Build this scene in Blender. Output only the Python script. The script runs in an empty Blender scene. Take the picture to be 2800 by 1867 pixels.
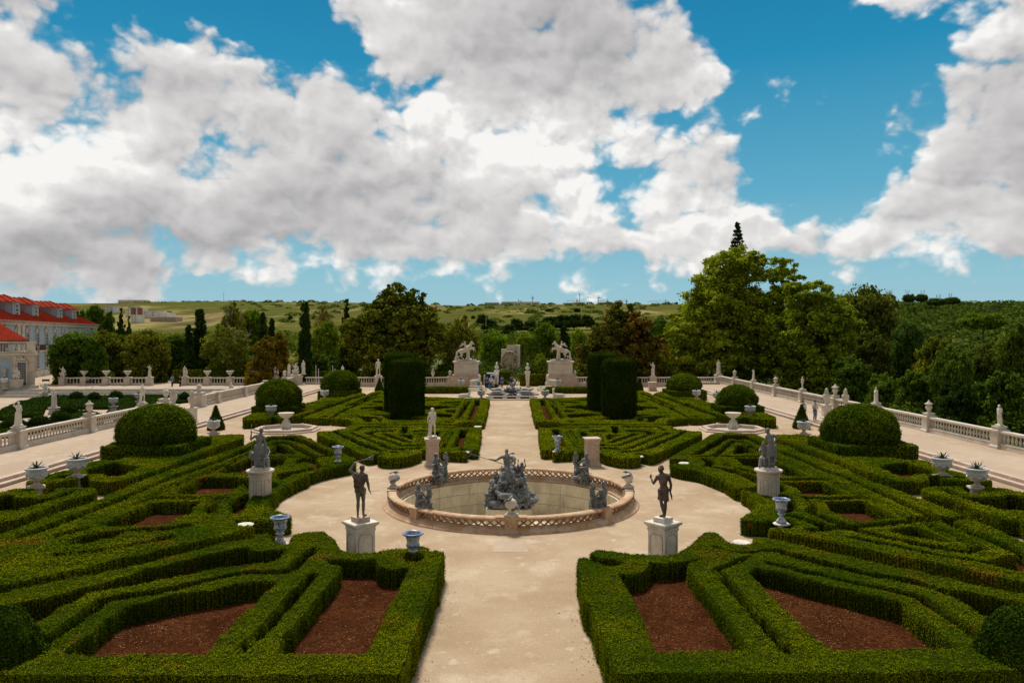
import bpy, bmesh, math, random
import numpy as np
from mathutils import Vector, Matrix
from mathutils.geometry import tessellate_polygon
random.seed(7)
RNG = np.random.default_rng(11)
S = bpy.context.scene
COL = S.collection
R = math.radians
# ------------------------------------------------------------------ camera, sky, sun, exposure
F, CX, HY, H = 2060.0, 1394.0, 915.0, 7.8      # focal length and axis measured on the 2800 px wide photograph, eye height
SUN_EL, SUN_AZ = 60.0, -14.0                    # degrees; azimuth counted from +Y towards +X
cam = bpy.data.cameras.new("camera"); camo = bpy.data.objects.new("camera", cam); COL.objects.link(camo)
cam.sensor_width = 36.0; cam.lens = 36.0 * F / 2800.0
cam.clip_start = 0.3; cam.clip_end = 9000.0
camo.location = (0, 0, H)
camo.rotation_euler = (R(90.0) - math.atan(18.5 / F), 0, -math.atan(6.0 / F))
S.camera = camo
S.view_settings.view_transform = 'Standard'; S.view_settings.look = 'None'
S.view_settings.exposure = 0.05; S.view_settings.gamma = 1.0
try: S.view_settings.use_curve_mapping = False
except Exception: pass
S.cycles.max_bounces = 5; S.cycles.diffuse_bounces = 2; S.cycles.glossy_bounces = 2; S.cycles.transmission_bounces = 3
S.cycles.transparent_max_bounces = 6
S.cycles.use_denoising = True
S.cycles.sample_clamp_indirect = 4.0

W = bpy.data.worlds.new("World"); S.world = W; W.use_nodes = True
WN = W.node_tree; WN.nodes.clear()
def wn(t, **k):
    n = WN.nodes.new(t)
    for a, b in k.items(): setattr(n, a, b)
    return n
def wl(a, b): WN.links.new(a, b)
def wm(op, a, b=None, c=None, clamp=False):
    n = wn('ShaderNodeMath', operation=op, use_clamp=clamp)
    for i, v in enumerate((a, b, c)):
        if v is None: continue
        if isinstance(v, (int, float)): n.inputs[i].default_value = v
        else: wl(v, n.inputs[i])
    return n.outputs[0]
def wmix(f, a, b):
    n = wn('ShaderNodeMix', data_type='RGBA')
    for i, v in ((0, f), (6, a), (7, b)):
        if isinstance(v, (int, float)): n.inputs[i].default_value = v
        elif isinstance(v, tuple): n.inputs[i].default_value = v + (1.0,)
        else: wl(v, n.inputs[i])
    return n.outputs[2]
# cloud cover and cloud brightness, read as a coarse map over azimuth (columns) and elevation (rows)
COV = ["992000189999970018877", "993663099999984006558", "994785179999987501269", "998898756899998412799", "877999997999864484899",
       "889998899998776321899", "998888999999688311599", "999999999999479617999", "999999999999998877999", "999997899898788656656",
       "876411222212332222222", "333333333333333333333"]
BRI = ["777777787665567888888", "777777787655567888887", "666677777655567888875", "666667777665578887765", "777777778998787877765",
       "999866678999877877865", "999876656789887778765", "887675555678888788765", "544555555677788878876", "444457877777787668876",
       "566677777777777777777", "777777777777777777777"]
def tab(T, px, py):
    gx = min(max(px / 140.0, 0), 19.999); gy = min(max(py / 80.0, 0), 10.999)
    i, j = int(gx), int(gy); fx, fy = gx - i, gy - j
    v = lambda a, b: int(T[b][a]) / 9.0
    return (v(i, j) * (1 - fx) + v(i + 1, j) * fx) * (1 - fy) + (v(i, j + 1) * (1 - fx) + v(i + 1, j + 1) * fx) * fy
tc = wn('ShaderNodeTexCoord')
sep = wn('ShaderNodeSeparateXYZ'); wl(tc.outputs['Generated'], sep.inputs[0])
az = wm('ARCTAN2', sep.outputs[0], sep.outputs[1]); el = wm('ARCSINE', sep.outputs[2])
NR = 12; ELMAX = R(25.0)
uv = wn('ShaderNodeCombineXYZ'); wl(az, uv.inputs[0]); wl(wm('MULTIPLY', el, 1.35), uv.inputs[1])
def noise(vec, scale, detail, rough=0.55, dist=0.0):
    n = wn('ShaderNodeTexNoise', noise_dimensions='2D'); n.inputs['Scale'].default_value = scale; n.inputs['Detail'].default_value = detail
    n.inputs['Roughness'].default_value = rough; n.inputs['Distortion'].default_value = dist; wl(vec, n.inputs['Vector'])
    return n
# warp the coarse map with noise so that no straight cell edge survives
wv = noise(uv.outputs[0], 9.0, 4.0, 0.6)
ws = wn('ShaderNodeSeparateColor'); wl(wv.outputs['Color'], ws.inputs[0])
azw = wm('ADD', az, wm('MULTIPLY', wm('SUBTRACT', ws.outputs[0], 0.5), 0.10))
elw = wm('ADD', el, wm('MULTIPLY', wm('SUBTRACT', ws.outputs[1], 0.5), 0.07))
fac = wm('MULTIPLY_ADD', azw, 1.0 / (2 * R(36)), 0.5, clamp=True)
acc = None
for r in range(NR):
    e = ELMAX * r / (NR - 1)
    ramp = wn('ShaderNodeValToRGB'); cr = ramp.color_ramp; cr.interpolation = 'LINEAR'
    n = 26
    while len(cr.elements) < n: cr.elements.new(0.5)
    for k in range(n):
        t = k / (n - 1); a = (t - 0.5) * 2 * R(36)
        px = CX + F * math.tan(a); py = HY - F * math.tan(e) / math.cos(a)
        cr.elements[k].position = t
        cr.elements[k].color = (tab(COV, px, py), tab(BRI, px, py), 0, 1)
    wl(fac, ramp.inputs[0])
    w = wm('SUBTRACT', 1.0, wm('ABSOLUTE', wm('SUBTRACT', wm('MULTIPLY', elw, (NR - 1) / ELMAX), float(r))), clamp=True)
    if r == NR - 1: w = wm('MULTIPLY_ADD', elw, (NR - 1) / ELMAX, -float(NR - 2), clamp=True)
    if r == 0: w = wm('SUBTRACT', 1.0, wm('MULTIPLY', elw, (NR - 1) / ELMAX), clamp=True)
    v = wn('ShaderNodeVectorMath', operation='SCALE'); wl(ramp.outputs[0], v.inputs[0]); wl(w, v.inputs['Scale'])
    if acc is None: acc = v.outputs[0]
    else:
        ad = wn('ShaderNodeVectorMath', operation='ADD'); wl(acc, ad.inputs[0]); wl(v.outputs[0], ad.inputs[1]); acc = ad.outputs[0]
ms = wn('ShaderNodeSeparateXYZ'); wl(acc, ms.inputs[0])
n1 = noise(uv.outputs[0], 10.0, 9.0, 0.55, 0.2)
off = wn('ShaderNodeVectorMath', operation='ADD'); wl(uv.outputs[0], off.inputs[0]); off.inputs[1].default_value = (-0.008, 0.026, 0.0)
n2 = noise(off.outputs[0], 10.0, 4.0, 0.5, 0.2)
def vor(vec):
    n = wn('ShaderNodeTexVoronoi', feature='F1', voronoi_dimensions='2D'); n.inputs['Scale'].default_value = 12.0; n.inputs['Detail'].default_value = 2.0; n.inputs['Roughness'].default_value = 0.55
    n.inputs['Lacunarity'].default_value = 2.3; wl(vec, n.inputs['Vector']); return n.outputs['Distance']
wp = wn('ShaderNodeVectorMath', operation='MULTIPLY_ADD'); wl(wv.outputs['Color'], wp.inputs[0]); wp.inputs[1].default_value = (0.05, 0.05, 0); wl(uv.outputs[0], wp.inputs[2])
wp2 = wn('ShaderNodeVectorMath', operation='ADD'); wl(wp.outputs[0], wp2.inputs[0]); wp2.inputs[1].default_value = (-0.006, 0.016, 0.0)
v1 = vor(wp.outputs[0]); v2 = vor(wp2.outputs[0])
d = wm('ADD', wm('ADD', ms.outputs[0], wm('MULTIPLY', wm('SUBTRACT', n1.outputs[0], 0.5), 0.85)), wm('MULTIPLY', wm('SUBTRACT', 0.50, v1), 0.45))
mr = wn('ShaderNodeMapRange', interpolation_type='SMOOTHERSTEP'); wl(d, mr.inputs[0])
mr.inputs[1].default_value = 0.40; mr.inputs[2].default_value = 0.72
alpha = mr.outputs[0]
# thin wisps low over the horizon
rim = wm('SUBTRACT', 1.25, d, clamp=True)
relief = wm('MULTIPLY', wm('MULTIPLY', wm('SUBTRACT', n1.outputs[0], n2.outputs[0]), 0.9), wm('MULTIPLY_ADD', rim, 0.9, 0.3))
edge = wm('MULTIPLY', wm('SUBTRACT', 1.0, d, clamp=True), 0.14)
br = wm('ADD', wm('ADD', wm('ADD', ms.outputs[1], relief), edge), wm('MULTIPLY', wm('MULTIPLY', wm('SUBTRACT', v2, v1), 0.42), wm('MULTIPLY_ADD', rim, 0.9, 0.25)))
crr = wn('ShaderNodeValToRGB'); c = crr.color_ramp
c.elements[0].position = 0.30; c.elements[0].color = (0.35, 0.345, 0.355, 1)
c.elements[1].position = 1.12; c.elements[1].color = (0.90, 0.89, 0.87, 1)
for p, q in ((0.55, (0.48, 0.47, 0.475)), (0.75, (0.62, 0.605, 0.60)), (0.92, (0.76, 0.745, 0.73))):
    x = c.elements.new(p); x.color = q + (1,)
brs = wm('DIVIDE', br, 1.15); 
for x in c.elements: x.position = x.position / 1.15
wl(brs, crr.inputs[0])
sky = wn('ShaderNodeTexSky', sky_type='NISHITA', sun_disc=False, sun_elevation=R(SUN_EL), sun_rotation=R(SUN_AZ), air_density=1.0, dust_density=0.6, ozone_density=3.0)
skr = wn('ShaderNodeValToRGB'); c = skr.color_ramp
c.elements[0].position = 0.0; c.elements[0].color = (0.36, 0.55, 0.63, 1)
c.elements[1].position = 1.0; c.elements[1].color = (0.0, 0.185, 0.37, 1)
for p, q in ((0.16, (0.26, 0.52, 0.62)), (0.40, (0.10, 0.39, 0.56)), (0.75, (0.008, 0.25, 0.45))):
    x = c.elements.new(p); x.color = q + (1,)
wl(wm('MULTIPLY', el, 1.0 / R(26), clamp=True), skr.inputs[0])
nis = wn('ShaderNodeVectorMath', operation='SCALE'); wl(sky.outputs[0], nis.inputs[0]); nis.inputs['Scale'].default_value = 0.08
clear = wmix(0.93, nis.outputs[0], skr.outputs[0])
final = wmix(alpha, clear, crr.outputs[0])
# added dimming of the unseen sky behind the viewer, shading camera-facing sides
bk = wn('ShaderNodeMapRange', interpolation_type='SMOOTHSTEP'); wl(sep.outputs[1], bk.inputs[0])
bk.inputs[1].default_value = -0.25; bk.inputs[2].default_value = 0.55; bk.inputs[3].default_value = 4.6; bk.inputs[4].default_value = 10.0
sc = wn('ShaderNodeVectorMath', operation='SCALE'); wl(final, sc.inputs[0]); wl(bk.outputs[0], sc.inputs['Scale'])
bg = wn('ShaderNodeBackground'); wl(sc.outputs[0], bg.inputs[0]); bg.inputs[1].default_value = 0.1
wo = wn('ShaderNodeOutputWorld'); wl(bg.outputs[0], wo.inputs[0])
try: W.cycles.sampling_method = 'MANUAL'; W.cycles.sample_map_resolution = 512
except Exception: pass

sl = bpy.data.lights.new("sun", 'SUN'); slo = bpy.data.objects.new("sun", sl); COL.objects.link(slo)
sl.energy = 3.8; sl.angle = R(11.0); sl.color = (1.0, 0.95, 0.86)
sd = Vector((math.sin(R(SUN_AZ)) * math.cos(R(SUN_EL)), math.cos(R(SUN_AZ)) * math.cos(R(SUN_EL)), math.sin(R(SUN_EL))))
slo.rotation_euler = sd.to_track_quat('Z', 'Y').to_euler(); slo.location = (0, 0, 60)

# ------------------------------------------------------------------ helpers
def at(px, py, z=0.0):
    D = F * (H - z) / (py - HY); return ((px - CX) * D / F, D, z)
def atx(px, D): return (px - CX) * D / F
def zof(py, D): return H - (py - HY) * D / F
VW = dict(A=(1500,1400,3.357), B=(2100,1400,3.357), C=(2100,1100,3.357), D=(1800,1150,4.704), E=(1440,1050,4.704), G=(840,1060,4.704),
          H=(600,1400,3.357), I=(0,1400,3.357), J=(600,1200,3.357), K=(0,1200,3.357), L=(1800,750,2.351), M=(600,750,3.357), N=(1200,750,3.357),
          O=(0,750,3.357), Q=(2100,1200,5.875), Rr=(2400,1300,5.875), S=(2400,1180,5.875), U=(500,1150,5.875), V=(150,1250,5.875))
def tr(z, *segs):
    """trace: alternating view key and point list -> world XY on the plane z"""
    out = []
    for i in range(0, len(segs), 2):
        x0, y0, s = VW[segs[i]]
        for (x, y) in segs[i + 1]:
            p = at(x0 + x / s, y0 + y / s, z); out.append((p[0], p[1]))
    return out
def mirror(poly): return [(-x, y) for x, y in poly]
ORD = ['first','second','third','fourth','fifth','sixth','seventh','eighth','ninth','tenth','eleventh','twelfth','thirteenth','fourteenth','fifteenth','sixteenth',
       'seventeenth','eighteenth','nineteenth','twentieth'] + ['twenty-%s' % w for w in ('first','second','third','fourth','fifth','sixth','seventh','eighth','ninth')] + ['thirtieth'] + ['thirty-%s' % w for w in ('first','second','third','fourth','fifth','sixth','seventh','eighth','ninth')] + ['fortieth']
def tag(o, label=None, cat=None, group=None, kind=None):
    if label: o['label'] = label
    if cat: o['category'] = cat
    if group: o['group'] = group
    if kind: o['kind'] = kind
    return o
def empty(name, loc=(0,0,0), rz=0.0, label=None, cat=None, group=None):
    o = bpy.data.objects.new(name, None); COL.objects.link(o); o.location = loc; o.rotation_euler = (0, 0, rz); o.empty_display_size = 0.2
    return tag(o, label, cat, group)
def copy_tree(o, parent=None):
    c = o.copy(); COL.objects.link(c); c.parent = parent
    for ch in [x for x in o.children]: copy_tree(ch, c)
    return c
def place(proto, first, loc, rz=0.0, label=None, group=None, scale=None):
    o = proto if first else copy_tree(proto)
    o.location = loc; o.rotation_euler = (0, 0, rz)
    if scale: o.scale = (scale,) * 3 if isinstance(scale, (int, float)) else scale
    return tag(o, label, None, group)
class MB:
    def __init__(s): s.v = []; s.f = []; s.m = []; s.mi = 0
    def add(s, vs, fs):
        b = len(s.v); s.v += [tuple(x) for x in vs]; s.f += [tuple(i + b for i in f) for f in fs]; s.m += [s.mi] * len(fs)
    def box(s, x0, x1, y0, y1, z0, z1, rz=0.0, c=None):
        vs = [(x0,y0,z0),(x1,y0,z0),(x1,y1,z0),(x0,y1,z0),(x0,y0,z1),(x1,y0,z1),(x1,y1,z1),(x0,y1,z1)]
        if rz:
            cx, cy = c if c else ((x0+x1)/2, (y0+y1)/2); cs, sn = math.cos(rz), math.sin(rz)
            vs = [(cx+(x-cx)*cs-(y-cy)*sn, cy+(x-cx)*sn+(y-cy)*cs, z) for x, y, z in vs]
        s.add(vs, [(0,3,2,1),(4,5,6,7),(0,1,5,4),(1,2,6,5),(2,3,7,6),(3,0,4,7)])
    def lathe(s, prof, n=20, c=(0,0), cap=True, sq=None, rot=0.0):
        """prof: list of (r,z); sq: squareness (n=4 gives a square section)"""
        vs = []
        for r, z in prof:
            for k in range(n):
                a = 2*math.pi*k/n + rot; vs.append((c[0]+r*math.cos(a), c[1]+r*math.sin(a), z))
        fs = []
        for j in range(len(prof)-1):
            for k in range(n):
                k2 = (k+1) % n; fs.append((j*n+k, j*n+k2, (j+1)*n+k2, (j+1)*n+k))
        if cap:
            fs.append(tuple(reversed(range(n)))); m = (len(prof)-1)*n; fs.append(tuple(range(m, m+n)))
        s.add(vs, fs)
    def sqlathe(s, prof, c=(0,0), rot=0.0): s.lathe([(r*math.sqrt(2), z) for r, z in prof], 4, c, True, None, math.pi/4+rot)
    def cap(s, a, b, r0, r1=None, n=9):
        r1 = r0 if r1 is None else r1
        a, b = Vector(a), Vector(b); ax = b - a; L = ax.length
        q = ax.to_track_quat('Z', 'Y') if L > 1e-6 else Vector((0,0,1)).to_track_quat('Z','Y')
        rings = [(r0*math.sin(t), -r0*math.cos(t)) for t in (0.25, 0.75, 1.25)] + [(r0, 0)] + [(r1, L)] + [(r1*math.sin(t), L - r1*math.cos(t)) for t in (1.9, 2.4, 2.9)]
        vs = []
        for r, z in rings:
            for k in range(n):
                t = 2*math.pi*k/n; vs.append(a + q @ Vector((r*math.cos(t), r*math.sin(t), z)))
        fs = [(j*n+k, j*n+(k+1)%n, (j+1)*n+(k+1)%n, (j+1)*n+k) for j in range(len(rings)-1) for k in range(n)]
        fs.append(tuple(reversed(range(n)))); m = (len(rings)-1)*n; fs.append(tuple(range(m, m+n)))
        s.add(vs, fs)
    def tube(s, pts, radii, n=7):
        for i in range(len(pts)-1): s.cap(pts[i], pts[i+1], radii[i], radii[i+1], n)
    def ell(s, c, r, n=12, m=8, rot=None):
        vs = []
        for j in range(1, m):
            t = math.pi*j/m
            for k in range(n):
                p = 2*math.pi*k/n; v = Vector((r[0]*math.sin(t)*math.cos(p), r[1]*math.sin(t)*math.sin(p), -r[2]*math.cos(t)))
                if rot: v = rot @ v
                vs.append(v + Vector(c))
        fs = [(j*n+k, j*n+(k+1)%n, (j+1)*n+(k+1)%n, (j+1)*n+k) for j in range(m-2) for k in range(n)]
        fs.append(tuple(reversed(range(n)))); fs.append(tuple(range((m-2)*n, (m-1)*n)))
        s.add(vs, fs)
    def prism(s, poly, z0, z1):
        n = len(poly); A = sum(poly[i][0]*poly[(i+1)%n][1]-poly[(i+1)%n][0]*poly[i][1] for i in range(n))
        if A < 0: poly = poly[::-1]
        vs = [(x,y,z0) for x,y in poly] + [(x,y,z1) for x,y in poly]
        s.add(vs, [tuple(reversed(range(n))), tuple(range(n,2*n))] + [(i,(i+1)%n,n+(i+1)%n,n+i) for i in range(n)])
    def sheet(s, poly, z, holes=()):
        loops = [[Vector((x,y,0)) for x,y in poly]] + [[Vector((x,y,0)) for x,y in h] for h in holes]
        flat = [v for l in loops for v in l]; t = tessellate_polygon(loops); fs = []
        for a,b,c in t:
            n = (flat[b]-flat[a]).cross(flat[c]-flat[a]); fs.append((a,b,c) if n.z > 0 else (a,c,b))
        s.add([(v.x,v.y,z) for v in flat], fs)
    def build(s, name, mats, parent=None, smooth=False, loc=None):
        me = bpy.data.meshes.new(name); me.from_pydata(s.v, [], s.f); mats = mats if isinstance(mats, (list,tuple)) else [mats]
        for m in mats: me.materials.append(m)
        if len(mats) > 1: me.polygons.foreach_set('material_index', s.m)
        if smooth: me.polygons.foreach_set('use_smooth', [True]*len(s.f))
        me.update()
        o = bpy.data.objects.new(name, me); COL.objects.link(o); o.parent = parent
        if loc: o.location = loc
        return o
    def remesh(s, name, mat, voxel, parent=None, loc=None, sm=2):
        """fuse all pieces into one continuous surface"""
        o = s.build(name, mat, None, True); md = o.modifiers.new('r', 'REMESH'); md.mode = 'VOXEL'; md.voxel_size = voxel; md.use_smooth_shade = True
        if sm: k = o.modifiers.new('s', 'SMOOTH'); k.iterations = sm; k.factor = 0.5
        dg = bpy.context.evaluated_depsgraph_get(); me = bpy.data.meshes.new_from_object(o.evaluated_get(dg)); me.name = name
        if not me.materials: me.materials.append(mat)
        old = o.data; o.modifiers.clear(); o.data = me; bpy.data.meshes.remove(old); o.parent = parent
        me.polygons.foreach_set('use_smooth', [True]*len(me.polygons))
        if loc: o.location = loc
        return o
def npmesh(name, V, Q, mats, T=None, mi=None, smooth=False, parent=None):
    """fast mesh from numpy: V (n,3), Q (m,4) quads, T (k,3) triangles"""
    me = bpy.data.meshes.new(name); nq = len(Q); nt = 0 if T is None else len(T)
    me.vertices.add(len(V)); me.vertices.foreach_set('co', np.asarray(V, np.float32).ravel())
    lv = Q.ravel() if nt == 0 else np.concatenate([Q.ravel(), T.ravel()])
    me.loops.add(len(lv)); me.loops.foreach_set('vertex_index', lv.astype(np.int32))
    ls = np.arange(nq)*4
    if nt: ls = np.concatenate([ls, nq*4 + np.arange(nt)*3])
    me.polygons.add(nq+nt); me.polygons.foreach_set('loop_start', ls.astype(np.int32))
    mats = mats if isinstance(mats, (list,tuple)) else [mats]
    for m in mats: me.materials.append(m)
    if mi is not None: me.polygons.foreach_set('material_index', np.asarray(mi, np.int32))
    if smooth: me.polygons.foreach_set('use_smooth', np.ones(nq+nt, bool))
    me.update(calc_edges=True)
    o = bpy.data.objects.new(name, me); COL.objects.link(o); o.parent = parent
    return o
def leaves(P, N, size, rng, asp=0.62, tilt=0.55):
    """one small rhombic leaf per point"""
    n = len(P); N = N + rng.normal(0, tilt, (n,3)); N /= np.linalg.norm(N, axis=1, keepdims=True) + 1e-9
    A = rng.normal(0, 1, (n,3)); A -= N*(A*N).sum(1, keepdims=True); A /= np.linalg.norm(A, axis=1, keepdims=True) + 1e-9
    B = np.cross(N, A); s = (size*rng.uniform(0.6, 1.35, n))[:,None]*0.5
    fold = N*s*0.25
    V = np.stack([P - A*s, P + B*s*asp + fold, P + A*s, P - B*s*asp + fold], 1).reshape(-1,3)
    return V, np.arange(4*n).reshape(-1,4)
def vnoise(x, y, seed=0):
    """smooth value noise"""
    xi, yi = np.floor(x).astype(int), np.floor(y).astype(int); fx, fy = x-xi, y-yi
    h = lambda a, b: (np.sin(a*127.1 + b*311.7 + seed*74.7)*43758.5453) % 1.0
    fx = fx*fx*(3-2*fx); fy = fy*fy*(3-2*fy)
    return (h(xi,yi)*(1-fx)+h(xi+1,yi)*fx)*(1-fy) + (h(xi,yi+1)*(1-fx)+h(xi+1,yi+1)*fx)*fy
def inpoly(poly, X, Y):
    ins = np.zeros(X.shape, bool); n = len(poly)
    for i in range(n):
        x1,y1 = poly[i]; x2,y2 = poly[(i+1)%n]
        if y1 == y2: continue
        c = ((y1 > Y) != (y2 > Y)); ins ^= c & (X < (x2-x1)*(Y-y1)/(y2-y1)+x1)
    return ins

# ------------------------------------------------------------------ materials (all procedural)
def mat_base(name):
    m = bpy.data.materials.new(name); m.use_nodes = True; nt = m.node_tree; nt.nodes.clear()
    o = nt.nodes.new('ShaderNodeOutputMaterial'); return m, nt, o
def nn(nt, t, **k):
    n = nt.nodes.new(t)
    for a, b in k.items(): setattr(n, a, b)
    return n
def mmix(nt, f, a, b, bt='MIX'):
    n = nn(nt, 'ShaderNodeMix', data_type='RGBA', blend_type=bt)
    for i, v in ((0,f),(6,a),(7,b)):
        if isinstance(v, (int,float)): n.inputs[i].default_value = v
        elif isinstance(v, tuple): n.inputs[i].default_value = v[:3]+(1.0,)
        else: nt.links.new(v, n.inputs[i])
    return n.outputs[2]
def mnoise(nt, scale, detail=4.0, rough=0.55, vec=None, lo=0.4, hi=0.6, stretch=None):
    g = nn(nt, 'ShaderNodeNewGeometry'); v = vec or g.outputs['Position']
    if stretch:
        mp = nn(nt, 'ShaderNodeMapping'); mp.inputs['Scale'].default_value = stretch; nt.links.new(v, mp.inputs[0]); v = mp.outputs[0]
    n = nn(nt, 'ShaderNodeTexNoise'); n.inputs['Scale'].default_value = scale; n.inputs['Detail'].default_value = detail; n.inputs['Roughness'].default_value = rough
    nt.links.new(v, n.inputs['Vector'])
    r = nn(nt, 'ShaderNodeMapRange'); r.inputs[1].default_value = lo; r.inputs[2].default_value = hi; nt.links.new(n.outputs[0], r.inputs[0])
    return r.outputs[0]
def mat(name, layers, rough=0.8, bump=None, metal=0.0, spec=0.3):
    """layers: first a colour, then (colour, noise scale, lo, hi[, stretch][, strength]) mixed over it"""
    m, nt, o = mat_base(name); p = nn(nt, 'ShaderNodeBsdfPrincipled'); nt.links.new(p.outputs[0], o.inputs[0])
    col = layers[0]
    for L in layers[1:]:
        c, sc_, lo, hi = L[:4]; st = L[4] if len(L) > 4 else None; k = L[5] if len(L) > 5 else 1.0
        f = mnoise(nt, sc_, 5.0, 0.6, None, lo, hi, st)
        if k != 1.0:
            mu = nn(nt, 'ShaderNodeMath', operation='MULTIPLY'); nt.links.new(f, mu.inputs[0]); mu.inputs[1].default_value = k; f = mu.outputs[0]
        col = mmix(nt, f, col, c)
    if isinstance(col, tuple): p.inputs['Base Color'].default_value = col+(1,)
    else: nt.links.new(col, p.inputs['Base Color'])
    p.inputs['Roughness'].default_value = rough; p.inputs['Metallic'].default_value = metal; p.inputs['Specular IOR Level'].default_value = spec
    if bump:
        b = nn(nt, 'ShaderNodeBump'); b.inputs['Strength'].default_value = bump[1]; b.inputs['Distance'].default_value = bump[2] if len(bump) > 2 else 0.02
        nt.links.new(mnoise(nt, bump[0], 4.0, 0.6, None, 0.2, 0.8), b.inputs['Height']); nt.links.new(b.outputs[0], p.inputs['Normal'])
    return m
def mat_leaf(name, dark, light, patch=None, pscale=0.5, plo=0.62, phi=0.72, objcol=False, trans=0.25, var=(0.55, 1.5), big=0.35, dry=0.0):
    m, nt, o = mat_base(name); g = nn(nt, 'ShaderNodeNewGeometry')
    f = mnoise(nt, big, 3.0, 0.5, None, 0.35, 0.68)
    col = mmix(nt, f, dark, light)
    if patch: col = mmix(nt, mnoise(nt, pscale, 5.0, 0.65, None, plo, phi), col, patch)
    r = nn(nt, 'ShaderNodeMapRange'); nt.links.new(g.outputs['Random Per Island'], r.inputs[0]); r.inputs[3].default_value = var[0]; r.inputs[4].default_value = var[1]
    v = nn(nt, 'ShaderNodeVectorMath', operation='SCALE'); nt.links.new(col, v.inputs[0]); nt.links.new(r.outputs[0], v.inputs['Scale']); col = v.outputs[0]
    if dry:
        lt = nn(nt, 'ShaderNodeMath', operation='GREATER_THAN'); lt.inputs[1].default_value = 1.0 - dry; nt.links.new(g.outputs['Random Per Island'], lt.inputs[0])
        col = mmix(nt, lt.outputs[0], col, (0.16, 0.13, 0.03))
    if objcol:
        oi = nn(nt, 'ShaderNodeObjectInfo'); col = mmix(nt, 1.0, col, oi.outputs['Color'], 'MULTIPLY')
    p = nn(nt, 'ShaderNodeBsdfDiffuse'); nt.links.new(col, p.inputs['Color'])
    t = nn(nt, 'ShaderNodeBsdfTranslucent'); nt.links.new(col, t.inputs[0]); ms_ = nn(nt, 'ShaderNodeMixShader'); ms_.inputs[0].default_value = trans
    nt.links.new(p.outputs[0], ms_.inputs[1]); nt.links.new(t.outputs[0], ms_.inputs[2]); nt.links.new(ms_.outputs[0], o.inputs[0])
    return m
M = {}
M['gravel'] = mat('sand gravel', [(0.48,0.36,0.24), ((0.39,0.275,0.17),0.35,0.40,0.64), ((0.58,0.47,0.34),0.55,0.54,0.70,None,0.8), ((0.36,0.235,0.14),0.12,0.55,0.68,None,0.8), ((0.60,0.50,0.38),1.7,0.60,0.70,None,0.7), ((0.33,0.23,0.145),4.5,0.58,0.72,None,0.55), ((0.30,0.21,0.13),18.0,0.54,0.70,None,0.6), ((0.66,0.55,0.42),11.0,0.58,0.72,None,0.6)], 0.95, (24.0,0.6,0.02), 0.0, 0.1)
M['terrace'] = mat('terrace gravel', [(0.47,0.36,0.26), ((0.40,0.295,0.205),0.3,0.4,0.65,(1,0.35,1)), ((0.53,0.42,0.315),1.2,0.55,0.7), ((0.40,0.30,0.21),30.0,0.55,0.75,None,0.5)], 0.95, (50.0,0.3,0.01))
M['soil'] = mat('red brown soil', [(0.125,0.042,0.015), ((0.065,0.021,0.008),0.9,0.4,0.65), ((0.18,0.075,0.03),3.0,0.55,0.75), ((0.045,0.015,0.007),14.0,0.45,0.62)], 1.0, (26.0,1.0,0.06), 0.0, 0.0)
M['chip'] = mat_leaf('wood chips', (0.20,0.10,0.045), (0.34,0.21,0.09), None, 0.5, 0.6, 0.7, False, 0.05, (0.35,1.7), 1.5)
M['stone'] = mat('pale limestone', [(0.62,0.55,0.46), ((0.50,0.42,0.33),1.4,0.45,0.68), ((0.36,0.31,0.25),5.0,0.6,0.75,(1,1,0.25),0.55), ((0.70,0.64,0.56),9.0,0.5,0.7,None,0.5)], 0.85, (30.0,0.25,0.01))
M['stonegrey'] = mat('weathered grey stone', [(0.44,0.40,0.34), ((0.34,0.31,0.26),2.2,0.42,0.65), ((0.22,0.19,0.15),4.0,0.58,0.75,(1,1,0.2),0.6)], 0.88, (28.0,0.3,0.01))
M['pink'] = mat('warm pink stone', [(0.56,0.43,0.34), ((0.46,0.33,0.25),1.2,0.4,0.65), ((0.62,0.52,0.43),6.0,0.5,0.7)], 0.85, (30.0,0.2,0.01))
M['orange'] = mat('orange lichened stone', [(0.48,0.29,0.155), ((0.58,0.43,0.30),1.6,0.42,0.62), ((0.30,0.16,0.08),6.0,0.55,0.72), ((0.20,0.13,0.08),3.0,0.6,0.72,(1,1,0.4),0.6)], 0.88, (25.0,0.4,0.015))
M['lattice'] = mat('rust stained lattice', [(0.42,0.235,0.12), ((0.30,0.155,0.075),3.0,0.45,0.65), ((0.55,0.38,0.24),2.0,0.55,0.7)], 0.88, (25.0,0.4,0.015))
M['statue'] = mat('white marble', [(0.72,0.66,0.57), ((0.52,0.46,0.38),3.0,0.45,0.7), ((0.36,0.32,0.27),7.0,0.58,0.75,(1,1,0.5),0.6)], 0.75, (30.0,0.3,0.01))
M['lead'] = mat('grey lead', [(0.17,0.175,0.175), ((0.36,0.37,0.36),4.0,0.5,0.66), ((0.05,0.052,0.055),7.0,0.48,0.66), ((0.50,0.51,0.49),11.0,0.58,0.68,None,0.85)], 0.55, (16.0,1.0,0.05), 0.0, 0.4)
M['leadlight'] = mat('pale grey lead', [(0.20,0.20,0.195), ((0.13,0.13,0.13),4.0,0.5,0.66), ((0.32,0.32,0.30),10.0,0.55,0.7)], 0.6, (22.0,0.5,0.02), 0.0, 0.4)
M['bronze'] = mat('dark bronze', [(0.115,0.072,0.055), ((0.22,0.155,0.12),3.0,0.5,0.68,(1,1,0.35)), ((0.035,0.024,0.02),5.0,0.55,0.7)], 0.45, (25.0,0.3,0.01), 0.3, 0.5)
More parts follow.
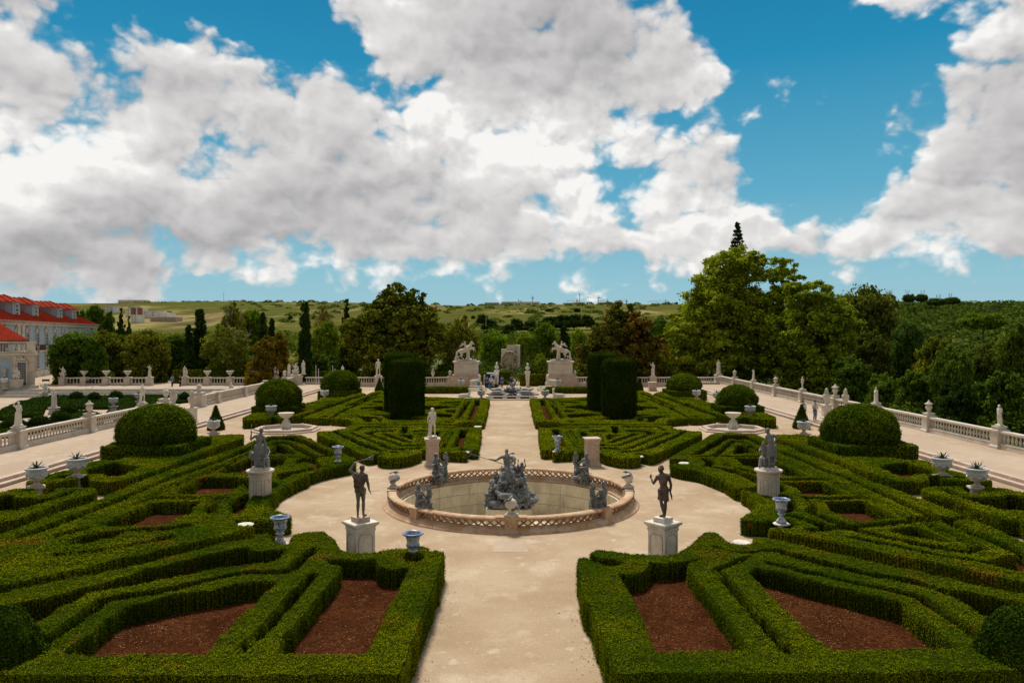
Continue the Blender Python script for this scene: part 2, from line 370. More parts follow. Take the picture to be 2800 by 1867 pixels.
M['bronzegreen'] = mat('green brown bronze', [(0.17,0.145,0.105), ((0.27,0.245,0.20),3.0,0.5,0.68,(1,1,0.35)), ((0.06,0.05,0.035),4.0,0.55,0.7)], 0.45, (25.0,0.3,0.01), 0.3, 0.5)
M['concrete'] = mat('stained basin wall', [(0.70,0.60,0.43), ((0.54,0.46,0.32),1.3,0.42,0.62), ((0.76,0.68,0.52),2.5,0.52,0.7,(1,1,0.25)), ((0.20,0.18,0.12),4.0,0.6,0.74,(1,1,0.12),0.4)], 0.9, (18.0,0.3,0.01))
M['water'] = mat('shallow water', [(0.42,0.45,0.46)], 0.12, None, 0.0, 0.6)
M['hill'] = mat('dry hill grass', [(0.175,0.150,0.036), ((0.095,0.098,0.022),0.012,0.34,0.46,(1,0.35,1)), ((0.27,0.22,0.085),0.02,0.52,0.62,(0.7,0.25,1)), ((0.13,0.085,0.055),0.016,0.58,0.66,(1,0.3,1),0.8), ((0.06,0.085,0.025),0.05,0.55,0.66)], 1.0, None, 0.0, 0.0)
M['lawn'] = mat('park grass', [(0.05,0.075,0.012), ((0.09,0.10,0.02),0.2,0.45,0.65), ((0.03,0.04,0.01),0.7,0.5,0.7)], 1.0)
M['bark'] = mat('tree bark', [(0.16,0.125,0.09), ((0.08,0.06,0.04),2.0,0.45,0.65), ((0.26,0.22,0.17),5.0,0.55,0.7)], 0.95)
M['barkpale'] = mat('pale bark', [(0.42,0.37,0.29), ((0.26,0.22,0.16),2.0,0.45,0.65)], 0.95)
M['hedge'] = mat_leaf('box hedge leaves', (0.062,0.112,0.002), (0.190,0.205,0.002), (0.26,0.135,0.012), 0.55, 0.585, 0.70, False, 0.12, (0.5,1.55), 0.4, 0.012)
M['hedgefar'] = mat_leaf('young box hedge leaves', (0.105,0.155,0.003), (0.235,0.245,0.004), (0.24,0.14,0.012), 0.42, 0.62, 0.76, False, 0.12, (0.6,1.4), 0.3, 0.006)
M['hedgecore'] = mat('box hedge twigs', [(0.018,0.030,0.002), ((0.03,0.022,0.004),6.0,0.5,0.7)], 1.0, None, 0.0, 0.0)
M['dome'] = mat_leaf('domed shrub leaves', (0.055,0.10,0.004), (0.125,0.165,0.006), (0.12,0.075,0.012), 0.5, 0.63, 0.75, False, 0.2, (0.45,1.7), 0.6)
M['yew'] = mat_leaf('dark yew leaves', (0.020,0.045,0.004), (0.055,0.090,0.006), None, 0.5, 0.6, 0.7, False, 0.1, (0.4,1.6), 0.8)
M['lowbox'] = mat_leaf('dark low box leaves', (0.018,0.042,0.006), (0.035,0.065,0.009), None, 0.5, 0.6, 0.7, False, 0.15, (0.5,1.5), 0.5)
M['tree'] = mat_leaf('tree leaves', (1.7,1.85,1.0), (3.4,3.25,1.7), None, 0.5, 0.6, 0.7, True, 0.3, (0.5,1.6), 0.25)
M['magn'] = mat_leaf('magnolia leaves', (0.085,0.115,0.010), (0.20,0.20,0.016), (0.25,0.14,0.02), 0.28, 0.58, 0.74, False, 0.15, (0.45,1.8), 0.35)
M['agave'] = mat('agave leaf', [(0.035,0.075,0.045), ((0.07,0.12,0.08),6.0,0.45,0.65)], 0.5)
M['dirt'] = mat('dark potting soil', [(0.03,0.02,0.014), ((0.06,0.04,0.025),20.0,0.5,0.7)], 1.0)
M['roof'] = mat('red clay tiles', [(0.36,0.038,0.016), ((0.24,0.03,0.014),0.8,0.45,0.65), ((0.44,0.085,0.04),3.0,0.55,0.7)], 0.9, None, 0.0, 0.03)
M['bluewall'] = mat('pale blue stucco', [(0.38,0.48,0.55), ((0.32,0.42,0.50),0.6,0.45,0.65), ((0.45,0.53,0.58),2.0,0.55,0.7)], 0.9)
M['cream'] = mat('cream stucco', [(0.68,0.60,0.49), ((0.48,0.40,0.31),0.8,0.45,0.65), ((0.64,0.58,0.49),3.0,0.5,0.7)], 0.9)
M['glass'] = mat('dark window glass', [(0.03,0.034,0.038)], 0.12, None, 0.0, 0.6)
M['greenpaint'] = mat('dark green paint', [(0.02,0.05,0.04)], 0.5)
M['white'] = mat('white paint', [(0.74,0.74,0.74), ((0.66,0.66,0.67),2.0,0.5,0.7)], 0.4)
M['black'] = mat('black rubber', [(0.02,0.02,0.022)], 0.6)
M['red'] = mat('red lens', [(0.42,0.05,0.03)], 0.3)
M['azul'] = mat('blue painted glaze', [(0.50,0.52,0.55), ((0.08,0.13,0.28),7.0,0.52,0.60), ((0.62,0.63,0.65),5.0,0.55,0.62)], 0.3, None, 0.0, 0.5)
M['azulrim'] = mat('blue glaze band', [(0.15,0.21,0.37), ((0.46,0.49,0.55),12.0,0.52,0.6)], 0.3, None, 0.0, 0.5)
M['glaze'] = mat('white glaze', [(0.55,0.55,0.56), ((0.42,0.42,0.42),4.0,0.5,0.7)], 0.35, None, 0.0, 0.5)
M['ironbal'] = mat('rusty iron', [(0.10,0.055,0.025)], 0.7)
M['far'] = mat('far white render', [(0.80,0.77,0.73), ((0.70,0.66,0.62),0.1,0.45,0.6)], 0.9)
M['farred'] = mat('far brick red', [(0.34,0.12,0.09)], 0.9)
M['steel'] = mat('grey steel', [(0.30,0.31,0.33)], 0.5)
M['cranered'] = mat('rust red steel', [(0.36,0.19,0.15)], 0.6)
def cloth(name, c): 
    if name not in M: M[name] = mat(name, [c, (tuple(x*0.6 for x in c), 9.0, 0.5, 0.7)], 0.9)
    return M[name]
M['skin'] = mat('skin', [(0.42,0.25,0.17)], 0.6)
M['hair'] = mat('dark hair', [(0.03,0.018,0.012)], 0.6)
# ------------------------------------------------------------------ structure: ground, terraces, hills
HM = 0.60                                        # height of the inner mazes
HB = 0.85                                        # clipped height of the box hedges
FC = (0.05, 35.2); FR = 5.5                      # centre and radius of the round basin
XT, XB, YF = 26.0, 32.2, 113.5                   # terrace kerb, side balustrades, far balustrade
TZ = 0.34
circ = [(FC[0] + (FR-0.05)*math.cos(2*math.pi*k/96), FC[1] + (FR-0.05)*math.sin(2*math.pi*k/96)) for k in range(96)]
b = MB(); b.sheet([(-XT+.1,-14),(XT-.1,-14),(XT-.1,YF+40),(-XT+.1,YF+40)], 0.0, [circ]); b.build('ground', M['gravel']) ['kind'] = 'structure'
def terrace(sgn, breaks):
    b = MB(); xs = (sgn*(XT+.75), sgn*(XB+.45))
    b.mi = 0; b.box(min(xs), max(xs), -14, YF+14, -6.0, TZ)
    o = b.build('terrace_walk', M['terrace']); o['kind'] = 'structure'
    b = MB()
    for j, (a0, a1, z) in enumerate(((0.0,0.36,TZ*0.5), (0.37,0.74,TZ+0.004))):
        x0, x1 = sorted((sgn*(XT+a0), sgn*(XT+a1)))
        y = -13.0
        while y < YF:                              # kerb stones laid end to end, with joints
            L = 2.4 + 0.5*random.random(); b.box(x0, x1, y, min(y+L-0.015, YF), -0.3, z + random.uniform(-.006,.006)); y += L
    o = b.build('terrace_steps', M['pink']); o['kind'] = 'structure'
terrace(1, None); terrace(-1, None)
# wide low step in front of the far balustrade
b = MB()
for j in range(3): b.box(-17, -3.2-0*j, 104.2+j*.45, 104.6+j*.45, 0, .12*(j+1)); b.box(3.8, 17, 104.2+j*.45, 104.6+j*.45, 0, .12*(j+1))
b.build('garden_steps', M['stone'])['kind'] = 'structure'
# sunken garden on the left, reached by long shallow steps
LZ = -1.05
b = MB(); b.box(-110, -XB-.46, 20, 106.0, -6, LZ); b.build('lower_garden_ground', M['terrace'])['kind'] = 'structure'
b = MB(); b.box(-125, -XB-.46, 109.0, 170, -6, -0.02); b.build('palace_forecourt', M['terrace'])['kind'] = 'structure'
b = MB()
for j in range(6): b.box(-104, -XB-.47, 106.0+.5*j, 106.48+.5*j + (.02 if j == 5 else 0), -3, LZ + .17*(j+1)*0.98)
b.build('lower_garden_steps', M['stonegrey'])['kind'] = 'structure'

def hz(x, y):
    """height of the land beyond the garden"""
    d = math.hypot(x, y); px = CX + F*x/max(y, 1)
    base = -2.5 if px < 1900 else -5.0
    crest = np.interp(px, [-400,0,300,620,940,1130,1300,1500,1900,2300,2440,2800,3400], [838,834,834,830,832,838,842,838,838,842,848,850,852])
    w = float(np.clip((px-2200)/250, 0, 1)); w = w*w*(3-2*w)
    top = (HY - crest)
    def prof(dd, d0, d1):
        t = np.clip((dd-d0)/(d1-d0), 0, 1); t = t*t*(3-2*t); return t
    D1 = 1500*(1-w) + 620*w; D0 = 260*(1-w) + 150*w
    zt = H + top*D1*(y/max(d,1))/F
    t = prof(d, D0, D1)
    z = base*(1-t) + zt*t
    z += 3.5*(vnoise(np.array(x*.006+31), np.array(y*.004), 3)-.5)*min(1, d/700)*(1-abs(2*t-1)**6) 
    if d > D1: z = zt - (d-D1)*0.03
    return float(z)
az_ = np.linspace(R(-42), R(42), 170); ds = np.concatenate([np.linspace(116,420,34), np.linspace(450,1500,50), np.array([1560,1700,2000,2600,3500])])
V = np.array([[dd*math.sin(a), dd*math.cos(a), hz(dd*math.sin(a), dd*math.cos(a))] for dd in ds for a in az_])
na = len(az_); I = np.arange(len(ds)*na).reshape(len(ds), na)
Q = np.stack([I[:-1,:-1], I[:-1,1:], I[1:,1:], I[1:,:-1]], -1).reshape(-1,4)
npmesh('hills', V, Q, M['hill'], smooth=True)['kind'] = 'structure'
b = MB(); b.sheet([(-700,-60),(700,-60),(700,117.5),(-700,117.5)], -6.05); b.build('park_ground', M['lawn'])['kind'] = 'structure'
b = MB(); b.sheet([(-140,110),(140,110),(300,330),(-300,330)], -2.3); b.build('park_lawn', M['lawn'])['kind'] = 'structure'

# ------------------------------------------------------------------ box hedges: traced outlines set on the ground as real clipped hedges
def hedge(name, label, cat, outer, holes, h=HB, cell=0.08, dens=900, leaf=0.045, mats=None, soil=True, group=None, wob=0.03, rough=0.03, yclip=12.5, z0=0.0, widen=.085, soilz=.012):
    mats = mats or [M['hedgecore'], M['hedge']]
    ox = [p[0] for p in outer]; oy = [p[1] for p in outer]
    lim = 0.80
    x0, x1, y0, y1 = min(ox), max(ox), max(min(oy), yclip), max(oy)
    nx, ny = int((x1-x0)/cell)+3, int((y1-y0)/cell)+3
    gx = x0 - cell + cell*(np.arange(nx)+.5); gy = y0 - cell + cell*(np.arange(ny)+.5)
    X, Y = np.meshgrid(gx, gy, indexing='ij')
    full = inpoly(outer, X, Y) & (Y > yclip) & (np.abs(X) < Y*lim + 2.0)
    mk = full.copy()
    bed = np.zeros_like(full)                      # wide openings hold raised soil, narrow trenches stay deep
    for hp in holes:
        q_ = np.array(hp); q2_ = np.roll(q_,-1,0); th_ = abs((q_[:,0]*q2_[:,1]-q2_[:,0]*q_[:,1]).sum())/np.hypot(*(q2_-q_).T).sum(); thin = th_ < .22
        g_ = widen*(.6 if cell < .07 else 1.45)*((2.5 if cell < .07 else 1.75) if thin else 1.0)
        for ax_, ay_ in ((0,0),(g_,0),(-g_,0),(0,g_),(0,-g_)):
            i_ = inpoly(hp, X+ax_, Y+ay_); mk &= ~i_
            if not thin: bed |= i_
    mk[0,:] = mk[-1,:] = False; mk[:,0] = mk[:,-1] = False
    if not mk.any(): return None
    # soil showing between the hedges
    if soil:
        s_ = full & ~mk & (bed if soilz > .05 else True)
        for _ in range(2 if soilz < .05 else 1):
            t = s_.copy(); t[1:] |= s_[:-1]; t[:-1] |= s_[1:]; t[:,1:] |= s_[:,:-1]; t[:,:-1] |= s_[:,1:]; s_ = t & full
        for _ in range(1):
            e = full.copy(); e[1:] &= full[:-1]; e[:-1] &= full[1:]; e[:,1:] &= full[:,:-1]; e[:,:-1] &= full[:,1:]; s_ &= e
        ii, jj = np.nonzero(s_)
        if len(ii):
            a = x0 - cell + cell*ii; c = y0 - cell + cell*jj; zz = np.full(len(ii), z0+soilz)
            V = np.stack([np.stack([a,c,zz],1), np.stack([a+cell,c,zz],1), np.stack([a+cell,c+cell,zz],1), np.stack([a,c+cell,zz],1)],1).reshape(-1,3)
            nc = min(int(len(ii)*cell*cell*(170 if cell < .07 else 50)), 16000); q_ = RNG.integers(0, len(ii), nc)
            P = np.stack([a[q_]+RNG.random(nc)*cell, c[q_]+RNG.random(nc)*cell, zz[q_]+.012], 1)
            keep = RNG.random(nc) < .25 + 1.1*np.clip(vnoise(P[:,0]*.9, P[:,1]*.9, 21)-.3, 0, 1); P = P[keep]; nc = len(P)
            CV, CQ = leaves(P, np.tile([0,0,1.],(nc,1)), np.full(nc, .042), RNG, .35, .3)
            npmesh('soil_bed', np.concatenate([V, CV]), np.concatenate([np.arange(len(V)).reshape(-1,4), CQ+len(V)]), [M['soil'], M['chip']], None, np.concatenate([np.zeros(len(V)//4, int), np.ones(len(CQ), int)]))['kind'] = 'structure'
    ii, jj = np.nonzero(mk)
    vid = -np.ones((nx+1, ny+1), int)
    for di in (0,1):
        for dj in (0,1): vid[ii+di, jj+dj] = 0
    a, c = np.nonzero(vid == 0); vid[a, c] = np.arange(len(a)); n = len(a)
    vx = x0 - cell + cell*a.astype(float); vy = y0 - cell + cell*c.astype(float)
    top = np.stack([vid[ii,jj], vid[ii+1,jj], vid[ii+1,jj+1], vid[ii,jj+1]], 1)
    E = []; EN = []
    for di, dj, (p, q), nr in ((-1,0,((0,1),(0,0)),(-1,0)), (1,0,((1,0),(1,1)),(1,0)), (0,-1,((0,0),(1,0)),(0,-1)), (0,1,((1,1),(0,1)),(0,1))):
        m = ~mk[ii+di, jj+dj]; e = np.stack([vid[ii[m]+p[0], jj[m]+p[1]], vid[ii[m]+q[0], jj[m]+q[1]]], 1); E.append(e); EN.append(np.tile(nr, (len(e),1)))
    E = np.concatenate(E); EN = np.concatenate(EN).astype(float)
    isb = np.zeros(n, bool); isb[E.ravel()] = True
    for _ in range(5):                             # round off the raster steps
        sx = np.zeros(n); sy = np.zeros(n); k = np.zeros(n)
        for u, v in ((0,1),(1,0)):
            np.add.at(sx, E[:,u], vx[E[:,v]]); np.add.at(sy, E[:,u], vy[E[:,v]]); np.add.at(k, E[:,u], 1)
        g = isb & (k > 0); vx[g] = .5*vx[g] + .5*sx[g]/k[g]; vy[g] = .5*vy[g] + .5*sy[g]/k[g]
    vx[isb] += wob*(vnoise(vx[isb]*1.3, vy[isb]*1.3, 1)-.5)*2 + RNG.normal(0, rough*.4, isb.sum())
    vy[isb] += wob*(vnoise(vx[isb]*1.3+9, vy[isb]*1.3, 2)-.5)*2 + RNG.normal(0, rough*.4, isb.sum())
    vz = z0 + h + .05*(vnoise(vx*.5, vy*.5, 5)-.5) + .06*(vnoise(vx*2.1, vy*2.1, 6)-.5) + RNG.normal(0, rough*.5, n)
    V = [np.stack([vx, vy, vz], 1)]; bi = np.nonzero(isb)[0]; pos = -np.ones(n, int); pos[bi] = np.arange(len(bi))
    lv = (0.66, 0.33, -0.02); off = n; prev = E; QS = [top]
    for t in lv:
        q = np.stack([vx[bi]+RNG.normal(0,rough*.6,len(bi)), vy[bi]+RNG.normal(0,rough*.6,len(bi)), z0+(vz[bi]-z0)*t], 1); V.append(q)
        cur = pos[E] + off; QS.append(np.stack([prev[:,1], prev[:,0], cur[:,0], cur[:,1]], 1)); prev = cur; off += len(bi)
    QS[0] = top; V = np.concatenate(V); Q = np.concatenate(QS); core = len(Q)
    # leaves over the top and down the sides
    area = len(ii)*cell*cell; nt = int(area*dens)
    w = np.clip(26.0/np.maximum(gy[jj], 10), .35, 1.6)**1.2; w /= w.sum()
    s_ = RNG.choice(len(ii), nt, p=w); f = RNG.random((nt,2))
    tv = np.stack([vx,vy,vz],1)
    P = ((tv[top[s_,0]]*(1-f[:,:1])+tv[top[s_,1]]*f[:,:1])*(1-f[:,1:]) + (tv[top[s_,3]]*(1-f[:,:1])+tv[top[s_,2]]*f[:,:1])*f[:,1:])
    P[:,2] += RNG.normal(.008, rough*.6, nt) + .035*(vnoise(P[:,0]*6, P[:,1]*6, 8)-.5)
    Nn = np.tile([0,0,1.], (nt,1))
    ns = int(len(E)*cell*h*dens*.75)
    ws = np.clip(26.0/np.maximum(vy[E[:,0]], 10), .35, 1.6)**1.2; ws /= ws.sum()
    s_ = RNG.choice(len(E), ns, p=ws); f = RNG.random((ns,2))
    A = tv[E[s_,0]]; Bq = tv[E[s_,1]]; P2 = A*(1-f[:,:1]) + Bq*f[:,:1]; P2[:,2] = z0 + (P2[:,2]-z0)*(1-f[:,1]**1.1) - .005
    P2[:,:2] += EN[s_]*np.abs(RNG.normal(.01, rough, ns))[:,None]
    N2 = np.concatenate([EN[s_], np.full((ns,1), .08)], 1)
    P = np.concatenate([P, P2]); Nn = np.concatenate([Nn, N2])
    sz = leaf*np.clip(np.sqrt(P[:,1]/26.0), .8, 1.15)
    LV, LQ = leaves(P, Nn, sz, RNG, .62, .45)
    o = npmesh(name, np.concatenate([V, LV]), np.concatenate([Q, LQ+len(V)]), mats, None, np.concatenate([np.zeros(core,int), np.ones(len(LQ),int)]))
    return tag(o, label, cat, group)

GH = 'box hedge compartments of the parterre'
R1o = tr(HB,'A',[(268,440),(310,425),(375,425),(400,380),(440,350),(600,362),(690,382),(900,402),(1080,405),(1200,380),(1300,320),(1430,200),(1480,184),(1545,184),(1600,235),(1640,280),(1700,305),(1770,312),(1850,305),(1885,298),(1888,237),(2000,243)],
  'B',[(400,335),(800,430),(1400,560),(2000,690),(2350,755),(2900,860),(2900,1485)],'A',[(650,1495),(570,1320),(470,1080),(400,880),(330,790),(280,560)])
R1h = [tr(HB,'A',[(470,470),(510,445),(580,442),(650,455),(682,480),(660,500),(560,505),(490,490)]),
 tr(HB,'A',[(372,402),(480,465),(470,478),(362,412)]),
 tr(HB,'A',[(1530,316),(1600,342),(1700,360),(1900,358),(1990,343),(2110,338)],'B',[(336,405),(700,490),(1000,560),(1400,640),(1700,720),(2000,770),(2330,835),(2900,960),(2900,1300),(2160,1060),(2080,1010),(1975,945),(1860,860),(1740,790),(1450,700),(1200,645),(900,580),(600,510),(300,440),(96,380)],'A',[(2010,362),(1900,374),(1700,374),(1530,332)]),
 tr(HB,'B',[(0,462),(200,503),(570,582),(900,672),(1170,732),(1400,782),(1500,842),(1700,970),(1900,1120),(2080,1235),(2050,1245),(1880,1140),(1690,995),(1480,862),(1390,805),(1160,752),(890,692),(560,600),(190,522),(0,480)]),
 tr(HB,'A',[(1845,555),(1920,515),(2014,535)],'B',[(300,610),(650,700),(1000,790),(1240,850),(1300,920),(1500,1060),(1760,1262),(570,1270),(240,960),(0,735)]),
 tr(HB,'A',[(1540,522),(1700,690),(1850,850),(1980,1003),(2100,1120),(2235,1295),(2200,1305),(2110,1190),(1990,1060),(1880,925),(1760,800),(1630,655),(1532,540)]),
 tr(HB,'A',[(1540,522),(1690,468),(1860,395),(1872,407),(1700,485),(1560,540)]),
 tr(HB,'A',[(650,580),(760,590),(860,570),(935,515),(940,480),(1100,482),(1255,460),(1330,438),(1410,432),(1400,445),(1280,475),(1275,520),(1410,700),(1640,1000),(1845,1280),(985,1295),(830,870)])]
hedge('box_hedge', 'clipped box hedge right of the sand path in the foreground, enclosing two red soil beds', 'hedge', R1o, R1h, HB, .06, 2000, .038, group=GH, soilz=.33)
L1o = tr(HB,'H',[(2065,375),(1990,362),(1920,370),(1910,322),(1840,322),(1650,345),(1400,378),(1200,378),(1120,360),(1080,310),(1030,250),(960,185),(820,175),(700,200),(650,230),(655,265),(640,290),(500,295),(490,270),(495,225),(440,205),(300,212)],
  'I',[(2350,235),(2014,295),(1500,430),(1000,550),(500,640),(0,755),(-500,860),(-500,1510),(1200,1505)],'H',[(0,1505),(1660,1505),(1670,1490),(1760,1230),(1840,1000),(1900,850),(1950,720),(2000,600),(2035,470)])
L1h = [tr(HB,'H',[(1690,430),(1710,408),(1830,398),(1875,420),(1860,455),(1700,455)]),
 tr(HB,'I',[(2265,322),(2000,365),(1700,440),(1400,515),(1000,640),(700,720),(300,810),(60,862),(-400,960),(-400,1200),(230,1040),(270,1045),(450,940),(650,825),(760,755),(1200,690),(1600,605)],'H',[(0,518),(350,465),(480,460),(560,410),(610,345),(450,352),(300,362),(250,352)]),
 tr(HB,'H',[(880,322),(760,408),(650,508),(620,538),(480,536),(300,534),(0,588)],'I',[(1500,713),(1000,788),(910,813),(850,868),(500,1108),(340,1220),(370,1240),(520,1142),(880,892),(950,832),(1030,812),(1500,742)],'H',[(0,614),(300,558),(480,557),(650,557),(700,512),(790,422),(890,337)]),
 tr(HB,'H',[(0,700),(250,648),(400,632),(520,640),(370,790),(200,950),(0,1140)],'I',[(1860,1310),(570,1312),(780,1150),(1000,985),(1130,872),(1600,765)]),
 tr(HB,'H',[(850,555),(640,800),(400,1060),(200,1260),(130,1320),(165,1322),(300,1195),(440,1065),(690,810),(872,572)]),
 tr(HB,'H',[(980,425),(1050,450),(1430,448),(1442,505),(1520,535),(1620,540),(1738,520),(1640,690),(1530,920),(1400,1180),(1350,1312),(560,1312),(600,1150),(850,870),(1140,500),(1010,485)])]
hedge('box_hedge', 'clipped box hedge left of the sand path in the foreground, enclosing two red soil beds', 'hedge', L1o, L1h, HB, .06, 2000, .038, group=GH, soilz=.33)
R2o = tr(HM,'D',[(148,485),(480,300),(660,200),(740,163),(860,157),(1250,172),(1400,235),(1520,290)],'Q',[(140,60),(400,160),(640,265),(870,340),(1160,450),(1400,560),(1700,690),(2000,790)],'Rr',[(550,330),(770,410),(1000,500),(1300,620),(1550,730),(1880,860),(2349,1070),(2700,1230)],
  'B',[(2750,740),(2350,640),(2000,575),(1500,465),(1007,370),(700,295),(350,225),(30,180)],'D',[(1445,1400),(1490,1312),(1070,1292),(1070,1272),(1250,1148),(1290,1110),(1180,960),(1060,905),(1095,893),(1280,893),(1280,862),(1010,873),(870,785),(700,715),(500,650),(300,620),(170,590),(170,570),(275,562),(400,560),(415,535),(380,505),(280,494),(148,490)])
R2h = [tr(HM,'D',[(440,440),(650,320),(865,190),(1130,192),(1390,305)],'Q',[(135,165),(420,270),(560,330),(720,395),(900,480),(1200,585),(1500,700),(1760,805),(2050,950),(2349,1090)],'Rr',[(700,540),(930,640),(1050,690),(1500,690),(1500,712),(1150,725),(1300,790),(1600,920),(1900,1050),(2349,1235),(2349,1300),(1850,1085),(1550,965),(1300,855),(1100,755),(1000,720),(880,690),(600,562),(300,417),(0,288)],'Q',[(1500,735),(1200,615),(900,522),(720,432),(560,357),(420,302),(135,197)],'D',[(1390,345),(1230,268),(1130,240),(880,237),(760,322),(555,440)]),
 tr(HM,'D',[(705,460),(820,375),(960,262),(1075,258),(1310,378)],'Q',[(135,278),(400,393),(650,498),(950,648),(1250,778),(1500,893),(1800,1013),(2100,1158),(2349,1262)],'Rr',[(660,690),(890,690),(1040,715),(760,740),(650,735),(400,612),(200,515),(0,428)],'Q',[(1500,915),(1250,800),(950,665),(650,515),(400,408),(135,290)],'D',[(1300,395),(1070,268),(972,268),(830,385),(725,468)]),
 tr(HM,'D',[(945,430),(1045,318),(1085,320),(1275,428)]),
 tr(HM,'D',[(400,457),(720,460),(1310,453),(1310,466),(720,473),(400,467)]),
 tr(HM,'D',[(515,495),(600,488),(680,510),(720,545),(700,575),(640,600),(565,590),(625,570),(630,540),(590,510)]),
 tr(HM,'D',[(760,480),(820,500),(880,530),(915,560),(900,585),(878,585),(885,560),(850,520),(790,490)]),
 tr(HM,'D',[(960,490),(1300,485),(1500,525),(1600,575),(1760,640),(1910,718),(1700,724),(1590,712),(1450,690),(1260,602),(1130,585),(1100,550),(1050,512)]),
 tr(HM,'D',[(650,600),(800,605),(1000,640),(1150,690),(1290,745),(1290,800),(1240,800),(1150,740),(1000,680),(850,640),(760,620)]),
 tr(HM,'D',[(980,605),(1100,622),(1290,678),(1290,692),(1100,640),(1000,617)]),
 tr(HM,'Q',[(190,650),(940,652),(960,667),(190,664)]),
 tr(HM,'Q',[(190,706),(860,708),(1000,770),(1240,897),(560,903),(555,850),(480,785),(330,735),(200,716)]),
 tr(HM,'D',[(1100,885),(1290,855),(1430,830),(1590,832),(1645,870),(1640,905),(1590,930),(1420,945),(1290,930),(1100,898)]),
 tr(HM,'Q',[(560,942),(1000,952),(1610,942),(1610,958),(1000,970),(560,962)]),
 tr(HM,'D',[(1450,962),(1640,985),(1740,1070),(1762,1130),(1735,1175),(1665,1200),(1655,1160),(1650,1090),(1600,1020),(1520,1000)]),
 tr(HM,'D',[(1470,1300),(1680,1288),(1745,1340),(1720,1390),(1470,1390)]),
 tr(HM,'Q',[(570,950),(620,965),(730,1050),(765,1110),(745,1200),(700,1225),(680,1210),(715,1130),(690,1060),(620,980)]),
 tr(HM,'Q',[(935,1015),(1510,1012),(1640,1080),(1820,1170),(2070,1278),(1450,1330),(1200,1215),(1040,1180),(1030,1120),(980,1050)]),
 tr(HM,'Q',[(300,1225),(500,1255),(650,1310),(800,1350),(940,1380),(870,1420),(780,1400),(600,1330),(400,1260)]),
 tr(HM,'Q',[(730,1222),(850,1236),(1000,1296),(1200,1376),(1325,1410),(1300,1434),(1200,1399),(1000,1324),(850,1264)]),
 tr(HM,'Q',[(640,1466),(1000,1441),(1320,1421),(1700,1376),(2349,1326)],'Rr',[(670,734),(670,748)],'Q',[(2349,1349),(1700,1404),(1320,1449),(1000,1466),(640,1492)]),
 tr(HM,'Rr',[(200,885),(640,838),(1220,1103),(700,1015),(180,902)]),
 tr(HM,'Q',[(1330,1452),(1760,1540)],'Rr',[(600,1072),(1200,1192),(1500,1236),(1560,1272),(1200,1218),(600,1103),(0,977)],'Q',[(1330,1468)]),
 tr(HM,'Rr',[(760,733),(1040,878),(1500,1078),(1640,1148),(1800,1195),(1650,1228),(1500,1242),(1480,1200),(1650,1190),(1480,1099),(1030,909),(740,750)]),
 tr(HM,'B',[(590,206)],'Rr',[(0,1062),(600,1188),(1200,1308),(1880,1425),(1880,1452),(1200,1342),(600,1224),(0,1104)]),
 tr(HM,'Rr',[(1890,1390),(2060,1330),(2349,1310),(2700,1310),(2700,1568),(2150,1530),(1880,1440)])]
hedge('box_hedge', 'box hedge maze around the grey seated statue on the right side of the round basin', 'hedge', R2o, R2h, HM, .08, 900, .050, group=GH, soilz=.10)
L2o = tr(HM,'U',[(1000,395),(1150,320),(1350,260),(1470,245),(1890,225),(2349,440)],'J',[(1150,145),(1245,185),(1245,225),(1130,228),(1060,208),(1240,222),(1262,218),(1020,265),(805,322)],
  'U',[(2000,890),(1750,1000),(1590,1080),(1480,1180),(1380,1290),(1360,1370),(1450,1440),(1725,1536)],'J',[(640,745),(400,750),(130,745),(120,770),(160,800),(325,812),(200,850),(0,905)],'K',[(1500,1010),(1000,1130),(500,1250),(0,1340),(-400,1430),(-400,960),(0,880)],
  'V',[(0,920),(300,830),(670,690),(970,565),(1500,345),(2000,170)])
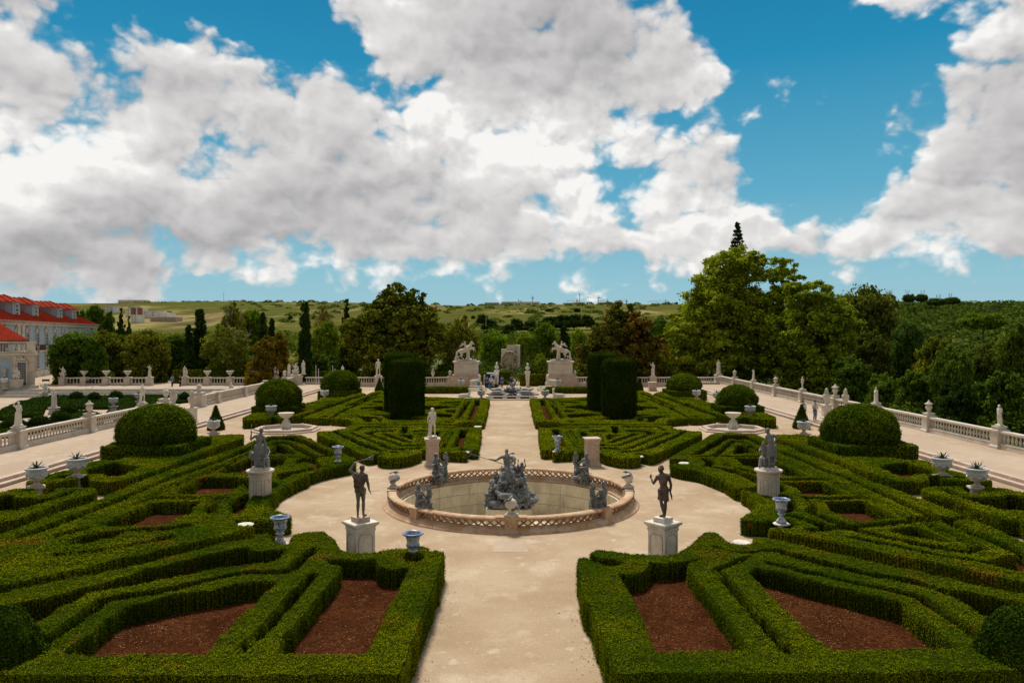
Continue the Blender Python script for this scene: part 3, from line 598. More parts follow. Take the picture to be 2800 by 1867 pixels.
L2h = [tr(HM,'U',[(1390,275),(1760,255),(2000,340),(2349,510)],'J',[(1050,158),(990,160)],'U',[(2250,545),(2000,405),(1740,312),(1390,312),(1150,430),(700,625),(0,870)],'V',[(1500,510),(950,740),(500,930),(0,1120),(-600,1330),(-600,1250),(0,1060),(500,870),(850,730),(1500,470)],'U',[(0,835),(700,580),(1150,385)]),
 tr(HM,'U',[(1095,512),(700,702),(250,875),(0,980)],'V',[(1800,490),(1500,640),(1300,745),(1320,765),(1500,665),(1800,512)],'U',[(0,1000),(250,893),(700,722),(1095,535)]),
 tr(HM,'U',[(1360,400),(1540,338),(1645,338),(2120,580),(2085,590),(1640,355),(1545,355),(1380,408)]),
 tr(HM,'U',[(1360,540),(1520,390),(1560,385),(1820,540)]),
 tr(HM,'U',[(1380,578),(2349,576),(2349,592),(1380,592)]),
 tr(HM,'U',[(590,835),(760,740),(1080,620),(1650,612),(1600,665),(1585,720),(1430,745),(1400,800),(1060,845)]),
 tr(HM,'U',[(1790,665),(1850,620),(2120,600),(2140,650),(2130,690),(2200,730),(2100,745),(2080,690),(1960,650),(1850,690)]),
 tr(HM,'U',[(1530,950),(1560,870),(1700,820),(1900,790),(2200,740),(2300,740),(1900,830),(1700,880),(1600,930)]),
 tr(HM,'U',[(340,925),(1070,930),(1070,985),(950,1020),(780,1110),(745,1175),(0,1180)],'V',[(1920,588),(2060,510)]),
 tr(HM,'U',[(975,1070),(1060,1010),(1240,985),(1420,1000),(1500,1045),(1420,1090),(1240,1130),(1060,1120)]),
 tr(HM,'V',[(1530,640),(2060,648)],'U',[(0,1236),(690,1240),(680,1252),(0,1252)],'V',[(2060,662),(1530,660)]),
 tr(HM,'V',[(1560,735),(2320,725),(2180,810),(2160,900),(1900,1000),(1700,1115),(830,1110),(830,1050),(1100,960),(1460,800)]),
 tr(HM,'U',[(640,1250),(700,1240),(480,1380),(480,1500),(420,1520),(430,1380)]),
 tr(HM,'U',[(770,1340),(1050,1190),(1180,1175),(960,1340),(930,1480),(850,1500),(780,1480)]),
 tr(HM,'V',[(200,1390),(420,1280),(800,1220),(1100,1180),(1100,1240),(700,1330),(450,1390)]),
 tr(HM,'V',[(1500,1370),(1650,1300),(1900,1270),(1950,1285),(1600,1370)]),
 tr(HM,'V',[(0,1550),(500,1500),(1500,1362),(1500,1385),(600,1530),(0,1590)]),
 tr(HM,'V',[(0,1250),(260,1180),(560,1130),(560,1160),(260,1230),(0,1300)]),
 tr(HM,'V',[(1100,1175),(1800,1140),(2150,1080),(2200,1120),(1900,1180),(1300,1200)])]
hedge('box_hedge', 'overgrown box hedge maze around the grey statue with a staff, left of the round basin', 'hedge', L2o, L2h, HM, .08, 900, .050, group=GH, soilz=.10, rough=.045, wob=.06)
R3a = tr(HM,'E',[(155,568),(200,850),(330,845),(325,830),(440,822),(440,860),(345,872),(345,885),(740,868),(745,850),(930,850),(930,885),(1050,925),(1200,955),(1380,958),(1465,938),(1465,910),(1380,905),(1420,890),(1510,905),(1600,922),(1690,890),(1980,760),(2250,650),(2250,610),(2080,605),(1890,572),(1870,545),(1700,528),(600,535),(500,540),(440,560)])
R3ah = [tr(HM,'E',q) for q in ([(330,592),(412,590),(505,815),(420,815)],[(525,600),(555,600),(690,835),(665,835)],[(690,612),(755,620),(830,760),(760,760)],[(820,598),(1010,596),(1015,618),(820,618)],[(1115,545),(1150,545),(1170,635),(1135,635)],
  [(1275,595),(1510,597),(1640,625),(1660,625),(1570,660),(1560,635),(1500,618),(1290,618)],[(1405,634),(1418,646),(1080,762),(1058,754)],[(1040,655),(1220,658),(1100,690),(1050,720)],[(893,640),(917,640),(972,755),(948,755)],[(935,783),(1150,793),(1560,648),(1582,660),(1180,807),(1000,802),(935,802)],
  [(940,823),(1250,833),(1300,828),(1830,618),(1842,630),(1310,848),(1250,853),(940,840)],[(1180,875),(1400,868),(1600,790),(1985,630),(1990,612),(2075,608),(1900,700),(1600,830),(1480,865),(1240,890)],[(1230,546),(1700,546),(1790,598),(1770,607),(1690,562),(1230,558)],[(480,560),(900,552),(900,562),(480,572)])]
R3b = tr(HM,'E',[(48,190),(160,190),(350,183),(830,165),(1410,120),(1430,88),(1500,88),(1660,150),(2000,275),(2352,395),(2430,425),(2430,440),(2110,443),(2085,442),(1850,460),(1790,485),(1795,518),(1200,515),(480,515),(430,500),(350,488),(125,488),(100,420)])
R3bh = [tr(HM,'E',q) for q in ([(165,207),(220,207),(330,465),(270,468)],[(308,217),(330,217),(467,450),(438,450)],[(410,220),(700,235),(640,248),(420,238)],[(440,255),(520,260),(450,280)],[(470,295),(680,275),(850,280),(1000,285),(1000,310),(800,335),(680,320),(480,300)],[(490,335),(600,340),(615,355),(500,370)],
  [(525,390),(790,375),(980,395),(800,420),(560,435)],[(600,204),(840,196),(840,218),(700,210)],[(860,460),(1200,400),(1560,385),(1600,400),(1400,420),(1330,460),(1190,465)],[(1430,480),(1440,450),(1500,425),(1700,410),(1900,400),(1700,425),(1500,450),(1450,482)],[(1550,490),(1580,445),(1700,425),(1960,425),(1700,440),(1640,475),(1620,495)],
  [(1420,282),(1690,298),(1700,322),(1420,310)],[(1560,255),(1640,265),(1570,272)],[(1420,212),(1540,218),(1540,235),(1430,245)],[(1440,105),(1500,120),(1800,245),(2090,385),(2220,425),(2180,425),(2000,340),(1700,220)],[(1418,138),(1600,198),(1900,322),(2105,438),(2078,440),(1880,334),(1600,214)],[(500,485),(600,475),(640,490),(560,500)],
  [(930,340),(1200,372),(1420,352),(1560,330),(1420,300),(1100,300)])]
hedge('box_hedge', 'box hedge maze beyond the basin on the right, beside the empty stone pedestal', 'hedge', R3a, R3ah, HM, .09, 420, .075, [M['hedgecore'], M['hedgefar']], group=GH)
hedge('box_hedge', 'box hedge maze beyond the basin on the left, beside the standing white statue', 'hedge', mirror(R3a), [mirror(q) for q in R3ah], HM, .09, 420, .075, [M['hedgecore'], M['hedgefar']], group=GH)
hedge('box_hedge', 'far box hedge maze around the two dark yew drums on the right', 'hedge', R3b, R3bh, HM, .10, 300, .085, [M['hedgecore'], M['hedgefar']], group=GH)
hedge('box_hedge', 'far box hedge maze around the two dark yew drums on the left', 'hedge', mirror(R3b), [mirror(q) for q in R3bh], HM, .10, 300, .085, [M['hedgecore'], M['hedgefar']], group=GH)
def litter(polys, n, rng):
    P = []
    for poly, outw in polys:
        q = np.array(poly); q2 = np.roll(q,-1,0); L = np.hypot(*(q2-q).T); k = rng.choice(len(q), n, p=L/L.sum()); t = rng.random((n,1)); P.append(q[k]*(1-t)+q2[k]*t + rng.normal(0,.32,(n,2)))
    P = np.concatenate(P); P = P[(P[:,1] > 14)]; P = np.concatenate([P, np.full((len(P),1), .012)],1)
    LV, LQ = leaves(P, np.tile([0,0,1.],(len(P),1)), np.full(len(P),.05), rng, .5, .25); return npmesh('fallen_leaves', LV, LQ, M['chip'])
tag(litter([(R1o,1),(L1o,1),(R2o,1),(L2o,1)], 700, RNG), 'fallen brown leaves and clippings along the hedge feet', 'litter', None, 'stuff')
sl_ = MB(); sl_.prism([at(1347,1510)[:2], at(1443,1510)[:2], at(1440,1480)[:2], at(1352,1480)[:2]], -.05, .006); sl_.build('stone_slab', M['terrace'])['kind'] = 'structure'
# beds along the terrace kerbs
GB = 'low box hedges edging the side beds'
R4 = tr(.66,'D',[(1522,178),(1850,182)],'S',[(430,468),(660,465),(830,480),(1060,590),(1500,690),(1845,790),(1845,812),(1480,817),(1060,768),(1060,727),(860,700),(830,690),(815,797),(560,810),(300,787),(0,702)],'Q',[(1800,600),(1400,462),(1160,357)],'D',[(1850,335),(1525,225)])
R4h = [tr(.66,'S',[(60,570),(430,500),(860,610),(850,690),(700,680),(560,690),(500,745),(300,680)]), tr(.66,'S',[(1010,680),(1300,720),(1480,760),(1300,745)])]
hedge('low_hedge', 'low box hedge before the largest clipped dome on the right, open at the urn', 'hedge', R4, R4h, .66, .08, 620, .06, group=GB)
L4 = mirror(R4); L4h = [mirror(q) for q in R4h]
hedge('low_hedge', 'low box hedge before the largest clipped dome on the left, open at the urn', 'hedge', L4, L4h, .66, .08, 620, .06, group=GB)
R5 = tr(.66,'S',[(740,935),(800,905),(1080,895),(1380,905),(1400,960),(1560,1010),(1690,1000),(1720,930),(1800,895),(2080,925),(2320,970),(2700,1060),(2700,1700),(2300,1420),(2040,1420),(1700,1300),(1300,1130),(760,985)])
R5h = [tr(.66,'S',[(1040,920),(1300,1010),(1470,1060),(1650,1080),(2060,1060),(2110,1010),(2349,1060),(2600,1100),(2600,1260),(2280,1280),(1980,1250),(1900,1220),(1480,1100),(1200,1020)])]
hedge('low_hedge', 'low box hedge around a soil bed at the right edge, under the nearest urn', 'hedge', R5, R5h, .66, .08, 700, .055, group=GB)
hedge('low_hedge', 'low box hedge around a soil bed at the left edge, under the nearest urn', 'hedge', mirror(R5), [mirror(q) for q in R5h], .66, .08, 700, .055, group=GB)
def band(cx, cy, w, d, rz, label, h=.7, cell=.1, dens=300, leaf=.085, hole=None):
    cs, sn = math.cos(rz), math.sin(rz)
    P = lambda W_, D_: [(cx+x*cs-y*sn, cy+x*sn+y*cs) for x, y in ((-W_,-D_),(W_,-D_),(W_,D_),(-W_,D_))]
    return hedge('low_hedge', label, 'hedge', P(w/2,d/2), [P(w/2-hole, d/2-hole)] if hole else [], h, cell, dens, leaf, group=GB)
# hedge strips in front of the second and third domes
for sgn, sd_ in ((1,'right'), (-1,'left')):
    p = tr(.7,'L',[(330,880),(430,880),(560,920),(700,900),(755,918),(755,935),(620,935),(570,930),(440,930)]) if sgn > 0 else None
    q5 = tr(.75,'L',[(175,820),(300,815),(430,850),(560,890),(620,880),(700,895),(756,920),(756,935),(620,930),(570,915),(500,930),(330,885)])
    q5h = [tr(.75,'L',[(350,870),(560,895),(500,912),(440,905)])]
    hedge('low_hedge', 'low box hedge under the middle dome on the %s, beside the terrace step' % sd_, 'hedge', q5 if sgn > 0 else mirror(q5), q5h if sgn > 0 else [mirror(x) for x in q5h], .75, .1, 320, .08, group=GB)
    q6 = tr(.75,'L',[(-30,770),(20,755),(100,790),(240,795),(300,815),(175,830),(65,790)])
    hedge('low_hedge', 'low box hedge under the farthest dome on the %s' % sd_, 'hedge', q6 if sgn > 0 else mirror(q6), [], .75, .1, 260, .09, group=GB)
band(-9.2, 101.0, 7.6, 2.6, 0, 'long low hedge across the far left end of the garden, before the horseman pedestal', .75, .1, 220, .1, .8)
band(8.6, 101.0, 7.4, 2.6, 0, 'long low hedge across the far right end of the garden, before the horseman pedestal', .75, .1, 220, .1, .8)

# ------------------------------------------------------------------ clipped shrubs
def shell(name, prof, n, mats, cnt, leaf, parent=None, lump=.06, seed=0, strand=0.0):
    """solid of revolution covered with leaves; prof (r,z) bottom to top"""
    pr = np.array(prof, float); m = len(pr)
    A = np.linspace(0, 2*np.pi, n, endpoint=False)
    Rr = pr[:,0][:,None]*(1 + lump*(vnoise(np.tile(A*2.2,(m,1)), np.tile(pr[:,1][:,None]*1.3,(1,n)), seed)-.5)*2)
    X = Rr*np.cos(A); Y = Rr*np.sin(A); Z = np.tile(pr[:,1][:,None],(1,n))
    V = np.stack([X,Y,Z],-1).reshape(-1,3); I = np.arange(m*n).reshape(m,n); J = np.roll(I,-1,1)
    Q = np.stack([I[:-1],J[:-1],J[1:],I[1:]],-1).reshape(-1,4)
    seg = np.hypot(np.diff(pr[:,0]), np.diff(pr[:,1]))*(pr[:-1,0]+pr[1:,0]+.02); s_ = RNG.choice(m-1, cnt, p=seg/seg.sum()); f = RNG.random(cnt)
    a = RNG.random(cnt)*2*np.pi; r = pr[s_,0]*(1-f)+pr[s_+1,0]*f; z = pr[s_,1]*(1-f)+pr[s_+1,1]*f
    r *= 1 + lump*(vnoise(a*2.2, z*1.3, seed)-.5)*2; dr = pr[s_+1,0]-pr[s_,0]; dz = pr[s_+1,1]-pr[s_,1]; L = np.hypot(dr,dz)+1e-9
    nr, nz = dz/L, -dr/L; N = np.stack([nr*np.cos(a), nr*np.sin(a), nz],1); P = np.stack([r*np.cos(a), r*np.sin(a), z],1)
    g = .5*leaf*(RNG.normal(0.2,.8,cnt)) + .7*leaf*(vnoise(a*max(r.max(),1)*5, z*(5 if not strand else 1.2), seed+3)-.5)*2
    P += N*g[:,None]
    LV, LQ = leaves(P, N, np.full(cnt, leaf), RNG, .6 if not strand else .35)
    return npmesh(name, np.concatenate([V,LV]), np.concatenate([Q,LQ+len(V)]), mats, None, np.concatenate([np.zeros(len(Q),int), np.ones(len(LQ),int)]), parent=parent)
def dome_prof(r, h, under=.35, n=16):
    out = [(r*.80, 0.0), (r*.93, h*.08), (r*.99, h*under*.6)]
    for k in range(n+1):
        t = k/n*math.pi/2; out.append((max(r*math.cos(t)**.95, .02), h*under + h*(1-under)*math.sin(t)))
    return out
GD = 'clipped dome shrubs along the terraces'; DM = [M['hedgecore'], M['dome']]
for sgn, sd_ in ((1,'right'), (-1,'left')):
    for (cx, cy, r, h, blk, lab) in ((21.75, 46.6, 2.2, 2.42, 4.7, 'largest clipped green dome, on a square hedge block near the %s terrace'), (21.3 if sgn > 0 else 21.6, 70.5, 1.72 if sgn > 0 else 2.05, 2.0 if sgn > 0 else 2.55, 3.9, 'middle clipped green dome on the %s, between the other two domes'), (21.2 if sgn > 0 else 20.6, 91.5, 1.95 if sgn > 0 else 2.2, 2.1 if sgn > 0 else 2.5, 4.4, 'farthest clipped green dome on the %s, close to the far balustrade')):
        o = empty('dome_shrub', (sgn*cx, cy, 0), 0, lab % sd_, 'shrub', GD)
        k = shell('crown', dome_prof(r, h), 48, DM, int(26000*46/cy), .10*math.sqrt(cy/46), o, .085, int(cy)+sgn); k.location = (0,0,1.02 if cy < 80 else .9)
        hb = hedge('hedge_block', None, None, [(-blk/2,12.6+20),( blk/2,12.6+20),( blk/2,12.6+20+blk),(-blk/2,12.6+20+blk)], [], 1.22 if cy < 80 else 1.1, .1, 420, .09, [M['hedgecore'], M['dome']], False, None, .05, .04)
        hb.parent = o; hb.location = (0, -(32.6+blk/2), 0); hb.rotation_euler = (0,0,0)
GY = 'dark yew drums'
for i, (cx, cy, r, top, lab) in enumerate(((9.75,67.2,1.52,5.55,'front yew drum of the right hand pair, cut flat on top'), (9.0,72.3,1.5,5.95,'rear yew drum of the right hand pair, half hidden by the front one'), (-9.15,67.2,1.52,5.5,'front yew drum of the left hand pair, cut flat on top'), (-10.5,72.3,1.5,5.9,'rear yew drum of the left hand pair, half hidden by the front one'))):
    pr = [(r*.90,0),(r*.97,.8),(r,2.2),(r*1.01,3.8),(r*.99,top-.45),(r*.93,top-.12),(r*.80,top),(r*.4,top+.1),(.02,top+.14)]
    o = shell('yew_drum', pr, 48, [M['hedgecore'], M['yew']], 20000, .13, None, .035, i, 1.0); o.location = (cx,cy,0); tag(o, lab, 'topiary', GY)
GC = 'clipped cone shrubs'
for i, (cx, cy, r, h, lab) in enumerate(((-24.1,61.8,.68,2.0,'clipped green cone beside the left terrace step, behind a white urn'), (24.25,62.5,.68,2.0,'clipped green cone beside the right terrace step, in front of two women'), (-17.9,103.5,.6,1.9,'small clipped cone by the far balustrade on the left, beside a yew drum'), (17.8,103.5,.6,1.9,'small clipped cone by the far balustrade on the right, beside a yew drum'))):
    o = shell('cone_shrub', [(r*.9,0),(r,.15),(r*.55,h*.55),(.03,h)], 28, [M['hedgecore'], M['yew']], 5000, .07, None, .05, i+9); o.location = (cx,cy,0); tag(o, lab, 'topiary', GC)
for sgn, sd_ in ((1,'right'), (-1,'left')):       # the dark shrubs cut off by the lower corners
    x, y, z = at(2800 if sgn > 0 else -8, 1790, 0.9)
    o = shell('corner_shrub', [(.74,0),(.84,.35),(.82,.9),(.7,1.35),(.44,1.72),(.02,1.9)], 40, [M['hedgecore'], M['yew']], 26000, .06, None, .14, 40+sgn); o.location = (x, y, 0)
    tag(o, 'loose dark evergreen bush cut off by the lower %s corner' % sd_, 'bush')
# ------------------------------------------------------------------ balustrades
def baluster_mesh(h=.62, n=8):
    b = MB(); b.sqlathe([(.085,0),(.085,.05*h/.6)]); b.lathe([(.05,.05),(.06,.09),(.045,.12),(.085,.22),(.098,.29),(.085,.36),(.05,.46),(.042,.53),(.07,.56),(.07,h-.05)], n); b.sqlathe([(.085,h-.05),(.085,h)])
    return b
_bal = {}
def balustrade(p0, p1, label, group, z0=TZ, hb=.36, hr=.18, hbal=.64, sp=.36, cap0=True, m='stone'):
    """one length of parapet between two piers: plinth, handrail and its balusters"""
    p0, p1 = Vector(p0), Vector(p1); d = p1 - p0; L = d.length; a = math.atan2(d.y, d.x)
    o = empty('balustrade', (p0.x, p0.y, z0), a, label, 'balustrade', group)
    b = MB(); b.box(0,L,-.24,.24,-.5,hb*.35); b.box(0,L,-.19,.19,hb*.35,hb*.85); b.box(0,L,-.22,.22,hb*.85,hb); b.build('plinth', M[m], o)
    zt = hb+hbal; b = MB(); b.box(0,L,-.17,.17,zt,zt+hr*.35); b.box(0,L,-.23,.23,zt+hr*.35,zt+hr*.8); b.box(0,L,-.20,.20,zt+hr*.8,zt+hr); b.build('handrail', M[m], o)
    key = (m, hbal)
    n = max(2, int(L/sp)); st = L/n
    for k in range(n):
        if key not in _bal: x = baluster_mesh(hbal).build('baluster', M[m], o, True); _bal[key] = x.data
        else: x = bpy.data.objects.new('baluster', _bal[key]); COL.objects.link(x); x.parent = o
        x.location = (st*(k+.5), 0, hb)
    return o
def pier(x, y, label, z0=TZ, h=1.24, w=.36, group='stone piers of the balustrades', m='stone', rz=0.0, dado=None):
    o = empty('stone_pier', (x, y, z0), rz, label, 'pier', group)
    b = MB(); b.sqlathe([(w+.07,-.5),(w+.07,.14),(w+.03,.2),(w,.24),(w,h-.16)]); b.build('shaft', M[m], o)
    b = MB(); b.sqlathe([(w+.03,h-.16),(w+.08,h-.10),(w+.08,h-.03),(w+.04,h)]); b.build('cap', M[m], o)
    if dado: b = MB(); b.sqlathe([(w-.06,h),(w-.06,h+dado-.06),(w-.02,h+dado-.05),(w-.02,h+dado)]); b.build('block', M[m], o)
    return o
def urn(name, loc, label, cat, group, prof, m, seg=16, parts=()):
    o = empty(name, loc, 0, label, cat, group); b = MB(); b.lathe(prof, seg); b.build('body', m, o, True)
    return o
FIN = [(.20,0),(.20,.06),(.12,.1),(.10,.16),(.20,.28),(.25,.42),(.24,.5),(.14,.6),(.30,.66),(.30,.71),(.16,.78),(.09,.86),(.07,.93),(.02,.98)]   # lidded finial urn
FLAME = [(.14,0),(.14,.05),(.09,.12),(.24,.40),(.28,.62),(.26,.72),(.12,.84),(.17,.92),(.10,1.0),(.13,1.08),(.02,1.22)]

# ------------------------------------------------------------------ figures
def P3(*a): return Vector(a)
def figure(b, J, s=1.0, hair='short', fingers=True, female=False, fat=1.0, curl=None):
    """adds a human body as overlapping tapered limbs (fused afterwards into one surface)"""
    g = lambda k: Vector(J[k])*s
    f = fat*s*1.13
    hipL, hipR, shL, shR, ch, pe, nk, hd = (g(k) for k in ('hipL','hipR','shL','shR','chest','pelvis','neck','head'))
    b.cap(hipL, hipR, .105*f, .105*f); b.cap(pe, (pe+ch)/2, .125*f, .112*f); b.cap((pe+ch)/2, ch, .112*f, .145*f); b.cap(shL*.72+shR*.28, shR*.72+shL*.28, .105*f); b.cap(shL, shR, .068*f); b.cap(ch, nk, .13*f, .06*f)
    b.cap(hipL*.8+hipR*.2+Vector((0,.05,-.05))*s, hipL+Vector((0,.03,-.1))*s, .095*f); b.cap(hipR*.8+hipL*.2+Vector((0,.05,-.05))*s, hipR+Vector((0,.03,-.1))*s, .095*f)
    b.cap(nk, nk*.45+hd*.55, .058*f, .05*f)
    fw = Vector(J.get('face', (0,-1,0))).normalized(); q = fw.to_track_quat('-Y','Z').to_matrix()
    b.ell(hd, (.078*s,.098*s,.118*s), 14, 10, q); b.ell(hd+fw*.03*s+Vector((0,0,-.06))*s, (.055*s,.06*s,.062*s), 10, 8, q); b.ell(hd+fw*.105*s+Vector((0,0,-.02))*s, (.014*s,.02*s,.028*s), 8, 6, q)
    side = q @ Vector((1,0,0))
    for k in (-1,1): b.ell(hd+side*k*.08*s, (.012*s,.022*s,.03*s), 8, 6, q)
    for S_ in 'LR':
        sh, el, wr, hp, kn, an, to = (g(k+S_) for k in ('sh','el','wr','hip','kn','an','to'))
        b.cap(sh, el, .06*f, .043*f); b.cap(el, el*.6+wr*.4, .046*f, .042*f); b.cap(el*.6+wr*.4, wr, .042*f, .028*f)
        hv = Vector(J.get('hd'+S_, (wr-el))).normalized(); b.ell(wr+hv*.05*s, (.036*s,.022*s,.055*s), 10, 8, hv.to_track_quat('Z','Y').to_matrix())
        if fingers:
            qq = hv.to_track_quat('Z','Y'); 
            for k, L in enumerate((.062,.078,.072,.055)):
                a0 = wr+hv*.09*s+qq@Vector(((k-1.5)*.019*s,0,0)); a1 = a0+hv*L*.55*s+qq@Vector((0,-.006*s,0)); b.cap(a0,a1,.011*s,.0105*s,6); b.cap(a1,a1+hv*L*.4*s+qq@Vector((0,-.022*s,0)),.0105*s,.009*s,6)
            t0 = wr+hv*.03*s+qq@Vector((.03*s,-.005*s,0)); b.cap(t0, t0+hv*.04*s+qq@Vector((.022*s,-.012*s,0)), .013*s,.010*s,6)
        b.cap(hp, hp*.55+kn*.45, .092*f, .075*f); b.cap(hp*.55+kn*.45, kn, .075*f, .052*f); b.cap(kn, kn*.65+an*.35, .05*f, .058*f); b.cap(kn*.65+an*.35, an, .056*f, .034*f)
        b.cap(an+Vector((0,.02,-.03))*s, to, .04*f, .028*f)
def hairs(b, J, s=1.0, kind='short'):
    hd = Vector(J['head'])*s; fw = Vector(J.get('face',(0,-1,0))).normalized(); q = fw.to_track_quat('-Y','Z').to_matrix()
    b.ell(hd+(-fw*.018+Vector((0,0,.028)))*s, (.088*s,.104*s,.105*s), 12, 8, q)
    if kind == 'curly':
        for k in range(26):
            a = random.uniform(0,6.28); z = random.uniform(-.03,.12); r = math.sqrt(max(.011-z*z*.55,.001)); p = q@Vector((r*math.cos(a), abs(r*math.sin(a))*.9+.01, z)); b.ell(hd+p*s, (.03*s,)*3, 7, 5)
    if kind == 'long':
        b.cap(hd+(-fw*.06)*s, hd+(-fw*.075+Vector((0,0,-.26)))*s, .075*s, .06*s)
    if kind == 'bun': b.ell(hd+(-fw*.11+Vector((0,0,.03)))*s, (.045*s,)*3, 8, 6)
BASE = dict(pelvis=(0,0,.93), chest=(0,.0,1.24), neck=(0,.01,1.44), head=(0,-.02,1.62), shL=(.18,.01,1.38), shR=(-.18,.01,1.38), elL=(.24,.04,1.10), elR=(-.24,.04,1.10), wrL=(.25,-.05,.85), wrR=(-.25,-.05,.85),
  hipL=(.09,0,.90), hipR=(-.09,0,.90), knL=(.10,-.03,.49), knR=(-.10,-.03,.49), anL=(.10,.03,.08), anR=(-.10,.03,.08), toL=(.12,-.13,.03), toR=(-.12,-.13,.03))
def pose(**k): d = dict(BASE); d.update(k); return d
def drape(b, c, r, z0, z1, s=1.0, folds=9, seed=0, flare=1.25, ax=(1,.75)):
    """hanging folded cloth"""
    rnd = random.Random(seed)
    for k in range(folds*2):
        a = 2*math.pi*k/(folds*2) + rnd.uniform(-.12,.12); rr = r*(1+rnd.uniform(-.08,.08)); f = rnd.uniform(.9,1.1)*flare
        b.cap((c[0]+rr*ax[0]*math.cos(a)*s, c[1]+rr*ax[1]*math.sin(a)*s, z1*s), (c[0]+rr*f*ax[0]*math.cos(a+rnd.uniform(-.15,.15))*s, c[1]+rr*f*ax[1]*math.sin(a)*s, (z0+rnd.uniform(-.03,.05))*s), .045*s, .05*s, 7)
def rocks(b, c, r, n, seed, flat=.6):
    rnd = random.Random(seed)
    for k in range(n):
        a = rnd.uniform(0,6.28); d_ = math.sqrt(rnd.random()); q = Matrix.Rotation(rnd.uniform(0,3),3,'Z') @ Matrix.Rotation(rnd.uniform(-.5,.5),3,'X')
        s_ = rnd.uniform(.22,.48); b.ell((c[0]+r[0]*d_*math.cos(a), c[1]+r[1]*d_*math.sin(a), c[2]+r[2]*rnd.uniform(-1,1)*(1-.5*d_)), (s_*r[0]*.9, s_*r[1]*.9, s_*r[2]*flat), 7, 5, q)

# --- the white statues of the parapets: several different poses, reused along the walls
def white_statue(kind, vox=.035):
    b = MB(); b.sqlathe([(.27,0),(.27,.14)])
    up = lambda J: {k: (v if k in ('face','hdL','hdR') else (v[0], v[1], v[2]+.14)) for k, v in J.items()}
    if kind == 0:      # standing, one arm raised to the head, cloth to the ground
        J = up(pose(elR=(-.36,-.02,1.48), wrR=(-.24,-.06,1.70), elL=(.27,.02,1.10), wrL=(.10,-.16,1.0), head=(.02,-.02,1.62), knR=(-.1,-.09,.49))); figure(b, J); hairs(b, J, 1, 'bun'); drape(b,(0,0),.17,.12,1.02,1,8,1)
    elif kind == 1:    # nude youth, weight on one leg, tree stump
        J = up(pose(knL=(.14,-.12,.50), anL=(.16,.02,.08), toL=(.2,-.1,.03), wrL=(.16,-.14,1.0), elR=(-.27,.0,1.1), wrR=(-.30,-.02,.86))); figure(b, J); hairs(b, J, 1, 'curly'); b.cap((-.16,.14,.14),(-.15,.12,.85),.09,.07)
    elif kind == 2:    # wrapped in a long cloak
        J = up(pose(wrL=(.02,-.2,1.12), wrR=(-.08,-.19,1.05), elL=(.22,-.04,1.12), elR=(-.22,-.04,1.12))); figure(b, J); hairs(b, J, 1, 'bun'); drape(b,(0,0),.2,.12,1.36,1,10,4,1.15); drape(b,(0,0),.16,.6,1.2,1,7,5,1.3)
    elif kind == 3:    # arms to the chest, cloth round the hips
        J = up(pose(wrL=(-.02,-.15,1.24), elL=(.24,-.02,1.12), wrR=(-.02,-.14,.86), elR=(-.22,.0,1.1), head=(-.03,-.03,1.62), knR=(-.12,-.08,.5))); figure(b, J); hairs(b, J, 1, 'curly'); drape(b,(.02,.06),.13,.14,.9,1,6,7)
    elif kind == 4:    # group: standing figure with a smaller one beside it
        J = up(pose(elL=(.34,-.05,1.30), wrL=(.38,-.16,1.10))); figure(b, J); hairs(b, J, 1, 'long'); drape(b,(0,0),.17,.12,1.05,1,8,9)
        b2 = {k: (v if k in ('face','hdL','hdR') else (v[0]*.62+.42, v[1]*.62-.1, v[2]*.62+.14)) for k, v in BASE.items()}
        figure(b, b2, 1, fat=.68, fingers=False); hairs(b, b2, 1, 'curly'); b.sqlathe([(.24,0),(.24,.14)], (.38,-.08))
    elif kind == 5:    # seated rocky group
        J = up(pose(pelvis=(0,0,.55), chest=(.02,-.02,.86), neck=(.02,-.01,1.05), head=(.04,-.04,1.22), shL=(.19,0,1.0), shR=(-.16,0,1.0), elL=(.34,-.05,.84), wrL=(.26,-.25,.8), elR=(-.30,.0,1.02), wrR=(-.36,-.1,1.28), hipL=(.1,-.02,.52), hipR=(-.1,-.02,.52), knL=(.18,-.38,.55), knR=(-.15,-.36,.5), anL=(.2,-.36,.1), anR=(-.18,-.3,.08), toL=(.22,-.5,.05), toR=(-.2,-.44,.03)))
        figure(b, J); hairs(b, J, 1, 'curly'); rocks(b,(0,.08,.36),(.42,.34,.34),22,3); drape(b,(0,-.1),.2,.2,.66,1,7,3); b.ell((.3,-.12,.75),(.16,.14,.2)); b.ell((.34,-.18,.98),(.08,.09,.1))
    elif kind == 6:    # tall draped bearded man holding a bundle
        J = up(pose(elL=(.25,-.06,1.12), wrL=(.10,-.24,1.18), elR=(-.27,.02,1.1), wrR=(-.26,-.14,.92))); figure(b, J); hairs(b, J, 1, 'curly'); drape(b,(0,0),.19,.12,1.3,1,9,12,1.1); b.ell((.06,-.24,1.4),(.12,.1,.14))
    return b.remesh('figure', M['statue'], vox, None, None, 1)
WS = []
for k in range(7):
    o = empty('white_statue', (0,0,0), 0, None, 'statue', 'white marble statues of the garden'); x = white_statue(k); x.parent = o; WS.append([o, True])
def put_statue(kind, loc, rz, label, s=1.0):
    o, first = WS[kind]; r = place(o, first, loc, rz, label, None, s); WS[kind][1] = False; return r

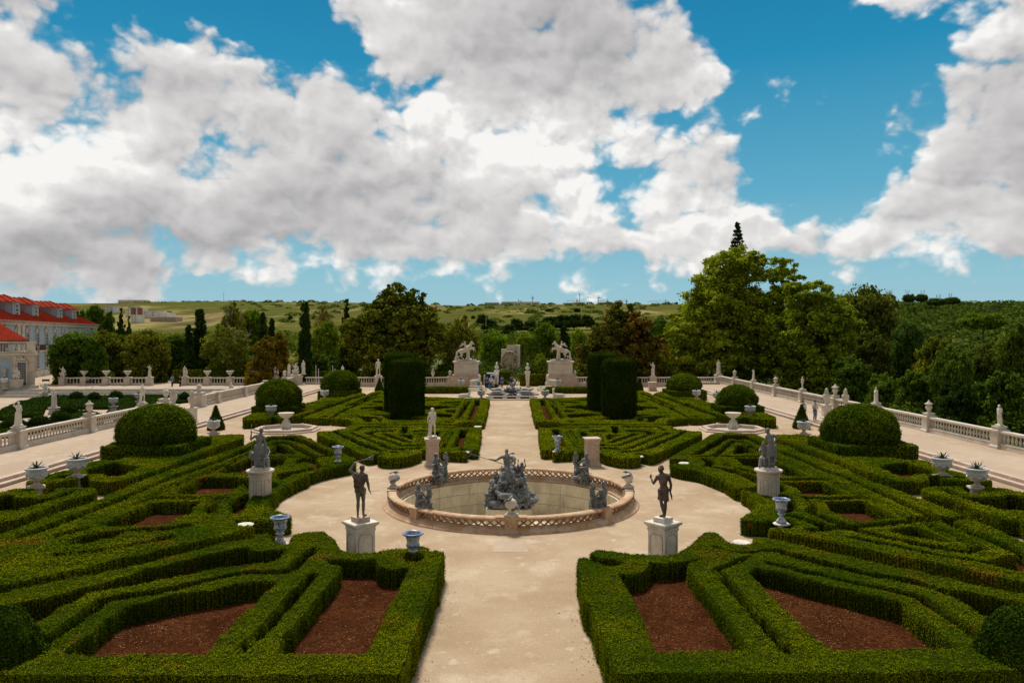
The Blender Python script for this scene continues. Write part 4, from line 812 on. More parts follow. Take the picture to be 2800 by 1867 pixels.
# right terrace parapet: piers every 8.3 m, statue and lidded urn in turn
PY = [41.1, 49.4, 57.75, 66.1, 74.4, 82.75, 91.1, 99.4, 107.75]
GBAL = 'stone balustrades around the garden'
nf = 0
def finial(loc, label, s=1.0, prof=FIN, name='finial_urn'): 
    o = urn(name, loc, label, 'urn', 'lidded stone urns on the parapets', prof, M['stone'], 14); o.scale = (s,s,s); return o
rs = {1:(3,'white statue of a woman covering herself, nearest on the right parapet'),3:(2,'white draped statue on the right parapet, behind the largest dome'),5:(1,'small white statue with a raised arm on the right parapet'),7:(0,'slim white statue on the right parapet, third from the far corner')}
for i, y in enumerate(PY):
    if i > 0:
        pier(XB, y, 'stone pier of the right parapet, %s from the right picture edge' % ORD[i-1], dado=.22)
        if i in rs: k, l = rs[i]; put_statue(k, (XB, y, TZ+1.46), R(-70), l, .74)
        else: finial((XB, y, TZ+1.46), 'lidded stone urn on the right parapet, %s from the right picture edge' % ORD[nf], 1.0 if i != 4 else 1.15); nf += 1
    y1 = PY[i+1] if i < 8 else 116.1
    balustrade((XB, y+.37), (XB, y1-.37), 'stone balustrade length on the right terrace, %s from the right picture edge' % ORD[i], GBAL)
pier(XB, 116.1, 'stone corner pier of the right parapet under a draped statue', dado=.2, w=.5); put_statue(2, (XB, 116.1, TZ+1.44), R(-20), 'white draped statue on the far right corner of the parapet', 1.12)
# left terrace parapet with a gap for the steps
ls = {1:(0,'white statue with a raised arm, nearest on the left parapet'),3:(1,'white nude statue on the left parapet, above the clipped dome')}
k = 0
for i, y in enumerate(PY):
    if i in (1,2,3): pier(-XB, y, 'stone pier of the left parapet, %s from the left picture edge' % ORD[i-1], dado=.22)
    if i in ls: kk, l = ls[i]; put_statue(kk, (-XB, y, TZ+1.46), R(60), l, .86)
    if i == 2: finial((-XB, y, TZ+1.46), 'lidded stone urn on the left parapet between two white statues')
    y1 = PY[i+1] if i < 8 else 112.4
    if i in (0,1,2): balustrade((-XB, y+.37), (-XB, y1-.37), 'stone balustrade length on the left terrace, %s from the left picture edge' % ORD[i], GBAL)
    if i == 3: balustrade((-XB, y+.37), (-XB, 70.2), 'short stone balustrade length just before the gap in the left parapet', GBAL)
    if i == 4: balustrade((-XB, 78.5), (-XB, y1-.37), 'short stone balustrade length just beyond the gap in the left parapet', GBAL)
    if i >= 5:
        pier(-XB, y, 'stone pier of the left parapet, %s beyond the gap' % ORD[i-5], dado=.2 if i in (7,8) else None)
        balustrade((-XB, y+.37), (-XB, y1-.37), 'stone balustrade length on the left terrace, %s beyond the gap' % ORD[i-4], GBAL)
for y, l in ((70.6,'near'), (78.1,'far')):
    pier(-XB, y, 'broad stone pier at the %s side of the gap in the left parapet' % l, w=.55, dado=.25); finial((-XB, y, TZ+1.49), 'lidded stone urn at the %s side of the gap in the left parapet' % l, 1.0)
finial((-XB, 107.75, TZ+1.44), 'lidded stone urn on the left parapet close to the statue corner')
pier(-XB, 112.9, 'broad stone corner pier of the left parapet under three statues', w=.9, dado=.25)
put_statue(2, (-XB-.75, 112.5, TZ+1.49), R(30), 'white statue at the far left corner, leftmost of the three together', .9)
put_statue(5, (-XB+.05, 113.0, TZ+1.49), R(20), 'white seated statue at the far left corner, between two standing ones', 1.1)
put_statue(6, (-XB+1.2, 113.2, TZ+1.49), R(-10), 'tall white statue at the far left corner, rightmost of the three together', 1.12)
# far parapet
FY = 113.6
def fpier(x, l, **k): return pier(x, FY, l, 0.0, 1.5, .4, **k)
segs = [(-XB+1.4,-25.6),(-24.8,-17.3),(-16.5,-9.4),(10.2,16.4),(17.2,24.6),(25.4,XB-.5)]
for i, (a, c) in enumerate(segs):
    balustrade((a,FY), (c,FY), 'stone balustrade length across the far end, %s from the left' % ORD[i], GBAL, 0.0, .6)
for x, l in ((-25.2,'behind the farthest left dome'),(-16.9,'beside the left small cone'),(-9.0,'left of the left horseman pedestal'),(9.8,'right of the right horseman pedestal'),(16.8,'beside the right small cone'),(25.0,'behind the farthest right dome')): fpier(x, 'stone pier of the far parapet, ' + l)
finial((-9.0,FY,1.5), 'lidded stone urn left of the left horseman pedestal'); finial((-11.6,FY,1.42), 'rounded stone vase on the far parapet, left of a lidded urn', 1.0, FLAME, 'stone_vase'); finial((9.8,FY,1.5), 'lidded stone urn right of the right horseman pedestal')
put_statue(3, (-17.4,101.2,0), 0, 'white statue standing in the garden left of the yew drums', .1) if False else None
pier(-18.6, 106.5, 'free standing stone pedestal near the far left balustrade', 0.0, 2.0, .42, 'free standing statue pedestals'); put_statue(1, (-18.6,106.5,2.0), R(15), 'grey white nude statue on a pedestal, left of the left yew drums', 1.25)
put_statue(2, (-25.2,FY,1.5), R(10), 'white draped statue on the far parapet, above the farthest left dome', .9)
pier(19.8, 104.5, 'free standing stone pedestal near the far right balustrade', 0.0, 1.25, .5, 'free standing statue pedestals', 'pink'); 
put_statue(0, (21.6,FY,1.5), R(-30), 'white dancing statue on the far parapet, above the farthest right dome', 1.1); pier(21.6, FY, 'stone pier of the far parapet under the dancing statue', 0.0, 1.5, .45)
# the palace side parapets at the end of the sunken garden
for i, (a, c) in enumerate(((-69.0,-55.6),(-50.2,-36.2))):
    n = 4 if i == 0 else 4; w = (c-a)/n
    for j in range(n):
        balustrade((a+w*j+.4,116.4), (a+w*(j+1)-.4,116.4), 'stone balustrade length before the palace trees, %s from the left' % ORD[i*4+j], GBAL, -.02, .3, .18, .74, .45)
    for j in range(n+1):
        x = a+w*j; pier(x, 116.4, 'stone pier before the palace trees, %s from the left' % ORD[i*5+j], -.02, 1.3, .42)
put_statue(5, (-69.0,116.4,1.28), R(20), 'white seated statue group by the palace steps, right of the pavilion', 1.05)
put_statue(0, (-55.6,116.4,1.28), R(0), 'white statue group with a raised arm, left of the gap with two visitors', .95)
put_statue(4, (-50.2,116.4,1.28), R(0), 'white pair of statues right of the gap with two visitors', .9)
put_statue(4, (-36.2,116.4,1.28), R(20), 'white pair of statues at the end of the palace parapet, above the terrace', .88)
put_statue(5, (-71.8,109.8,1.3), R(30), 'white seated group on a high base beside the pavilion corner', 1.1); pier(-71.8, 109.8, 'high stone base beside the pavilion corner', -.02, 1.32, .6)
# statues of the sunken garden
p = at(500/3.357, 750+1280/3.357, LZ); put_statue(2, (p[0],p[1],LZ+.75), R(40), 'white draped statue on a pedestal in the sunken left garden', 1.05); pier(p[0], p[1], 'stone pedestal in the sunken left garden', LZ, .75, .38, 'free standing statue pedestals')
put_statue(5, (-64.0,103.8,LZ), R(30), 'tall white sculpture group at the foot of the palace steps', 1.5)
put_statue(6, (-37.5,101.5,LZ+.3), R(40), 'white statue at the end of the sunken garden, beside the left parapet', 1.12)

# --- round and square vessels
def big_urn_proto():
    o = empty('agave_urn', (0,0,0), 0, None, 'urn', 'white stone urns planted with agaves')
    b = MB(); b.sqlathe([(.36,0),(.36,.05),(.30,.08),(.25,.22),(.22,.48),(.25,.56),(.36,.60),(.36,.66),(.30,.69)], rot=R(20)); b.build('pedestal', M['stonegrey'], o)
    b = MB(); b.lathe([(.25,.69),(.25,.73),(.14,.80),(.105,.88),(.13,.94)], 18); b.build('foot', M['pink'], o, True)
    b = MB(); b.lathe([(.12,.93),(.28,.98),(.36,1.08),(.385,1.18),(.42,1.24),(.445,1.34),(.42,1.42),(.48,1.46),(.50,1.50),(.49,1.54),(.45,1.56),(.42,1.53),(.41,1.48)], 26, (0,0), False); b.build('bowl', M['glaze'], o, True)
    b = MB()
    for k in range(8):
        a = 2*math.pi*k/8; a2 = 2*math.pi*(k+1)/8
        b.tube([(.40*math.cos(a),.40*math.sin(a),1.22),(.41*math.cos((a+a2)/2),.41*math.sin((a+a2)/2),1.13),(.40*math.cos(a2),.40*math.sin(a2),1.22)], [.035,.05,.035], 6); b.ell((.42*math.cos(a),.42*math.sin(a),1.24),(.06,.06,.075),7,5)
    b.build('garland', M['glaze'], o, True)
    b = MB(); b.lathe([(.42,1.46),(.3,1.50),(.02,1.52)], 20); b.build('earth', M['dirt'], o)
    b = MB(); rnd = random.Random(5)
    for k in range(13):
        a = k*2.4; up = .25+.75*(k/13); L = .42*rnd.uniform(.8,1.1); dx, dy = math.cos(a), math.sin(a); pts = []
        for t in (0,.35,.7,1.0):
            r = L*t*(1-.55*up); z = 1.48+L*t*(.35+.75*up) - .10*t*t*(1-up); pts.append((dx*r, dy*r, z, .042*(1-t**1.6)+.004))
        vs = []
        for x, y, z, w in pts: vs += [(x-dy*w, y+dx*w, z+.012), (x, y, z-.012), (x+dy*w, y-dx*w, z+.012)]
        b.add(vs, [(3*i+j, 3*i+j+1, 3*i+j+4, 3*i+j+3) for i in range(3) for j in range(2)])
    b.build('agave', M['agave'], o)
    return o
UR = big_urn_proto()
ul = [((22.0,38.2,0),'white agave urn on the right, before the corner of the largest dome block'),((21.9,35.2,0),'white agave urn nearest the right picture edge'),((-22.3,35.5,0),'white agave urn nearest the left picture edge'),((-21.9,38.1,0),'white agave urn on the left, second from the left picture edge'),
 ((-21.6,54.9,0),'white agave urn before the left cone shrub'),((-21.0,66.3,0),'white agave urn left of the left tazza fountain'),((-20.8,84.6,0),'white agave urn between the two farther left domes'),((21.2,54.2,0),'white agave urn before the right cone shrub'),((21.1,66.0,0),'white agave urn right of the right tazza fountain'),
 ((21.0,84.6,0),'white agave urn between the farther right domes, left of its twin'),((22.3,81.0,0),'white agave urn between the farther right domes, right of its twin'),((-3.2,84.6,0),'white urn left of the far lead fountain'),((3.95,84.6,0),'white urn right of the far lead fountain'),((-6.7,103.6,0),'white urn in front of the left horseman pedestal'),((6.6,103.6,0),'white urn in front of the right horseman pedestal'),
 ((-42.6,81.0,LZ+.5),'white urn in the sunken garden beside the left parapet, the larger one'),((-42.8,87.0,LZ+.5),'white urn in the sunken garden beside the left parapet, the farther one'),((-72.5,108.2,-.02),'white urn before the pavilion door')]
for i, (l, t) in enumerate(ul): place(UR, i == 0, l, i*.9, t, None, 1.0)
for i, (x, l) in enumerate(((-65.7,'first'),(-62.3,'second'),(-59.0,'third'),(-46.7,'fourth'),(-43.2,'fifth'),(-39.7,'sixth'))):
    if i == 0: o = empty('parapet_bowl', (x,116.4,1.28), 0, None, 'urn', 'planted stone bowls on the palace parapet'); b = MB(); b.lathe([(.28,0),(.16,.12),(.12,.35),(.3,.5),(.62,.95),(.72,1.1),(.66,1.16),(.6,1.1)],16,(0,0),False); b.build('bowl', M['stone'], o, True); P = RNG.normal(0,.3,(60,3))*[1,1,.5]+[0,0,1.3]; LV, LQ = leaves(P, RNG.normal(0,1,(60,3)), np.full(60,.3), RNG, .25); npmesh('plant', LV, LQ, M['agave'], parent=o); PB = o
    else: o = copy_tree(PB); o.location = (x,116.4,1.28)
    o.scale = (.82,.82,.82)
    o['label'] = 'planted stone bowl on the palace parapet, %s from the left' % l
# blue and white painted vases on white plinths
def vase_proto():
    o = empty('painted_vase', (0,0,0), 0, None, 'vase', 'blue and white painted garden vases')
    b = MB(); b.mi = 0; b.lathe([(.175,.02),(.19,.03),(.19,.085),(.155,.115),(.10,.19),(.082,.27),(.105,.31),(.15,.33),(.15,.37),(.10,.40),(.12,.44),(.18,.47),(.205,.52)], 24, (0,0), False); b.build('foot', M['azul'], o, True)
    b = MB(); b.lathe([(.205,.52),(.215,.56),(.20,.60),(.205,.70),(.235,.80),(.275,.86)], 24, (0,0), False); b.build('body', M['azul'], o, True)
    b = MB(); b.lathe([(.275,.855),(.33,.875),(.345,.90),(.33,.93),(.295,.935),(.27,.90),(.22,.8),(.19,.62)], 24, (0,0), False); b.build('rim', M['azulrim'], o, True)
    b = MB(); b.lathe([(.192,.0),(.196,.03)],24); b.lathe([(.207,.505),(.222,.53),(.222,.555),(.207,.58)],24,(0,0),False); b.build('band', M['azulrim'], o, True)
    return o
VP = vase_proto()
def stool(x, y, label, first=[None], h=.56):
    if first[0] is None:
        o = empty('stone_plinth', (0,0,0), 0, None, 'plinth', 'white stone plinths among the hedges')
        b = MB(); b.sqlathe([(.19,0),(.19,.06)]); b.lathe([(.15,.06),(.10,.12),(.14,.24),(.155,.32),(.10,.43),(.16,.47)],14); b.build('stem', M['statue'], o, True)
        b = MB(); b.lathe([(.20,.47),(.31,.50),(.33,.53),(.29,.56)],8); b.build('slab', M['statue'], o); first[0] = o
    else: o = copy_tree(first[0])
    o.location = (x,y,0); o.rotation_euler = (0,0,random.uniform(0,.7)); o['label'] = label
    return o
for i, (px, py, l) in enumerate(((765,1486,'blue and white vase between two hedge tips on the left'),(1128.7,1536.6,'blue and white vase nearest the camera, left of the sand path'),(924,1265,'blue and white vase on the far left hedge, above the archer statue'),(1524,1233,'blue and white vase beyond the basin on the right'),(2138.7,1430.6,'blue and white vase on the right, below the round statue pedestal'))):
    x, y, z = at(px, py, .56); place(VP, i == 0, (x,y,.56), i*1.1, l); stool(x, y, 'plinth under the ' + l.replace(' the camera','').replace('blue and white ',''))
for px, py, l in ((1669.8,1543,'bare white plinth in the nearest hedge, right of the sand path'),(2030,1482,'bare white plinth in a hedge notch below the right vase'),(1872,1265,'bare white plinth at the tip of the right hedge maze'),(1746,1246.6,'bare white plinth beyond the basin, right of the empty pedestal'),(670,1432,'bare white plinth in the hedge left of the left vase'),(1058.7,1246,'bare white plinth beyond the basin, left of the white statue'),(1270,1235,'bare white plinth beyond the basin, near the trident tip'),(1306.6,1165,'small white plinth beside the far left hedge and the path')):
    x, y, z = at(px, py, .56); stool(x, y, l)
# ------------------------------------------------------------------ the round basin
def arc(r, a0, a1, n): return [(r*math.cos(a0+(a1-a0)*k/n), r*math.sin(a0+(a1-a0)*k/n)) for k in range(n+1)]
bas = empty('fountain_basin', (FC[0],FC[1],0), 0, 'large round stone basin with an orange latticed parapet at the centre of the garden', 'fountain')
b = MB(); n = 96
for prof, m in (([(FR+.42,-.1),(FR+.42,.05),(FR+.36,.07),(FR+.30,.12),(FR+.28,.17),(FR+.12,.20),(FR+.12,.24),(FR-.16,.24),(FR-.16,.10),(FR-.34,.07),(FR-.34,-.02)], 0),):
    b.lathe(prof, n, (0,0), False)
b.build('plinth', M['orange'], bas, True)
b = MB(); b.lathe([(FR-.30,.06),(FR-.30,-.04),(FR-.42,-.06),(FR-.42,-1.9),(FR-.42,-1.9)], n, (0,0), False); b.build('inner_wall', M['concrete'], bas)
b = MB(); ri = FR-.425
for z in (-.62,-1.2): b.tube([(ri*math.cos(2*math.pi*k/90), ri*math.sin(2*math.pi*k/90), z) for k in range(91)], [.012]*91, 4)
for k in range(14): a = 2*math.pi*(k+.3)/14; b.cap((ri*math.cos(a), ri*math.sin(a), -.1), (ri*math.cos(a), ri*math.sin(a), -1.85), .011, .011, 4)
b.build('wall_joints', M['stonegrey'], bas)
b = MB(); b.lathe([(FR-.40,-1.88),(.01,-1.84)], n, (0,0), False); b.build('basin_floor', M['concrete'], bas)
b = MB()
for (cx, cy, rx, ry) in ((-1.9,-2.2,1.5,.9),(2.3,-2.5,1.8,1.1),(.4,1.5,1.2,.7)): b.sheet([(cx+rx*math.cos(t)*(1+.15*math.sin(3*t)), cy+ry*math.sin(t)*(1+.2*math.cos(2*t))) for t in np.linspace(0,2*math.pi,28)[:-1]], -1.83)
b.build('puddle', M['water'], bas)
b = MB()
def ring(prof, a0, a1, k):
    vs = []; m = len(prof)
    for i in range(k+1):
        t = a0+(a1-a0)*i/k
        for r, z in prof: vs.append((r*math.cos(t), r*math.sin(t), z))
    return vs, [(i*m+j, (i+1)*m+j, (i+1)*m+(j+1)%m, i*m+(j+1)%m) for i in range(k) for j in range(m)]
b.add(*ring([(FR-.19,.50),(FR+.15,.50),(FR+.18,.53),(FR+.18,.57),(FR+.13,.61),(FR-.17,.61),(FR-.21,.57),(FR-.21,.53)], 0, 2*math.pi, 120)); b.build('rail', M['orange'], bas)
b = MB()                                           # crossed lattice bars between plinth and rail
NL = 104
for k in range(NL):
    for sgn in (1,-1):
        t0 = 2*math.pi*(k+.5-.5*sgn)/NL; t1 = 2*math.pi*(k+.5+.5*sgn)/NL; w = .035
        for r0, r1 in ((FR-.045+.012*sgn, FR+.035+.012*sgn),):
            vs = []
            for t, z in ((t0,.235),(t1,.505)):
                for dz in (-w, w):
                    for r in (r0, r1): vs.append((r*math.cos(t), r*math.sin(t), z+dz))
            b.add(vs, [(0,1,3,2),(4,6,7,5),(0,4,5,1),(2,3,7,6),(0,2,6,4),(1,5,7,3)])
b.build('lattice', M['lattice'], bas)
for k in range(8):
    t = math.pi/8*2*k + math.pi/2; t = math.pi*k/4
    big = k % 2 == 0
    b = MB(); w = .26 if big else .22
    b.box(FR-.22, FR+.24, -w, w, .05, .66 if big else .63, 0); b.box(FR-.26, FR+.28, -w-.04, w+.04, .0, .16)
    if big: b.box(FR-.22, FR+.2, -.62, .62, .525, .645)
    cs, sn = math.cos(t), math.sin(t); b.v = [(x*cs-y*sn, x*sn+y*cs, z) for x, y, z in b.v]
    b.build('post', M['orange'], bas)
# stone globes with a coiled dolphin on the posts
for i, (t, l) in enumerate(((math.pi,'on the left post of the round basin'),(0,'on the right post of the round basin'),(-math.pi/2,'on the nearest post of the round basin'),(math.pi/2,'on the farthest basin post, behind the sculpture'))):
    if i == 0:
        o = empty('stone_globe', (0,0,0), 0, None, 'finial', 'stone globes of the round basin')
        b = MB(); b.sqlathe([(.24,0),(.24,.06),(.16,.10)]); b.lathe([(.15,.10),(.09,.2),(.11,.26)],14); b.build('foot', M['stone'], o, True)
        b = MB(); b.ell((0,0,.46),(.23,.23,.23),20,14); b.build('globe', M['stone'], o, True)
        b = MB(); pts = []; rad = []
        for k in range(26):
            u = k/25; a = -2.4+u*5.6; h = -.2+.42*u; r = math.sqrt(max(.235**2-h*h,.0009))+.02; pts.append((r*math.cos(a), r*math.sin(a), .46+h)); rad.append(.025+.045*math.sin(math.pi*min(1,u*.6+.3)))
        pts += [(.14,.02,.72),(.24,.0,.70)]; rad += [.06,.035]
        b.tube(pts, rad, 8); b.remesh('dolphin', M['lead'], .02, o)
        GL = o
    else: o = copy_tree(GL)
    o.location = (FC[0]+(FR+.0)*math.cos(t), FC[1]+(FR+.0)*math.sin(t), .66); o.rotation_euler = (0,0,(0,2.6,1.3,.5)[i]); o['label'] = 'stone globe wound with a lead dolphin ' + l
# lead sculpture in the middle
o = empty('rock_sculpture', (FC[0]-.1,FC[1],-1.86), 0, 'dark grey lead sculpture of sea gods on a rock in the round basin', 'sculpture')
b = MB(); b.box(-1.05,1.05,-.85,.85,0,1.66); b.box(-1.12,1.12,-.92,.92,0,.25); b.build('block', M['concrete'], o)
b = MB(); rocks(b,(0,0,2.15),(1.12,.85,.5),60,4,.8); rocks(b,(0,.1,2.75),(.75,.6,.45),36,8,.8); b.cap((0,0,1.5),(0,0,2.9),.8,.5,12)
rnd = random.Random(3)
for k in range(46):                                # foliage, fish and scrolls cast on the rock
    a = rnd.uniform(0,6.28); z = rnd.uniform(1.62,3.0); r = .95-.28*(z-1.6)+rnd.uniform(-.05,.12); p = (r*1.12*math.cos(a), r*.85*math.sin(a), z)
    b.ell(p, (rnd.uniform(.06,.17),rnd.uniform(.06,.17),rnd.uniform(.06,.2)), 7, 5, Matrix.Rotation(rnd.uniform(0,3),3,'X'))
for k in range(9):
    a = -2.9+k*.35; p0 = Vector((1.0*math.cos(a),.8*math.sin(a),1.75)); pts = [p0+Vector((.12*math.cos(a+s_),.12*math.sin(a*2+s_),.12*s_)) for s_ in (0,1,2,3)]; b.tube(pts,[.09,.1,.07,.04])
for sx, z, sc_ in ((-.98,1.95,.62),(.9,2.0,.6)):
    J = pose(pelvis=(0,0,.55), chest=(0,-.08,.84), neck=(0,-.1,1.02), head=(.0,-.16,1.18), shL=(.17,-.08,.98), shR=(-.17,-.08,.98), elL=(.3,-.2,.86), wrL=(.2,-.38,.9), elR=(-.28,-.16,.8), wrR=(-.2,-.36,.74), hipL=(.1,0,.5), hipR=(-.1,0,.5), knL=(.14,-.3,.4), knR=(-.14,-.3,.42), anL=(.1,-.2,.08), anR=(-.1,-.2,.08), toL=(.1,-.3,.02), toR=(-.1,-.3,.02))
    J = {k: (v if k in ('face',) else (v[0]*sc_*1.2+sx*.85, v[1]*sc_*1.2-.35, v[2]*sc_*1.2+z-.45)) for k, v in J.items()}; figure(b, J, 1, fat=.8, fingers=False); hairs(b, J, .8+.2, 'curly')
for k in range(170):
    a = rnd.uniform(0,6.28); z = rnd.uniform(1.6,3.15); r = 1.06-.36*(z-1.6)+rnd.uniform(-.08,.1); q_ = Matrix.Rotation(a,3,'Z') @ Matrix.Rotation(rnd.uniform(-1,1),3,'Y')
    b.ell((r*1.08*math.cos(a), r*.84*math.sin(a), z), (rnd.uniform(.03,.06),rnd.uniform(.04,.12),rnd.uniform(.08,.2)), 7, 5, q_)
b.remesh('rock', M['lead'], .026, o, None, 0)
b = MB()                                           # seated sea god seen from the back, arm stretched out with a trident
T = lambda J, dx, dy, dz, s_=1.0: {k: (v if k in ('face','hdL','hdR') else (v[0]*s_+dx, v[1]*s_+dy, v[2]*s_+dz)) for k, v in J.items()}
J = T(pose(face=(-.1,1,0), pelvis=(0,0,.2), chest=(-.02,-.02,.52), neck=(-.03,.0,.72), head=(-.02,.03,.89), shL=(-.22,0,.66), shR=(.19,0,.64), elL=(-.46,.0,.52), wrL=(-.72,.04,.56), hdL=(-1,0,.2), elR=(.34,.06,.42), wrR=(.3,.26,.3), hipL=(-.11,0,.16), hipR=(.11,0,.16), knL=(-.2,.42,.2), knR=(.22,.40,.18), anL=(-.2,.42,-.25), anR=(.22,.42,-.25), toL=(-.2,.55,-.3), toR=(.22,.55,-.3)), -.08, .02, 3.2, 1.12)
figure(b, J); hairs(b, J, 1, 'long'); drape(b, (-.05,.1), .24, 2.95, 3.42, 1, 9, 3, 1.25)
for dx, dz, sc_ in ((.36,2.92,.62),(.62,2.9,.8)):
    J2 = T(pose(face=(.2,1,0), elL=(-.3,0,1.5), wrL=(-.26,.02,1.76), elR=(.26,.02,1.5), wrR=(.2,.1,1.75), hdL=(0,0,1), hdR=(0,0,1)), dx, .1, dz-.42, sc_*.85); figure(b, J2, 1, fat=.6, fingers=True); hairs(b, J2, .9, 'curly')
b.remesh('figures', M['lead'], .022, o, None, 0)
b = MB(); A0, A1 = Vector((.05,-.15,3.55)), Vector((-1.75,.35,4.02)); b.cap(A0, A1, .016, .014, 6); dv = (A1-A0).normalized(); up = Vector((0,0,1))-dv*dv.z; up.normalize()
for k in (-1,0,1): b.cap(A1+up*.0, A1+up*.13*k+dv*.08, .013,.012,5); b.cap(A1+up*.13*k+dv*.08, A1+up*.12*k+dv*.36, .012, .006,5)
b.build('trident', M['lead'], o)
b = MB(); b.ell((-1.45,-1.25,.18),(.28,.2,.2)); b.ell((1.35,-1.3,.12),(.4,.22,.14)); b.tube([(-1.2,-1.3,.2),(-1.0,-1.35,.42),(-1.2,-1.38,.5)],[.08,.07,.04]); b.remesh('loose_stones', M['stonegrey'], .04, o)
# four lead groups seated on the rim
def rim_group(seed, lean):
    rnd = random.Random(seed); b = MB()
    J = pose(pelvis=(0,0,.16), chest=(lean,.04,.50), neck=(lean*1.3,.05,.70), head=(lean*1.6,.06,.87), face=(lean*2,1,-.1), shL=(-.2+lean,.02,.64), shR=(.18+lean,.02,.64), elL=(-.34+lean,.14,.42), wrL=(-.2,.36,.34), elR=(.34+lean,.12,.45), wrR=(.36,.34,.55), hipL=(-.11,.02,.12), hipR=(.11,.02,.12), knL=(-.2,.42,.18), knR=(.2,.42,.14), anL=(-.18,.46,-.3), anR=(.2,.44,-.3), toL=(-.18,.6,-.36), toR=(.2,.58,-.36))
    figure(b, J); hairs(b, J, 1, 'curly'); drape(b, (0,.12), .26, -.42, .34, 1, 9, seed, 1.2); rocks(b,(0,.28,-.12),(.42,.34,.26),16,seed)
    c = {k: (v if k in ('face','hdL','hdR') else (v[0]*.5+.34*(1 if lean < 0 else -1), v[1]*.5+.22, v[2]*.5+.1)) for k, v in BASE.items()}; figure(b, c, 1, fat=.62, fingers=False); hairs(b, c, .85, 'curly')
    for k in range(46): b.ell((rnd.uniform(-.30,.30), rnd.uniform(.0,.40), rnd.uniform(-.35,.36)), (rnd.uniform(.03,.08),rnd.uniform(.03,.09),rnd.uniform(.05,.13)), 7, 5, Matrix.Rotation(rnd.uniform(0,3),3,'X'))
    return b
for i, (t, l, s_) in enumerate(((-135,'sitting on the near left rim of the round basin',1.0),(135,'sitting on the far left rim of the round basin',1.1),(45,'sitting on the far right rim of the round basin',1.1),(-45,'sitting on the near right rim of the round basin',1.05))):
    a = R(t); o = rim_group(20+i, (-.1,.08,-.12,.1)[i]).remesh('lead_group', M['lead'], .024, None, None, 0); o.location = (FC[0]+(FR-.12)*math.cos(a), FC[1]+(FR-.12)*math.sin(a), .60); o.rotation_euler = (0,0,a+math.pi/2); o.scale = (s_,)*3
    tag(o, 'dark lead figure with a child ' + l, 'sculpture', 'lead figures on the basin rim')

# ------------------------------------------------------------------ pedestals and the statues on them
def pedestal(name, loc, rz, w, h, label, m, slab=1.0, plinth=True, octo=False):
    o = empty(name, loc, rz, label, 'pedestal', 'free standing statue pedestals')
    b = MB(); pr = [(w*1.28,-.05),(w*1.28,.10),(w*1.18,.16),(w*1.06,.24),(w,.28),(w,h-.30)]; (b.sqlathe(pr) if not octo else b.lathe([(r*1.04, z) for r, z in pr], 24)); b.build('shaft', m, o)
    b = MB(); pr = [(w,h-.30),(w*1.07,h-.27),(w*1.07,h-.235),(w*1.02,h-.20),(w*1.14,h-.12),(w*1.28,h-.085),(w*1.30,h-.03),(w*1.26,h)]; (b.sqlathe(pr) if not octo else b.lathe([(r*1.04, z) for r, z in pr], 24)); b.build('cornice', m, o)
    if not octo:                                   # raised frames round sunk panels with clipped corners
        b = MB(); z0, z1, e = .34, h-.38, .035; q = w*.74; cc = .10
        P_ = [(-q+cc,z0),(q-cc,z0),(q,z0+cc),(q,z1-cc),(q-cc,z1),(-q+cc,z1),(-q,z1-cc),(-q,z0+cc)]
        for f in range(4):
            t = f*math.pi/2; cs, sn = math.cos(t), math.sin(t)
            for k in range(8):
                (xa,za),(xb,zb) = P_[k], P_[(k+1)%8]; p0 = (xa*cs-(w+.004)*sn*-1*-1, xa*sn+(w+.004)*cs, za); p1 = (xb*cs-(w+.004)*sn, xb*sn+(w+.004)*cs, zb); b.cap((xa*cs-(w+.004)*sn, xa*sn+(w+.004)*cs, za), p1, .014, .014, 5)
        b.build('panel_frame', M['stonegrey'], o)
    else:
        b = MB()
        for k in range(8):
            t = 2*math.pi*k/8+.2; r = w*1.045
            for s_ in (-.24,.24): b.cap((r*math.cos(t+s_), r*math.sin(t+s_), .4), (r*math.cos(t+s_), r*math.sin(t+s_), h-.42), .012,.012,5)
            for z in (.4,h-.42): b.tube([(r*math.cos(t+u), r*math.sin(t+u), z) for u in (-.24,-.12,0,.12,.24)], [.012]*5, 5)
        b.build('panel_frame', M['stonegrey'], o)
    return o
PX1 = (-5.08, 25.6); PX2 = (5.22, 25.6)
pedestal('pedestal', (*PX1,0), R(40), .355, 1.46, 'square pale stone pedestal under the bronze archer, left of the basin', M['statue'])
pedestal('pedestal', (*PX2,0), R(40), .355, 1.44, 'square pale stone pedestal under the dark bronze youth, right of the basin', M['statue'])
b = MB()
b.sqlathe([(.235,0),(.235,.16)], rot=R(40))
base1 = b
o = empty('bronze_statue', (*PX1,1.462), 0, 'greenish bronze archer seen from the back, one arm raised, on the left pedestal', 'statue')
base1.build('base', M['pink'], o)
J = T(pose(face=(.55,1,0), head=(.06,.03,1.63), neck=(.02,.0,1.45), shL=(-.19,.0,1.42), shR=(.19,.0,1.38), elL=(-.36,.05,1.56), wrL=(-.22,.12,1.80), hdL=(.8,.3,.3), elR=(.25,.04,1.10), wrR=(.27,.14,.86), hdR=(.4,.3,-.8), knL=(-.09,.05,.49), knR=(.09,.05,.49), anL=(-.09,-.03,.08), anR=(.10,-.03,.08), toL=(-.13,.12,.03), toR=(.18,.10,.03), hipL=(-.085,0,.9), hipR=(.085,0,.9)), 0,0,.16)
b = MB(); figure(b, J, 1, fat=.98); b.remesh('body', M['bronzegreen'], .018, o, None, 2)
b = MB(); hairs(b, J, 1, 'short'); b.remesh('hair', M['bronze'], .02, o)
b = MB()
for k in range(9): u = k/8; b.tube([(-.24+.02*k,-.10,1.56-.035*k),(-.02,-.15-.02*math.sin(k*2),1.42-.05*k),(.20,-.06,1.60-.02*k)],[.04,.05,.04],7)
